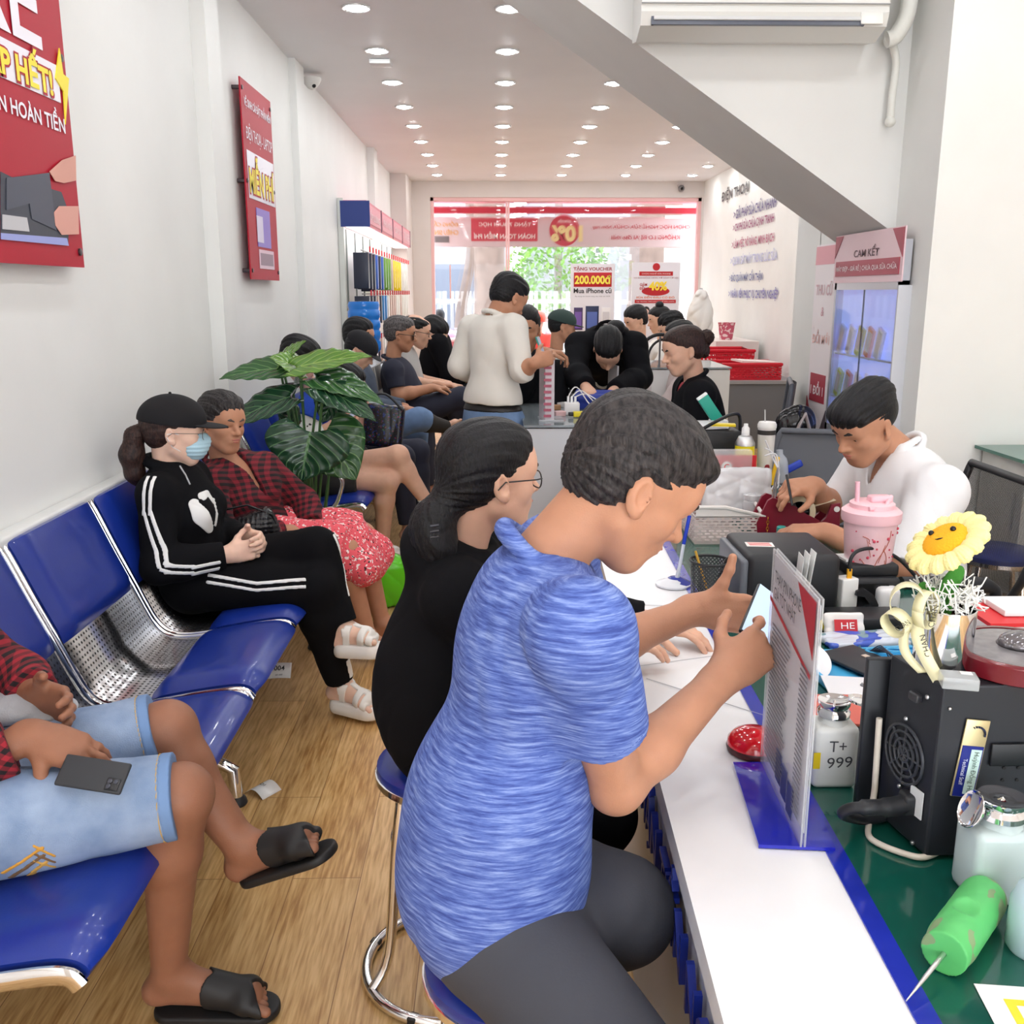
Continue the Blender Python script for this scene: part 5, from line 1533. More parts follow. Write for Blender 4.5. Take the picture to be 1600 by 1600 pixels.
g.build('ribbon_cables', flat(58, 66, 84, .4), t)
t = thing('card_box', 'flat white box top with a grey apple mark beside the black power supply', 'box', P(1336, 1086))
g = MB(); g.box((.01, .0, .02), (.15, .10, .003), rotz(-.15), bev=.001); g.box((.06, -.03, .01), (.05, .03, .018)); g.build('card', flat(236, 236, 240, .35), t)
F = Field(); F.ell((.018, 0, .0225), (.0090, .0095, .0016), k=.002); F.ell((.030, .003, .0225), (.006, .006, .004), k=.001, op='s'); F.build('apple_mark', flat(110, 112, 116, .4), t, vox=.001)
MB().box((.018, .012, .0222), (.002, .006, .0008), rotz(-.5)).build('apple_mark_leaf', flat(110, 112, 116, .4), t)
t = thing('red_box', 'flat box with a coral red lid under the pump bottle', 'box', P(1325, 1150))
MB().box((.02, .05, .015), (.19, .13, .030), rotz(-.05)).build('box_body', flat(96, 90, 94, .5), t)
MB().box((.02, .05, .032), (.20, .14, .006), rotz(-.05), bev=.001).build('lid', flat(212, 106, 92, .6), t)
t = thing('white_disc', 'round white plastic lid leaning behind the price list stand', 'lid', P(1258, 1058) + V(.0, 0, .0))
MB().lathe([(.0, .0), (.058, .001), (.062, .004), (.058, .006), (0, .007)], 40, c=(.0, .02, .03), M=rotx(.5)).build('lid', flat(240, 240, 244, .35), t)
# --- black power supply
A_, B_ = P(1445, 1346), P(1600, 1342); top = at(1466, 1072, Y=A_[1])[2]; hb = top - CZ
back = at(1392, 1022, Z=top)
t = thing('power_supply', 'large black bench power supply with a fan grille and a round plug', 'power supply', A_)
uu = unit(V(1, .02, 0)); ww = V(back[0] - A_[0], back[1] - A_[1], 0); dp = np.linalg.norm(ww); ww = unit(ww)
Wd = .30
q = [V(0, 0, 0), uu * Wd, uu * Wd + ww * dp, ww * dp]
g = MB(); g.add([tuple(p + V(0, 0, z)) for z in (.008, hb) for p in q], [(3, 2, 1, 0), (4, 5, 6, 7), (0, 1, 5, 4), (1, 2, 6, 5), (2, 3, 7, 6), (3, 0, 4, 7)])
bd_ = g.build('case', M_bkm, t); bv = bd_.modifiers.new('b', 'BEVEL'); bv.width = .004; bv.segments = 2
g = MB()
for a_ in (q[0] + uu * .03 + ww * .03, q[1] - uu * .03 + ww * .03, q[2] - uu * .03 - ww * .03, q[3] + uu * .03 - ww * .03): g.lathe([(.010, 0), (.010, .009)], 16, c=a_)
g.build('foot', M_bk, t)
nl = unit(np.cross(ww, V(0, 0, 1))); nl = nl if nl[0] < 0 else -nl
cf = ww * dp * .55 + V(0, 0, hb * .50) + nl * .002
g = MB()
for r in (.012, .024, .036, .047): g.tube([cf + (ww * math.cos(a_) + V(0, 0, 1) * math.sin(a_)) * r for a_ in np.linspace(0, 2 * PI, 33)[:-1]], .0026, 6, closed=True)
for k in range(8): a_ = k * PI / 4; g.tube([cf, cf + (ww * math.cos(a_) + V(0, 0, 1) * math.sin(a_)) * .048], .0022, 5)
g.build('fan_grille', flat(58, 60, 66, .35), t)
g = MB()
for cc_ in (V(0, 0, .014) + ww * .03, V(0, 0, hb - .03) + ww * .03, cf + ww * .0 + V(0, 0, .06), cf - V(0, 0, .055)): g.sphere(cc_ + nl * .002, .004, 8)
g.sphere(uu * .012 + V(0, -.002, hb - .035), .003, 8); g.build('screws', M_steel, t)
def onf(a_, z, e=.0): return uu * a_ + V(0, -.0015 - e, z)
g = MB()
for i in range(9):
    for k in range(6): g.lathe([(.0028, 0), (.0026, .0008), (0, .0008)], 10, c=onf(.105 + .022 * i, .035 + .020 * k + .02, 0), M=rotx(PI / 2))
g.build('vent_holes', flat(6, 6, 8, .6), t)
MB().box(V(.145, -.003, hb * .62), (.13, .004, .036), bev=.002).build('recess', flat(20, 22, 26, .4), t)
MB().box(cf - ww * dp * .32 + V(0, 0, -.06) + nl * .001, (.002, .030, .045), rotz(math.atan2(ww[1], ww[0]) - PI / 2)).build('rating_label', flat(222, 222, 222, .5), t)
MB().box(ww * dp * .42 + V(0, 0, hb - .04) + nl * .004, (.012, .022, .014), rotz(math.atan2(ww[1], ww[0]) - PI / 2), bev=.003).build('switch', flat(50, 50, 54, .3), t)
# name badge stuck to its front
bt = thing('name_badge', 'upright brass and blue name badge stuck to the front of the black power supply', 'badge', A_ + onf(.050, hb * .60, .002))
Mb = roty(.10)
MB().box((0, 0, 0), (.036, .003, .125), Mb, bev=.0012).build('plate', mat('brass_plate', srgb(196, 182, 140), .3, metal=.6), bt)
MB().box(Mb @ V(0, -.0016, -.020), (.032, .002, .082), Mb).build('blue_field', flat(20, 34, 124, .4), bt)
MB().box(Mb @ V(.006, -.003, -.020), (.016, .001, .072), Mb).build('name_strip', flat(196, 222, 216, .4), bt)
ru, rv = Mb @ V(0, 0, -1), Mb @ V(1, 0, 0)
lettering('name_text', 'Huỳnh Đồng Hồ', Mb @ V(.006, -.0045, -.020), ru, rv, .066, .012, flat(60, 80, 70, .5), bt)
lettering('title_text', 'Technical Staff', Mb @ V(-.009, -.0040, -.020), ru, rv, .042, .006, flat(220, 224, 240, .5), bt)
g = MB()
for k in range(8): a_ = math.radians(120 - 17 * k); s0 = .0006 + .0003 * k; g.box(Mb @ V(.001 + .012 * math.cos(a_), -.003, .040 + .012 * math.sin(a_)), (s0 * 2, .001, .003), Mb @ roty(-(a_ - PI / 2)))
g.build('dotted_arc', flat(24, 30, 60, .5), bt)
# plug and cables at its back
t = thing('power_cable', 'thick black power cord plugged into the side of the power supply', 'cord', A_)
pl = ww * .045 + V(0, 0, .075) + nl * .004
MB().box(pl, (.026, .03, .034), bev=.006).build('socket', M_bk, t)
MB().tube(smooth_line([pl, pl + nl * .03 + V(0, .0, -.004), pl + nl * .07 + V(0, -.0, .0), pl + nl * .095 + V(0, .01, -.004), pl + nl * .10 + V(0, .03, -.025), pl + nl * .05 + V(0, .06, -.058), V(-.01, .12, .012), V(.0, .2, .01)], 6), [.015] * 9 + [.0125] * 6 + [.009] * 28, 12).build('cable', M_bk, t)
t = thing('cream_cable', 'thin cream cord running down the side of the power supply', 'cord', A_)
MB().tube(smooth_line([ww * dp + nl * .01 + V(0, 0, hb * .62), ww * dp * .95 + nl * .012 + V(0, 0, hb * .3), ww * dp * .9 + nl * .016 + V(0, 0, .05), ww * dp * .80 + nl * .03 + V(0, 0, .008), ww * .06 + nl * .05 + V(0, 0, .006), ww * .01 + nl * .01 + V(0, -.005, .006), ww * .01 + nl * -.03 + V(0, 0, .006)], 8), .005, 10).build('cord', flat(224, 214, 200, .4), t)
t = thing('flat_monitor', 'thin black upright panel with vent slits behind the power supply', 'panel', A_ + ww * (dp + .03))
MB().box((-.0 + .10, .0, hb / 2 - .01), (.24, .014, hb - .015), bev=.003).build('panel', M_bkm, t)
# --- silver vase with crocheted flower, on the power supply
sc_top = top
vb = at(1465, 1040, Z=top)
vb = A_ + uu * .075 + ww * (dp * .60); vb = V(vb[0], vb[1], top + .001)
vb = at(1470, 1042, Z=top + .001)
vh = at(1478, 948, Y=vb[1])[2] - vb[2]
t = thing('silver_vase', 'mirror silver cylindrical vase with white netting standing on the power supply', 'vase', vb)
vr = abs(at(1518, 1000, Y=vb[1])[0] - at(1432, 1000, Y=vb[1])[0]) / 2
MB().lathe([(vr * .97, 0), (vr, .003), (vr, vh), (vr * .95, vh), (vr * .95, .01), (0, .01)], 56).build('vase_body', mat('mirror_silver', (.86, .87, .88), .06, metal=1), t)
g = MB(); rr = random.Random(5)
for k in range(150):
    a0 = rr.uniform(0, 6.28); r0 = vr * rr.uniform(.5, 1.02); z0 = vh + rr.uniform(-.005, .028)
    a1 = a0 + rr.uniform(-.8, .8); r1 = vr * rr.uniform(.7, 1.35); z1 = vh + rr.uniform(.0, .055)
    m_ = V((r0 * math.cos(a0) + r1 * math.cos(a1)) / 2, (r0 * math.sin(a0) + r1 * math.sin(a1)) / 2, (z0 + z1) / 2) + V(rr.uniform(-.01, .01), rr.uniform(-.01, .01), rr.uniform(-.005, .012))
    g.tube([(r0 * math.cos(a0), r0 * math.sin(a0), z0), m_, (r1 * math.cos(a1), r1 * math.sin(a1), z1)], .0011, 4, cap=False)
g.build('netting', flat(244, 244, 242, .6), t)
tf = thing('crochet_sunflower', 'crocheted yellow sunflower with a smiling face in the silver vase', 'flower', vb)
fc = at(1480, 848, Y=vb[1] + .0) - vb
# the flower looks up and to the left: disc normal
fn = unit(V(-.62, -.12, .77)); fx = unit(V(.80, -.05, .62) - fn * (V(.80, -.05, .62) @ fn)); fy = np.cross(fn, fx); FR = np.stack([fx, fy, fn], 1)
Rf = .058
g = Field()
for k in range(16):
    a_ = 2 * PI * k / 16; d = fx * math.cos(a_) + fy * math.sin(a_)
    g.ell(fc + d * Rf * .80, (.0125, .0185, .011), np.stack([np.cross(fn, d) * -1, d, fn], 1), .004)
g.ell(fc - fn * .006, (Rf * .8, Rf * .8, .012), FR, .006)
c8 = V(fc)
def ribs(P, c=c8, R=FR):
    q = (P - c) @ R; a_ = np.arctan2(q[..., 1], q[..., 0]); r = np.sqrt(q[..., 0] ** 2 + q[..., 1] ** 2)
    return (.0009 * np.sin(a_ * 64) * np.minimum(r / .04, 1)).astype(np.float32)
g.noise = ribs; g.build('petals', mat('cream_yarn', srgb(252, 240, 168), .9, bump=.5, bscale=500), tf, vox=.0018)
g = Field(); g.ell(fc + fn * .004, (Rf * .60, Rf * .60, .016), FR)
def knit(P, c=c8, R=FR):
    q = (P - c) @ R; a_ = np.arctan2(q[..., 1], q[..., 0]); r = np.sqrt(q[..., 0] ** 2 + q[..., 1] ** 2)
    return (.0009 * np.sin(r * 1100) * np.sin(a_ * 30)).astype(np.float32)
g.noise = knit; g.build('centre', mat('orange_yarn', srgb(252, 182, 36), .9, bump=.5, bscale=500), tf, vox=.0015)
fd_ = unit(fn); g = MB()
up_ = unit(V(.5, .7, .55) - fn * (V(.5, .7, .55) @ fn)); rt2 = unit(np.cross(up_, fn))
for s_ in (-1, 1): g.sphere(fc + fn * .0185 + rt2 * s_ * .017 + up_ * .006, .0045, 12)
g.build('eye', flat(22, 20, 22, .2), tf)
MB().tube([fc + fn * (.0195 - .003 * abs(t_)) + rt2 * .013 * t_ - up_ * (.012 - .007 * t_ * t_) for t_ in np.linspace(-1, 1, 9)], .0012, 6).build('mouth', flat(22, 20, 22, .4), tf)
g = Field(); g.path([fc - fn * .01, fc - fn * .03 + V(0, 0, -.03), V(0, 0, vh - .02), V(0, 0, .015)], .006, .004)
g.ell(fc + V(.012, 0, -.062), (.014, .006, .030), roty(.5), .004); g.ell(fc + V(-.016, 0, -.085), (.014, .006, .030), roty(-.7), .004)
g.build('stem', mat('green_yarn', srgb(62, 132, 48), .9, bump=.5, bscale=400), tf, vox=.002)
# ribbon
rb_ = thing('ribbon_bow', 'cream ribbon with black lettering knotted to the side of the silver vase', 'ribbon', vb)
def strip(g, pts, w, side, mi=0):
    n = len(pts); vs = []
    for i, p in enumerate(pts):
        s_ = V(side[i]) if isinstance(side, list) else V(side)
        vs += [p - s_ * w / 2, p + s_ * w / 2]
    g.add(vs, [(2 * i, 2 * i + 1, 2 * i + 3, 2 * i + 2) for i in range(n - 1)], mi, True)
kn = V(-vr - .012, -.02, vh - .008)
g = MB()
def loop(c, r, ax, tilt, a0=0, a1=2 * PI, el=1.0):
    ax = unit(ax); x = unit(np.cross(ax, V(0, 0, 1)) + V(.001, 0, 0)); y = np.cross(ax, x)
    return [V(c) + x * r * math.cos(a_) + y * r * el * math.sin(a_) for a_ in np.linspace(a0, a1, 26)]
strip(g, loop(kn + V(-.016, 0, .022), .024, (.3, .8, .1), 0, el=1.2), .020, unit(V(.3, .8, .1)))
strip(g, loop(kn + V(-.030, 0, -.010), .020, (.75, .5, .3), 0), .020, unit(V(.75, .5, .3)))
strip(g, loop(kn + V(.008, -.01, .014), .020, (.5, -.8, .0), 0, el=1.4), .018, unit(V(.5, -.8, .0)))
strip(g, smooth_line([kn, kn + V(.0, -.012, -.03), kn + V(.012, -.02, -.06), kn + V(.030, -.03, -.092)], 6), .019, unit(V(.9, -.3, .3)))
strip(g, smooth_line([kn, kn + V(-.016, -.0, -.03), kn + V(-.010, -.0, -.06), kn + V(.012, -.012, -.085)], 6), .014, unit(V(.9, -.3, .2)))
o = g.build('ribbon', mat('cream_satin', srgb(232, 226, 186), .4), rb_, autosmooth=False); sd = o.modifiers.new('s', 'SOLIDIFY'); sd.thickness = .0008
for (pp_, uu_, w2) in ((kn + V(.008, -.034, .012), V(.10, -.06, 1), .034), (kn + V(.0085, -.018, -.040), V(-.32, .15, 1), .034), (kn + V(-.030, -.022, -.006), V(.6, -.3, .6), .022)):
    uu_ = unit(uu_); vv_ = unit(np.cross(V(0, -1, 0), uu_)); lettering('print', 'CHAN', pp_, uu_, vv_, w2, .009, flat(50, 46, 40, .5), rb_)
# --- clear little box and maroon reel on the supply
p = at(1497, 1072, Z=top)
t = thing('small_clear_box', 'tiny frosted clear box on top of the black power supply', 'box', p)
MB().box((0, 0, .009), (.050, .034, .018), rotz(-.25), bev=.002).build('box', mat('frosted', srgb(214, 218, 220), .3, alpha=.5), t)
MB().box((.012, .004, .0186), (.016, .011, .0008), rotz(-.25)).build('sticker', flat(246, 246, 246, .4), t)
p = at(1590, 1040, Z=top)
t = thing('tape_reel', 'wide maroon reel with grey tape lying on the black power supply', 'reel', p)
MB().lathe([(.0, .0), (.096, .0), (.100, .003), (.100, .028), (.096, .031), (.088, .031), (.088, .026)], 64).build('shell', mat('maroon_gloss', srgb(112, 22, 34), .25, coat=.3), t)
MB().lathe([(.030, .029), (.034, .034), (.085, .030), (.088, .026)], 64).build('grey_tape', mat('grey_film', srgb(150, 146, 150), .25, var=.3, vscale=40, metal=.4), t)
F = Field(); F.ell((.012, .0, .038), (.042, .034, .012)); F.noise = folds(.005, 60, (1, .2, 0), 4); F.build('foil', mat('smoky_film', srgb(120, 116, 120), .15, metal=.5), t, vox=.003)
# --- pump bottles
def pump(loc, label, w, h, m, open_ang, lm=M_chrome, rz=0.0, wr=.8):
    t = thing('pump_bottle', label, 'bottle', loc, rz, 'solvent pump bottles beside the power supply')
    g = MB(); hb_ = h * .74
    g.box((0, 0, hb_ / 2), (w, w * wr, hb_), bev=w * .13)
    g.lathe([(w * .36, hb_ - .004), (w * .30, hb_ + .004), (w * .28, hb_ + .012)], 32)
    g.build('body', m, t)
    g = MB(); g.lathe([(w * .30, hb_ + .008), (w * .36, hb_ + .012), (w * .36, hb_ + .020), (w * .30, hb_ + .026), (w * .36, hb_ + .034), (w * .36, hb_ + .040), (w * .22, hb_ + .036), (w * .05, hb_ + .036), (0, hb_ + .040)], 36)
    g.build('pump_head', lm, t)
    hinge = V(-w * .30, 0, hb_ + .044) if open_ang > 0 else V(w * .30, 0, hb_ + .036)
    sg = -1 if open_ang > 0 else 1
    M_ = roty(-open_ang) if open_ang > 0 else roty(-open_ang)
    g = MB(); g.lathe([(0, 0), (w * .26, .001), (w * .30, .006), (w * .29, .007), (w * .24, .003), (0, .002)], 32, c=hinge + M_ @ V(sg * w * .30, 0, 0), M=M_); g.build('flip_lid', lm, t)
    return t
p = P(1300, 1228); hh = at(1300, 1100, Y=p[1])[2] - CZ
b1 = pump(p + V(0, .02, 0), 'white square pump bottle with handwriting on it and its steel lid flipped aside', .078, hh, mat('milky_bottle', srgb(226, 226, 222), .35), -.12)
hd = flat(70, 70, 74, .6)
o = lettering('handwriting', 'T+', (.0, -.0325, .082), (1, 0, 0), (0, 0, 1), .030, .020, hd, b1); o = lettering('handwriting', '999', (.005, -.0325, .052), (1, 0, .06), (0, 0, 1), .044, .020, hd, b1)
MB().box((-.035, -.0325, .055), (.012, .001, .030)).build('yellow_sticker', flat(230, 200, 30, .5), b1)
p = P(1565, 1415); hh = at(1565, 1262, Y=p[1])[2] - CZ
pump(p + V(.0, .03, 0), 'large frosted pump bottle with an open steel flip lid in front of the power supply', .092, hh, mat('frosted_bottle', srgb(206, 222, 222), .25, alpha=.93, var=.04, vscale=6), 1.15)
p = P(1612, 1500)
t = thing('squeeze_bottle', 'small pale blue squeeze bottle at the right edge of the counter', 'bottle', p + V(.012, .02, 0))
MB().lathe([(.030, 0), (.034, .006), (.034, .070), (.026, .092), (.012, .105), (.012, .118), (0, .12)], 36).build('body', mat('pale_blue_bottle', srgb(196, 220, 230), .25, alpha=.9), t)
# --- green awl
t = thing('green_awl', 'green plastic handled awl with a long steel spike lying on the green mat', 'awl', (0, 0, 0))
h0, h1_ = at(1475, 1490, Z=CZ + .03), at(1535, 1405, Z=CZ + .03); dirh = unit(h1_ - h0)
tip = at(1421, 1557, Z=CZ + .012); tip = h0 - dirh * .01 + (tip - h0)
F = Field(); F.cone(h0, h1_, .029, .029, .01, cut=1); F.cone(h0 + dirh * .035, h1_, .028, .027, .01)
F.ell((h0 + h1_) / 2 + V(0, 0, .030), (.018, .018, .006), None, .004, 's')
F.noise = folds(.0008, 60, dirh, 3)
t.location = (0, 0, 0)
hm = blotch('worn_green', srgb(92, 190, 108), [(srgb(132, 156, 112), .60, 26), (srgb(70, 160, 90), .66, 14)], rough=.45)
F.build('handle', hm, t, vox=.002); MB().tube([h0 + dirh * .004, h0 + (tip - h0) * .5, tip], [.0035, .003, .0007], 10).build('spike', M_steel, t)
# --- paper with yellow print
p = P(1575, 1580)
t = thing('printed_paper', 'white paper with a yellow printed square in the bottom corner', 'paper', p + V(0, 0, .002))
MB().box((.04, 0, 0), (.13, .075, .0012), rotz(-.12)).build('sheet', flat(246, 246, 246, .6), t)
MB().box((.025, -.008, .0009), (.05, .045, .0006), rotz(-.12)).build('yellow_print', flat(250, 216, 50, .5), t); MB().box((.026, -.010, .0014), (.030, .026, .0004), rotz(-.12)).build('white_print', flat(244, 244, 240, .5), t)
# --- farther desk-top things
BZ = .80
p = at(1110, 703, Z=BZ)
t = thing('black_organiser', 'black open box with papers and a yellow packet behind the red leaflet', 'box', (1.13, 4.45, CZ))
hx = at(1110, 668, Y=4.45)[2] - CZ
cx = at(1105, 690, Y=4.45)[0]; t.location = (cx, 4.45, CZ)
MB().box((0, 0, hx / 2), (.25, .26, hx), bev=.006).build('box', M_bk, t)
MB().box((-.03, -.0, hx + .008), (.18, .2, .006), rotz(.2)).box((.02, -.02, hx + .015), (.15, .14, .005), rotz(-.3)).build('papers', flat(238, 238, 240, .5), t)
MB().box((.05, -.07, hx + .022), (.12, .05, .012), rotz(-.15), bev=.003).build('yellow_packet', flat(242, 214, 30, .4), t)
MB().tube(smooth_line([(-.05, -.1, hx + .005), (.02, -.12, hx + .05), (.09, -.10, hx + .075), (.13, -.06, hx + .06), (.14, -.05, hx - .02)], 6), .008, 8).build('strap', M_bk, t)
px = lambda x, y, Y: at(x, y, Y=Y)
c0 = px(1163, 712, 4.2); hc_ = px(1163, 662, 4.2)[2] - CZ; b0 = CZ
t = thing('spray_can', 'yellow aerosol spray can with a white nozzle', 'spray can', (c0[0], 4.2, CZ))
MB().lathe([(.042, 0), (.043, .004), (.043, hc_ * .66)], 32).build('can_body', flat(246, 224, 24, .3), t)
MB().lathe([(.044, 0), (.044, .006)], 32).lathe([(.0435, hc_ * .66), (.043, hc_ * .70), (.030, hc_ * .80), (.018, hc_ * .82)], 32).build('metal_shoulder', M_steel, t)
MB().lathe([(.018, hc_ * .80), (.017, hc_ * .93), (.010, hc_ * .96), (.009, hc_), (0, hc_)], 24).build('nozzle', flat(240, 240, 240, .4), t)
MB().box((.008, -.0435, hc_ * .36), (.034, .002, .07)).build('blue_label', flat(80, 150, 200, .4), t); MB().box((-.022, -.040, hc_ * .44), (.018, .004, .03)).build('red_label', flat(216, 70, 30, .4), t)
c0 = px(1194, 708, 4.25); hc_ = px(1194, 656, 4.25)[2] - CZ
t = thing('paper_cup', 'tall white takeaway cup with dark red printed patches and a straw', 'cup', (c0[0] + .006, 4.25, CZ))
MB().lathe([(.030, 0), (.031, .003), (.040, hc_ * .90)], 32).build('cup_body', flat(236, 232, 230, .4), t)
MB().lathe([(.042, hc_ * .88), (.042, hc_ * .93), (.036, hc_ * .97), (0, hc_ * .98)], 32).build('lid', flat(240, 238, 236, .3), t)
MB().lathe([(.0405, hc_ * .78), (.0412, hc_ * .85)], 32).build('dark_band', flat(60, 56, 56, .5), t)
F = Field(); F.cone((0, 0, 0), (0, 0, hc_ * .9), .0305, .041, cut=2); RG = Field(); RG.ell((-.006, -.034, .045), (.022, .02, .026)); RG.ell((.002, -.036, .085), (.012, .02, .012))
decal(F, RG, .0012, flat(150, 44, 50, .5), 'red_patch', t, vox=.002)
MB().tube([(-.01, 0, hc_ * .97), (-.014, 0, hc_ + .045)], .003, 8).build('straw', flat(200, 200, 200, .3), t)
c0 = px(1208, 712, 4.2)
t = thing('box_cutter', 'yellow box cutter standing beside the patterned takeaway cup', 'cutter', (c0[0] + .01, 4.2, CZ))
MB().box((0, 0, .07), (.018, .012, .13), roty(.18), bev=.003).build('handle', flat(246, 196, 40, .4), t)
t = thing('water_bottle', 'small clear plastic bottle with a blue band leaning beside the cutter', 'bottle', (px(1225, 690, 4.3)[0], 4.3, CZ))
MB().lathe([(.030, 0), (.034, .01), (.034, .09), (.030, .11), (.015, .13), (.015, .15), (0, .152)], 28, M=roty(-.12)).build('body', mat('pet', srgb(214, 220, 232), .1, alpha=.6), t)
MB().box((.05, 0, .07), (.09, .02, .035), roty(-.5), bev=.01).build('blue_band', flat(40, 70, 190, .3), t)
t = thing('green_book', 'teal and white booklet standing on its edge before the seated woman', 'booklet', (px(1110, 650, 4.6)[0], 4.6, CZ))
hz0 = px(1110, 640, 4.6)[2] - CZ
MB().box((0, 0, hz0), (.055, .03, .15), roty(-.62), bev=.004).build('book', flat(34, 158, 138, .4), t); MB().box(V(0, 0, hz0) + roty(-.62) @ V(0, 0, .078), (.055, .03, .012), roty(-.62), bev=.003).build('pages', flat(236, 240, 240, .4), t)
MB().box((.04, .0, hz0 / 2 - .02), (.08, .07, hz0 - .06)).build('stand', flat(234, 234, 236, .5), t)
p = px(1120, 665, 4.62)
t = thing('white_carton', 'white carton behind the black organiser box', 'box', (px(1090, 665, 4.66)[0], 4.66, CZ))
hz1 = px(1090, 662, 4.6)[2] - CZ; MB().box((0, 0, hz1 / 2), (.20, .13, hz1), bev=.003).build('carton', flat(240, 240, 242, .4), t)
t = thing('red_folder', 'red and white papers with a plastic sleeve at the right end of the counter', 'folder', P(1590, 985) + V(0, .0, 0))
t.location = (px(1580, 985, 1.95)[0], 1.95, CZ); hz2 = px(1580, 965, 1.95)[2] - CZ
MB().box((.03, .03, hz2 / 2), (.22, .16, hz2), bev=.002).build('box', flat(226, 222, 222, .5), t); MB().box((.03, .01, hz2 + .004), (.22, .14, .008)).build('red_folder_sheet', flat(214, 34, 42, .4), t); MB().box((.05, .03, hz2 + .016), (.16, .10, .014), bev=.002).build('white_book', flat(240, 240, 240, .5), t)
# ------------------------------------------------------------------ stools and office chairs
def stool(loc, label, rz=0, h=.56, rr=.20):
    t = thing('round_stool', label, 'stool', loc, rz, 'chrome stools with round blue seats')
    MB().lathe([(.150, h - .045), (.160, h - .030), (.158, h - .012), (.140, h), (0, h + .003)], 40).build('seat', M_blue, t)
    MB().lathe([(.158, h - .05), (.163, h - .045), (.163, h - .030), (.158, h - .028)], 40).build('seat_ring', M_chrome, t)
    for k in range(4):
        a_ = k * PI / 2 + .5; c_, s_ = math.cos(a_), math.sin(a_)
        MB().tube(smooth_line([(.11 * c_, .11 * s_, h - .05), (.13 * c_, .13 * s_, .35), (.155 * c_, .155 * s_, .10), ((rr - .0) * c_, (rr - .0) * s_, .014)], 5), .0125, 12).build('leg', M_chrome, t)
    MB().tube([(rr * math.cos(a_), rr * math.sin(a_), .014) for a_ in np.linspace(0, 2 * PI, 49)[:-1]], .013, 12, closed=True).build('foot_ring', M_chrome, t)
    MB().tube([(.125 * math.cos(a_), .125 * math.sin(a_), .36) for a_ in np.linspace(0, 2 * PI, 41)[:-1]], .008, 10, closed=True).build('brace_ring', M_chrome, t)
    g = MB(); 
    for k in range(4): a_ = k * PI / 2 + 1.2; g.box((rr * math.cos(a_), rr * math.sin(a_), .012), (.026, .022, .024), rotz(a_), bev=.004)
    g.build('rubber_pad', M_bk, t)
    return t
stool((-.115, 2.03, 0), 'chrome stool with a blue seat under the woman in black')
stool((.035, 1.43, 0), 'chrome stool under the man in the blue T-shirt', rz=.6, h=.50)
stool((at(1562, 870, Y=3.72)[0], 3.74, 0), 'blue round stool standing behind the mesh office chair', h=.58)
M_meshc = meshmat('chair_mesh', srgb(34, 34, 38), 110, 110, .26)
def office_chair(loc, rz, label, grey=False, h=1.0, w=.50):
    t = thing('office_chair', label, 'office chair', loc, rz, 'office chairs behind the counter')
    # faces +y locally
    fr = flat(92, 95, 103, .5) if grey else M_bk
    MB().box((0, .02, .47), (.48, .46, .07), bev=.03).build('seat', flat(70, 72, 80, .8) if grey else flat(34, 34, 38, .9), t)
    pts = lambda s_: [(s_ * w * .38, -.23, .56), (s_ * w * .50, -.27, .72), (s_ * w * .52, -.30, .88), (s_ * w * .47, -.32, h)]
    L_, R_ = smooth_line(pts(-1), 4), smooth_line(pts(1), 4)
    g = MB(); g.tube(L_ + R_[::-1] + [L_[0]], .014, 10)
    g.box((0, -.26, .50), (.05, .05, .14)); g.build('back_frame', fr, t)
    g = MB(); vs = []
    n = len(L_); nj = 8
    for i in range(n):
        for j in range(nj + 1):
            s_ = j / nj; p = L_[i] * (1 - s_) + R_[i] * s_ + V(0, -.035 * math.sin(PI * s_), 0); vs.append(p)
    g.add(vs, [(i * (nj + 1) + j, i * (nj + 1) + j + 1, (i + 1) * (nj + 1) + j + 1, (i + 1) * (nj + 1) + j) for i in range(n - 1) for j in range(nj)], 0, True)
    o = g.build('back_mesh', fr if grey else M_meshc, t, autosmooth=False); uvl = o.data.uv_layers.new(name='UVMap')
    for lp in o.data.loops: i = lp.vertex_index; uvl.data[lp.index].uv = ((i % (nj + 1)) / nj, (i // (nj + 1)) / n)
    for s_ in (-1, 1):
        MB().tube(smooth_line([(s_ * .25, -.12, .46), (s_ * .28, -.10, .62), (s_ * .28, -.06, .68), (s_ * .28, .18, .69)], 5), [.016] * 10 + [.022] * 6, 10).build('armrest', fr, t)
    MB().tube([(0, 0, .44), (0, 0, .10)], .028, 14).build('gas_column', M_bk, t)
    for k in range(5):
        a_ = k * 2 * PI / 5; lg = MB().tube([(0, 0, .12), (.27 * math.cos(a_), .27 * math.sin(a_), .065)], [.022, .014], 10).build('leg', M_bk, t)
        MB().lathe([(.026, -.016), (.028, 0), (.026, .016)], 16, c=(.28 * math.cos(a_), .28 * math.sin(a_), .03), M=roty(PI / 2)).build('caster', M_bk, lg)
    return t
office_chair((1.40, 3.14, 0), math.radians(90), 'black mesh-backed office chair of the technician', h=1.0, w=.52)
office_chair((1.42, 2.40, 0), math.radians(95), 'black office chair whose armrest shows at the right edge', h=.72).scale = (1.1, 1.1, 1.1)
office_chair((1.48, 4.05, 0), math.radians(165), 'empty grey office chair with a curved back behind the technician', grey=True, h=.97)
office_chair((1.44, 5.75, 0), math.radians(75), 'dark grey office chair behind the seated woman in black', grey=True, h=1.08)
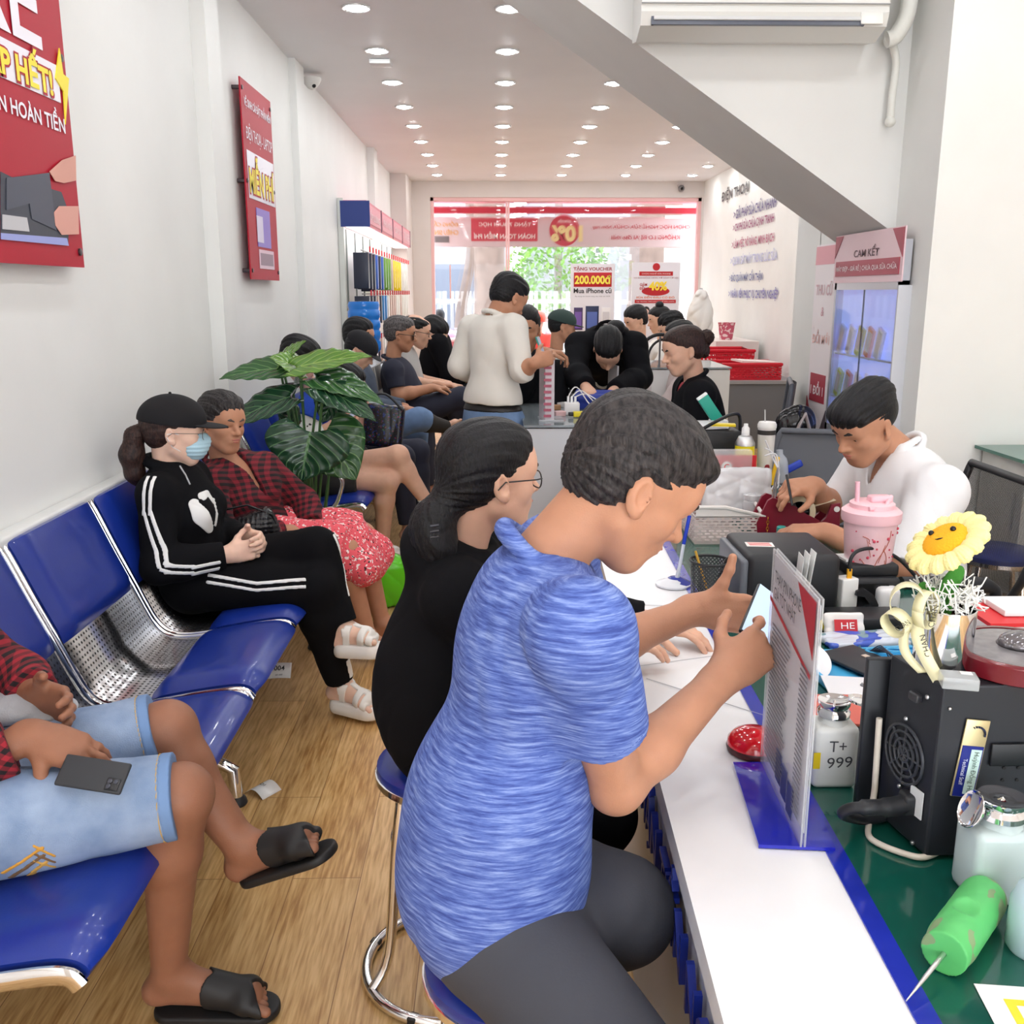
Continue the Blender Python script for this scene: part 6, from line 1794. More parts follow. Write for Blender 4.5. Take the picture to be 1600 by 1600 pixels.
# side cabinet with a green glass top by the wall
t = thing('side_cabinet', 'worn white side cabinet with a green glass top by the wall', 'cabinet', (2.50, 4.02, 0))
MB().box((0, 0, .455), (.64, .36, .91)).build('body', mat('worn_white', srgb(214, 214, 208), .5, var=.15, vscale=5), t)
MB().box((0, 0, .925), (.70, .40, .014)).build('glass_top', flat(60, 110, 96, .15), t)
MB().box((-.325, -.12, .70), (.012, .012, .16)).build('handle', M_steel, t)
# bag hanging behind
c0 = at(1240, 668, Y=4.9)
t = thing('helmet_bag', 'black glossy bag with a pale handle on the grey chair by the wall', 'bag', (1.60, 4.98, 0))
t.location = (c0[0] + .0, 4.9, 0)
F = Field(); F.ell((0, 0, c0[2]), (.10, .07, .10)); F.ell((.03, 0, c0[2] + .03), (.07, .06, .08), None, .03); F.noise = folds(.010, 30, (0, 0, 1), 6)
F.build('bag', mat('shiny_black', srgb(24, 24, 28), .15), t, vox=.005)
MB().tube([(-.02, -.07, c0[2] - .06), (.0, -.10, c0[2] + .03), (.03, -.08, c0[2] + .08), (.06, -.07, c0[2])], .010, 8).build('handle', flat(170, 160, 160, .3), t)
MB().box((0, 0, (c0[2] - .10) / 2), (.20, .20, c0[2] - .10)).build('stand', flat(70, 72, 78, .5), t)
# ------------------------------------------------------------------ air conditioner
A0, A1 = at(1002, 46, Y=4.36), at(1388, 58, Y=4.36)
t = thing('air_conditioner', 'white wall-mounted air conditioner above the sloping stair underside', 'air conditioner', ((A0[0] + A1[0]) / 2, 4.63, 0))
Wc = A1[0] - A0[0]; zb = (A0[2] + A1[2]) / 2
acm = flat(224, 224, 220, .35)
prof = [(0, zb + .02), (-.12, zb), (-.24, zb + .035), (-.262, zb + .085), (-.255, zb + .11), (-.262, zb + .12), (-.255, zb + .28), (-.22, zb + .31), (0, zb + .31)]
MB().prism(prof, (Wc, 0, 0), o=(-Wc / 2, 0, 0), u=(0, 1, 0), v=(0, 0, 1)).build('housing', acm, t)
MB().box((-.03, -.252, zb + .055), (Wc * .86, .012, .045), rotx(-.25)).build('outlet', flat(96, 100, 112, .4), t)
MB().box((-.03, -.262, zb + .060), (Wc * .84, .006, .016), rotx(-.45)).box((-.03, -.256, zb + .038), (Wc * .84, .006, .010), rotx(-.3)).build('louvre', flat(214, 214, 214, .35), t)
MB().box((Wc * .43, -.263, zb + .062), (Wc * .09, .01, .05), rotx(-.2), bev=.003).build('display_panel', flat(232, 232, 228, .3), t)
MB().box((0, -.263, zb + .117), (Wc, .008, .004)).build('panel_seam', flat(150, 150, 150, .5), t)
MB().box((Wc * .44, -.262, zb + .20), (.035, .004, .06)).build('energy_label', flat(40, 150, 90, .4), t)
lettering('print', 'DAIKIN', (-Wc * .44, -.266, zb + .155), (1, 0, 0), (0, 0, 1), .05, .012, flat(90, 96, 110, .4), t)
q0, q1 = at(1415, 5, Y=4.55), at(1392, 190, Y=4.58)
t = thing('drain_pipe', 'white taped air conditioner pipe bending down the wall beside the unit', 'pipe', (0, 0, 0))
pm = mat('pipe_tape', srgb(222, 222, 216), .4, bump=.4, bscale=60)
pts = [at(1425, -40, Y=4.5), at(1418, 20, Y=4.5), at(1400, 55, Y=4.5), at(1385, 62, Y=4.5), at(1395, 70, Y=4.56), at(1400, 100, Y=4.58), at(1394, 150, Y=4.58)]
MB().tube(smooth_line(pts[:4], 6), .035, 14).build('insulated_pipe', pm, t)
MB().tube(smooth_line([at(1388, 60, Y=4.5)] + pts[4:] + [at(1391, 190, Y=4.58)], 6), .017, 12).build('drain_tube', pm, t)
MB().sphere(at(1391, 190, Y=4.575), .024, 14).build('elbow', pm, t)
# ------------------------------------------------------------------ ceiling and wall fittings
c0 = at(595, 103, Z=3.165)
t = thing('smoke_detector', 'small flat white box fixed to the ceiling between the downlights', 'detector', (c0[0], c0[1], ZC))
MB().box((0, 0, -.018), (.15, .15, .03), bev=.006).build('housing', flat(226, 226, 226, .4), t); MB().box((0, 0, -.004), (.13, .13, .008)).build('bracket', flat(90, 92, 100, .5), t)
c0 = at(487, 125, X=XL + .08)
t = thing('dome_camera', 'small white dome camera high on the left wall', 'camera', (XL, c0[1], c0[2]))
MB().lathe([(.0, -.07), (.03, -.06), (.055, -.03), (.07, .0), (.07, .015), (0, .016)], 28, c=(.08, 0, 0)).build('housing', flat(222, 220, 216, .35), t); MB().sphere((.10, -.03, -.045), .016, 12).build('lens', flat(30, 30, 34, .1), t); MB().box((.03, 0, .0), (.06, .05, .02)).build('bracket', flat(222, 220, 216, .35), t)
c0 = at(1065, 292, Y=YF - .08)
t = thing('bullet_camera', 'tiny round camera above the shop window', 'camera', (c0[0], YF, c0[2]))
MB().sphere((0, -.07, -.02), .05, 14).build('housing', flat(120, 116, 118, .4), t); MB().sphere((0, -.115, -.03), .022, 10).build('lens', flat(20, 20, 24, .1), t); MB().box((0, -.02, .03), (.09, .05, .03)).build('bracket', flat(200, 190, 188, .5), t)
# ------------------------------------------------------------------ posters on the left wall
LU, LV = (0, 1, 0), (0, 0, 1)
def wallposter(y0, y1, z0, z1, label, m):
    t = thing('wall_poster', label, 'poster', (XL + .05, y0, 0)); 
    MB().box((0, (y1 - y0) / 2, (z0 + z1) / 2), (.008, y1 - y0, z1 - z0)).build('board', m, t)
    for yy in (.03, y1 - y0 - .03):
        for zz in ((z0 + .05, (z0 + z1) / 2, z1 - .05)): MB().lathe([(.012, -.05), (.012, .010), (0, .012)], 14, c=(0, yy, zz), M=roty(PI / 2)).build('standoff', flat(90, 80, 84, .3, metal=.8), t)
    return t
rr_ = mat('poster_red', srgb(176, 26, 48), .5, spec=.3)
y0, y1 = 1.9, at(113, 210, X=XL + .056)[1]
t = wallposter(y0, y1, 1.68, 2.98, 'large red poster with a phone battery being lifted by fingers', rr_)
WH, YE = flat(240, 236, 246, .5), flat(244, 226, 60, .5)
def onp(px, py): p = at(px, py, X=XL + .056); return V(.0065, p[1] - t.location.y, p[2])
def psl(a, b): return abs(at(*b, X=XL + .056)[1] - at(*a, X=XL + .056)[1])
def wtext(s, l, r, yt, yb_, m, bold=.02, e=.007, nm='lettering'):
    pl, pr_ = at(l, (yt + yb_) / 2, X=XL + .056), at(r, (yt + yb_) / 2, X=XL + .056)
    return s
def ptext(s, yl, yr, zb_, zt_, m, bold=.03, e=.007, nm='lettering', par=None):
    lettering(nm, s, (e, (yl + yr) / 2 - t.location.y, (zb_ + zt_) / 2), LU, LV, yr - yl, zt_ - zb_, m, par or t, bold=bold)
for (a, b) in (((58, 0), (50, 150)), ((100, 210), (105, 200))): pass
r1 = at(60, 60, X=XL + .056); r2 = at(98, 110, X=XL + .056)
ptext('RẺ', at(62, 40, X=XL + .056)[1] - .42, at(62, 40, X=XL + .056)[1], at(60, 76, X=XL + .056)[2], at(60, 2, X=XL + .056)[2] + .16, WH, .02)
g = MB(); w0, w1 = at(3, 95, X=XL + .056)[1], at(92, 130, X=XL + .056)[1]; za = at(88, 158, X=XL + .056)[2]; zb2 = at(80, 98, X=XL + .056)[2]
g.box((.006, (2.0 + w1) / 2 - y0, (za + zb2) / 2), (.002, w1 - 2.0, zb2 - za)); g.build('white_band', WH, t)
yr = at(82, 130, X=XL + .056)[1]
ptext('RẺ BẤT CHẤP HẾT!', yr - .98, yr, at(75, 152, X=XL + .056)[2], at(75, 85, X=XL + .056)[2], rr_, .085, .0085)
ptext('RẺ BẤT CHẤP HẾT!', yr - .97, yr - .01, at(75, 150, X=XL + .056)[2] + .004, at(75, 87, X=XL + .056)[2] - .004, YE, .035, .0095)
g = MB(); b0 = at(90, 130, X=XL + .056); g.prism([(-.05, .01), (.0, .11), (.01, .035), (.05, .03), (-.01, -.12), (.0, -.02)], (.004, 0, 0), o=(.007, b0[1] - y0 + .03, b0[2]), u=LU, v=LV); g.build('lightning_bolt', YE, t)
yr = at(101, 200, X=XL + .056)[1]
ptext('CHỖ NÀO RẺ HƠN HOÀN TIỀN', yr - .96, yr, at(98, 208, X=XL + .056)[2], at(98, 183, X=XL + .056)[2] + .02, WH, .02)
pz = lambda px, py: (at(px, py, X=XL + .056)[1] - y0, at(px, py, X=XL + .056)[2])
def ppoly(pts, m, name, e=.007, th=.0015):
    MB().prism([pz(*p) for p in pts], (th, 0, 0), o=(e, 0, 0), u=LU, v=LV).build(name, m, t)
ppoly([(0, 268), (20, 278), (95, 300), (106, 330), (106, 380), (60, 378), (0, 372)], flat(60, 64, 76, .5), 'phone_back', .0066)
ppoly([(0, 364), (103, 372), (106, 384), (0, 374)], flat(150, 160, 220, .4), 'phone_edge', .0080)
ppoly([(8, 278), (75, 270), (86, 360), (48, 342), (44, 318), (8, 328)], flat(74, 78, 92, .5), 'battery', .0090)
ppoly([(2, 335), (40, 340), (44, 362), (2, 358)], flat(196, 196, 200, .5), 'circuit_board', .0088)
ppoly([(75, 268), (95, 250), (116, 243), (117, 282), (98, 286), (84, 283)], flat(216, 156, 140, .5), 'finger', .0095)
ppoly([(82, 332), (90, 322), (120, 322), (121, 366), (94, 367), (84, 352)], flat(220, 160, 146, .5), 'finger', .0100)
pb0, pb1 = at(385, 290, X=XL + .056)[1], at(430, 300, X=XL + .056)[1]
t = wallposter(pb0, pb1, 1.67, 2.75, 'narrow red poster offering free repairs with a laptop picture', rr_)
y0 = pb0
W_ = pb1 - pb0
ptext('VỆ SINH CÀI ĐẶT PHẦN MỀM', pb0 + .05, pb1 - .04, 2.60, 2.68, WH, .02)
ptext('ĐIỆN THOẠI - LAPTOP', pb0 + .06, pb1 - .04, 2.42, 2.53, WH, .0)
MB().box((.006, W_ * .52, 2.25), (.002, W_ * .90, .26), bev=.0008).build('white_panel', WH, t)
ptext('MIỄN PHÍ', pb0 + .06, pb1 - .04, 2.14, 2.37, rr_, .075, .0078)
ptext('MIỄN PHÍ', pb0 + .07, pb1 - .05, 2.15, 2.36, YE, .03, .0085)
MB().box((.006, W_ * .50, 1.97), (.003, W_ * .46, .22)).build('screen_picture', flat(130, 110, 200, .4), t)
MB().box((.008, W_ * .36, 1.96), (.003, W_ * .20, .15)).build('screen_text', flat(216, 210, 236, .4), t)
g = MB(); g.box((.006, W_ * .55, 1.79), (.003, W_ * .52, .11)); g.build('keyboard_picture', flat(222, 190, 206, .4), t); MB().box((.008, W_ * .55, 1.79), (.002, W_ * .44, .07)).build('keys_picture', flat(140, 110, 130, .4), t)
# ------------------------------------------------------------------ lettering on the right wall
RU, RV = (0, -1, 0), (0, 0, 1)
t = thing('wall_lettering', 'raised service promises in blue and red letters on the right wall', 'lettering', (XR, 12, 0))
cols = [flat(60, 56, 62, .4), flat(84, 74, 130, .4), flat(150, 62, 112, .4), flat(176, 76, 110, .4), flat(176, 176, 214, .4), flat(62, 64, 140, .4), flat(92, 78, 160, .4)]
L_ = [('ĐIỆN THOẠI', 1129, 1172, 300, 0), ('> GIẢI PHÁP SỬA CHỮA NHANH', 1148, 1215, 326, 1), ('> CHI PHÍ SỬA CHỮA CẠNH TRANH', 1147, 1211, 350, 2), ('> LÀM VIỆC RÕ RÀNG, MINH BẠCH', 1145, 1211, 378, 3), ('> QUAN SÁT MÁY TRONG LÚC SỬA', 1143, 1216, 404, 4), ('> BẢO QUẢN MÁY CẨN THẬN', 1141, 1193, 432, 5), ('> NHÂN VIÊN PHỤC VỤ CHUYÊN NGHIỆP', 1140, 1217, 459, 6)]
for s_, xl, xr_, ym, ci in L_:
    # the baseline is level: find it on the wall at its middle
    pl = at(xl, ym + (456 - ym) * .06, X=XR); p2 = at(xr_, ym - (456 - ym) * .10 * (xr_ - xl) / 60, X=XR)
    zc_ = (pl[2] + p2[2]) / 2
    o = lettering('line', s_, (-.012, -(12 - (12 * 0)) + (pl[1] + p2[1]) / 2 + 0, zc_), RU, RV, pl[1] - p2[1], .155 if ci else .20, cols[ci], t, bold=.02)
# ------------------------------------------------------------------ things on the core wall: notices and the glass cabinet
CX = 1.875
def cwy(px, py): p = at(px, py, X=CX - .02); return p[1], p[2]
def cpanel(name, quad, m, x, th, par, org):
    (xa, ya_), (xb, yb_) = quad
    p, q = at(xa, ya_, X=x), at(xb, yb_, X=x)
    y_0, y_1 = max(p[1], q[1]), min(p[1], q[1]); z0, z1 = min(p[2], q[2]), max(p[2], q[2])
    return y_0, y_1, z0, z1
yA, yB = at(1318, 460, X=CX)[1], at(1424, 450, X=CX)[1]       # the cabinet's far and near end
zT = at(1422, 356, X=CX)[2]; zG = at(1320, 447, X=CX)[2]
t = thing('glass_cabinet', 'lit glass cabinet of phone cases with a pink promise banner across its top', 'cabinet', (CX, (yA + yB) / 2, 0))
dy = (yA - yB); fm = flat(196, 198, 206, .3, metal=.6)
g = MB()
for yy in (-dy / 2 + .015, dy / 2 - .015): g.box((-.03, yy, zG / 2 + .1), (.04, .03, zG - .2 + .4))
g.box((-.03, 0, zG), (.04, dy, .04)); g.box((-.03, 0, .45), (.04, dy, .9)); g.build('frame', fm, t)
MB().box((-.03, -dy / 2 - .004, zG / 2), (.062, .01, zG)).build('side_panel', flat(206, 208, 214, .35), t)
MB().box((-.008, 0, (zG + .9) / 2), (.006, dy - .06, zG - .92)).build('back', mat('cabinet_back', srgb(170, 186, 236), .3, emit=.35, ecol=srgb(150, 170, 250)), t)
MB().box((-.045, dy * .01, (zG + .9) / 2), (.004, .012, zG - .94)).build('door_gap', flat(30, 60, 70, .3), t)
MB().box((-.0485, 0, (zG + .9) / 2), (.003, dy - .05, zG - .94)).build('glass_door', M_glass, t)
for zz in (1.05, 1.28): MB().box((-.025, 0, zz), (.03, dy - .08, .008)).build('shelf', flat(220, 226, 244, .2), t)
bnr = MB().box((-.052, 0, (zT + zG) / 2 + .01), (.006, dy + .03, zT - zG - .01)).build('banner', mat('pink_banner', srgb(236, 206, 212), .4), t)
zm = zG + (zT - zG) * .34
MB().box((-.057, 0, zm), (.004, dy * .96, (zT - zG) * .30)).build('red_band', flat(176, 66, 84, .4), bnr)
lettering('lettering', 'MÁY ĐẸP - GIÁ RẺ | CHƯA QUA SỬA CHỮA', (-.060, 0, zm), RU, RV, dy * .92, (zT - zG) * .15, flat(246, 226, 230, .5), bnr, bold=.02)
lettering('lettering', 'CAM KẾT', (-.0565, 0, zG + (zT - zG) * .66), RU, RV, dy * .38, (zT - zG) * .22, flat(110, 76, 84, .5), bnr, bold=.02)
MB().prism([(-dy / 2 - .01, zT), (-dy / 2 + .12, zT), (-dy / 2 - .01, zT - .13)], (-.002, 0, 0), o=(-.056, 0, 0), u=LU, v=LV).prism([(dy / 2 + .01, zT), (dy / 2 - .10, zT), (dy / 2 + .01, zT - .11)], (-.002, 0, 0), o=(-.056, 0, 0), u=LU, v=LV).build('corner_triangle', flat(170, 70, 86, .4), bnr)
lime = [flat(190, 206, 60, .4), flat(232, 150, 110, .4), flat(214, 222, 246, .4), flat(226, 226, 240, .3)]
k = 0
proto = None
for zz, n_ in ((1.05, 6), (1.28, 5)):
    for j in range(n_):
        o = thing('phone_case', ['lime green', 'orange', 'pale blue', 'clear'][(j + (zz > 1.1) * 2) % 4] + ' boxed phone case, ' + ORD[j] + ' from the far end on the ' + ('upper' if zz > 1.1 else 'lower') + ' cabinet shelf', 'phone case', (CX - .03, (yA + yB) / 2 + dy * (.40 - .15 * j), zz + .004), group='boxed phone cases in the lit cabinet')
        Mx = rotx(.35)
        MB().box(Mx @ V(0, 0, .075), (.012, .075, .15), Mx, bev=.002).build('case', lime[(j + (zz > 1.1) * 2) % 4], o); MB().box(Mx @ V(-.0065, 0, .08), (.002, .05, .10), Mx).build('card_front', lime[2 if j % 2 else 3], o)
ya2, yb2 = at(1276, 460, X=CX)[1], at(1308, 460, X=CX)[1]
yc_, wd_ = (ya2 + yb2) / 2, (ya2 - yb2)
MB().box((2.515, 5.9, 1.6), (1.28, .44, 3.2)).build('wall_end', M_wallr, **S)
t = thing('trade_in_banner', 'narrow tall banner with trade-in lettering beside the glass cabinet', 'banner', (CX - .012, yc_, 0))
MB().box((0, 0, 1.14), (.006, wd_, 1.44)).build('sheet', mat('banner_white', srgb(246, 238, 240), .4), t)
MB().box((-.004, 0, 1.80), (.003, wd_, .10)).build('red_top', flat(232, 160, 170, .4), t)
lettering('lettering', 'THU CŨ', (-.004, 0, 1.62), RU, RV, wd_ * .8, .08, flat(226, 190, 196, .5), t, bold=.02); lettering('lettering', '&', (-.004, 0, 1.49), RU, RV, wd_ * .14, .05, flat(226, 170, 180, .5), t); lettering('lettering', 'ĐỔI MỚI', (-.004, 0, 1.35), RU, RV, wd_ * .85, .08, flat(240, 196, 190, .5), t, bold=.02)
MB().box((-.004, 0, 1.06), (.003, wd_ * .75, .16)).build('red_block', flat(178, 60, 76, .4), t); lettering('lettering', '1 ĐỔI 1', (-.0065, 0, 1.06), RU, RV, wd_ * .62, .08, flat(246, 230, 232, .5), t, bold=.03)
MB().prism([(wd_ / 2, .45), (wd_ / 2, 1.0), (-wd_ * .1, .72), (-wd_ / 2, .45)], (-.003, 0, 0), o=(-.004, 0, 0), u=LU, v=LV).build('red_triangle', flat(150, 34, 50, .4), t)
MB().prism([(-wd_ / 2, .95), (-wd_ / 2, .55), (-wd_ * .1, .75)], (-.003, 0, 0), o=(-.004, 0, 0), u=LU, v=LV).build('grey_triangle', flat(96, 84, 92, .4), t)
p, q = at(1251, 378, X=2.9), at(1274, 432, X=2.9)
t = thing('red_notice', 'small red and white notice on the wall left of the trade-in banner', 'notice', (XR - .012, 0, 0))
p, q = at(1251, 378, X=XR), at(1275, 432, X=XR)
MB().box((0, (p[1] + q[1]) / 2, (p[2] + q[2]) / 2), (.006, p[1] - q[1], p[2] - q[2])).build('board', flat(228, 170, 176, .3), t)
MB().box((-.005, (p[1] + q[1]) / 2, p[2] * .6 + q[2] * .4), (.004, (p[1] - q[1]) * .8, (p[2] - q[2]) * .5)).build('white_field', flat(250, 244, 244, .4), t)
MB().box((-.005, (p[1] + q[1]) / 2, p[2] * .15 + q[2] * .85), (.004, (p[1] - q[1]) * .9, (p[2] - q[2]) * .2)).build('red_field', flat(196, 70, 88, .4), t)
# ------------------------------------------------------------------ the potted plant
def leaf(parent, base, tip, w, up=(0, 0, 1), droop=.06, fold_=.25, m=None, name='leaf'):
    w = w * 1.25; b_, t_ = V(base), V(tip); b_, t_ = b_ - (t_ - b_) * .08, t_ + (t_ - b_) * .10; ax = t_ - b_; L = np.linalg.norm(ax); ax = ax / L
    sd_ = unit(np.cross(ax, V(up))); nm = np.cross(sd_, ax)
    n = 22; nj = 12; vs = []
    for i in range(n + 1):
        s_ = i / n
        prof_ = (math.sin(PI * min(1, (s_ * .94 + .06)) ** .62)) ** .85 * (1 - .12 * s_)
        hw = w * prof_
        for j in range(nj + 1):
            q = j / nj * 2 - 1
            back = -.20 * L * max(0, abs(q) - .12) * max(0, 1 - s_ * 4) # heart lobes
            z = -droop * L * (s_ ** 2) * 1.0 + fold_ * hw * abs(q) - .12 * hw * q * q + .012 * L * math.sin(s_ * 30) * abs(q)
            vs.append(b_ + ax * (s_ * L + back) + sd_ * (q * hw) + nm * z)
    g = MB(); g.add(vs, [(i * (nj + 1) + j, i * (nj + 1) + j + 1, (i + 1) * (nj + 1) + j + 1, (i + 1) * (nj + 1) + j) for i in range(n) for j in range(nj)], 0, True)
    o = g.build(name, m, parent, autosmooth=False); sd = o.modifiers.new('s', 'SOLIDIFY'); sd.thickness = .002
    uvl = o.data.uv_layers.new(name='UVMap')
    for lp in o.data.loops: i = lp.vertex_index; uvl.data[lp.index].uv = ((i % (nj + 1)) / nj, (i // (nj + 1)) / n)
    return o
def leafmat(name, c, c2, vein):
    m = mat(name, c, .22, spec=.5); nt = m.node_tree; b = nt.nodes['Principled BSDF']
    uv = _n(nt, 'ShaderNodeUVMap'); sp = _n(nt, 'ShaderNodeSeparateXYZ'); nt.links.new(uv.outputs[0], sp.inputs[0])
    a1 = _n(nt, 'ShaderNodeMath', operation='SUBTRACT'); nt.links.new(sp.outputs[0], a1.inputs[0]); a1.inputs[1].default_value = .5
    ab = _n(nt, 'ShaderNodeMath', operation='ABSOLUTE'); nt.links.new(a1.outputs[0], ab.inputs[0])
    f = _n(nt, 'ShaderNodeMath', operation='MULTIPLY_ADD'); nt.links.new(ab.outputs[0], f.inputs[0]); f.inputs[1].default_value = -.9; nt.links.new(sp.outputs[1], f.inputs[2])
    s_ = _n(nt, 'ShaderNodeMath', operation='MULTIPLY'); nt.links.new(f.outputs[0], s_.inputs[0]); s_.inputs[1].default_value = 36.0
    sn = _n(nt, 'ShaderNodeMath', operation='SINE'); nt.links.new(s_.outputs[0], sn.inputs[0])
    mid_ = _n(nt, 'ShaderNodeMath', operation='LESS_THAN'); nt.links.new(ab.outputs[0], mid_.inputs[0]); mid_.inputs[1].default_value = .018
    g1 = _n(nt, 'ShaderNodeMath', operation='GREATER_THAN'); nt.links.new(sn.outputs[0], g1.inputs[0]); g1.inputs[1].default_value = .95
    mx_ = _n(nt, 'ShaderNodeMath', operation='MAXIMUM'); nt.links.new(mid_.outputs[0], mx_.inputs[0]); nt.links.new(g1.outputs[0], mx_.inputs[1])
    mx = _n(nt, 'ShaderNodeMix', data_type='RGBA'); nt.links.new(mx_.outputs[0], mx.inputs[0]); mx.inputs[6].default_value = (*c, 1); mx.inputs[7].default_value = (*vein, 1)
    nt.links.new(mx.outputs[2], b.inputs['Base Color'])
    bp = _n(nt, 'ShaderNodeBump'); bp.inputs['Strength'].default_value = .3; bp.inputs['Distance'].default_value = .004; nt.links.new(sn.outputs[0], bp.inputs['Height']); nt.links.new(bp.outputs[0], b.inputs['Normal'])
    return m
LD = leafmat('leaf_dark', srgb(28, 62, 40), None, srgb(84, 122, 80)); LL = leafmat('leaf_light', srgb(90, 132, 52), None, srgb(150, 180, 90)); LM = leafmat('leaf_mid', srgb(46, 88, 46), None, srgb(110, 150, 90))
pc = at(485, 800, Y=4.72); pc = V(pc[0], 4.72, 0)
t = thing('potted_plant', 'large elephant-ear plant with glossy dark leaves between the two benches', 'plant', pc)
def PP(x, y, Y=4.72): return at(x, y, Y=Y) - pc
MB().lathe([(.10, 0), (.12, .01), (.15, .26), (.16, .28), (.15, .29), (.14, .27), (0, .26)], 36).build('pot', flat(214, 210, 204, .4), t)
specs_ = [((446, 622), (352, 650), .10, LD, 4.66, .2), ((442, 575), (350, 578), .085, LM, 4.8, .15), ((436, 566), (474, 535), .07, LL, 4.86, .0), ((468, 575), (428, 556), .09, LL, 4.74, .1), ((470, 572), (566, 548), .085, LL, 4.66, .1),
          ((500, 590), (588, 600), .085, LM, 4.62, .35), ((505, 606), (582, 636), .09, LD, 4.56, .25), ((522, 620), (505, 655), .075, LD, 4.74, .1), ((458, 612), (476, 576), .07, LD, 4.86, .1),
          ((484, 680), (470, 745), .165, LD, 4.50, .1), ((510, 680), (552, 742), .14, LM, 4.60, .1), ((455, 660), (440, 620), .07, LD, 4.85, .1)]
for k, ((bx, by), (tx, ty), w_, lm, Yl, dr) in enumerate(specs_):
    b_ = PP(bx, by, Yl); e_ = PP(tx, ty, Yl - .06)
    up_ = (0, -.55, 1) if k not in (9, 10, 7) else (.1, -1, .45)
    leaf(t, b_, e_, w_, up_, dr, .22, lm)
    st_ = V(.03 * math.sin(k * 2.1), .03 * math.cos(k * 1.7), .26)
    MB().tube(smooth_line([st_, st_ * .5 + b_ * .5 + V(.02 * math.sin(k), 0, .02), b_], 6), [.009] * 6 + [.0065] * 7, 8).build('stem', flat(74, 112, 62, .4), t)
rr = random.Random(2); g = MB()
for k in range(150):
    a_ = rr.uniform(0, 6.28); r_ = rr.uniform(.02, .2); z_ = rr.uniform(.28, .46); c0 = V(r_ * math.cos(a_) + .06, r_ * math.sin(a_) - .04, z_); d = unit(V(math.cos(a_), math.sin(a_), rr.uniform(-.3, .6))); s_ = unit(np.cross(d, V(0, 0, 1)))
    g.add([c0, c0 + d * .02 + s_ * .009, c0 + d * .045, c0 + d * .02 - s_ * .009], [(0, 1, 2, 3)])
o = g.build('small_foliage', flat(84, 118, 74, .5), t, kind='stuff')
# ------------------------------------------------------------------ water cooler
wc = V(-1.17, 8.3, 0)
t = thing('water_cooler', 'white water cooler beside the accessory rack', 'water cooler', (-1.10, 8.3, 0))
MB().box((0, 0, .50), (.34, .33, 1.0), bev=.02).build('body', flat(222, 222, 226, .35), t); MB().box((.172, 0, .70), (.01, .24, .30)).build('tap_recess', flat(60, 66, 80, .3), t)
for yy in (-.06, .06): MB().tube([(.17, yy, .82), (.20, yy, .82), (.20, yy, .78)], .012, 8).build('tap', flat(60, 100, 180, .3), t)
MB().lathe([(.07, 1.0), (.13, 1.0), (.13, 1.04)], 28).build('collar', flat(236, 236, 238, .3), t)
t = thing('water_jug', 'blue twenty-litre water jug upside down on the cooler', 'water jug', (-1.10, 8.3, 1.02))
b_ = [(.03, .0), (.035, .03), (.11, .07), (.135, .10)]
for k in range(4): b_ += [(.137, .12 + .085 * k), (.137, .165 + .085 * k), (.127, .178 + .085 * k), (.127, .188 + .085 * k)]
b_ += [(.135, .47), (.125, .50), (0, .505)]
MB().lathe(b_, 40).build('jug', mat('jug_blue', srgb(30, 128, 224), .12, alpha=.93, spec=.7), t)
t = thing('paper_bag', 'tan shopping bag on the floor beside the water cooler', 'bag', (-.78, 8.6, 0)); MB().box((0, 0, .40), (.16, .2, .80), taper=(1.05, 1.1)).build('bag', flat(206, 176, 132, .6), t)
# ------------------------------------------------------------------ accessory rack along the left wall
ry0, ry1 = 9.25, 13.9
t = thing('display_rack', 'white accessory rack with a blue-ended pink header along the left wall', 'rack', (XL, ry0, 0))
MB().box((.03, 0, 1.22), (.05, .03, 2.44)).build('end_post', flat(216, 218, 212, .5), t)
MB().box((.01, (ry1 - ry0) / 2, 1.25), (.02, ry1 - ry0, 2.3)).build('back_panel', mat('slatwall', srgb(238, 236, 232), .5, bump=.4, bscale=20), t)
hd_ = MB().box((.15, (ry1 - ry0) / 2, 2.31), (.24, ry1 - ry0, .22)).build('header', mat('header_pink', srgb(226, 140, 156), .35), t)
MB().box((.165, -.012, 2.30), (.27, .012, .23)).build('blue_end', flat(40, 60, 130, .4), hd_)
MB().box((.15, (ry1 - ry0) / 2, 2.195), (.18, ry1 - ry0 - .1, .008)).build('light_strip', mat('strip_light', (1, 1, 1), .5, emit=3.0), hd_)
for k in range(4):
    yy = (ry1 - ry0) * (k + .5) / 4
    MB().box((.274, yy, 2.31), (.005, 1.02, .17)).build('header_panel', flat(238, 176, 188, .35), hd_)
    MB().box((.274, yy + .58, 2.31), (.008, .02, .22)).build('header_divider', flat(110, 80, 100, .4), hd_)
    lettering('lettering', ['ỐP LƯNG', 'PHỤ KIỆN', 'CÁP SẠC', 'TAI NGHE'][k], (.279, yy, 2.31), LU, LV, .8, .10, flat(250, 226, 232, .5), hd_, bold=.02)
for k in range(8): MB().tube([(.03, .3 + .6 * k, .5), (.03, .3 + .6 * k, 2.18)], .008, 6).build('upright', flat(130, 136, 132, .4), t)
for zz in (1.98, 1.58, 1.15): MB().tube([(.20, .05, zz), (.20, ry1 - ry0 - .05, zz)], .006, 6).build('rail', flat(150, 150, 150, .3), t)
packs = [(flat(34, 40, 60, .3), 'black'), (flat(50, 96, 190, .3), 'blue'), (flat(110, 160, 60, .3), 'green'), (flat(240, 214, 40, .3), 'yellow'), (flat(236, 234, 230, .3), 'white'), (flat(210, 180, 170, .3), 'beige'), (flat(44, 130, 200, .3), 'bright blue')]
rrn = random.Random(11)
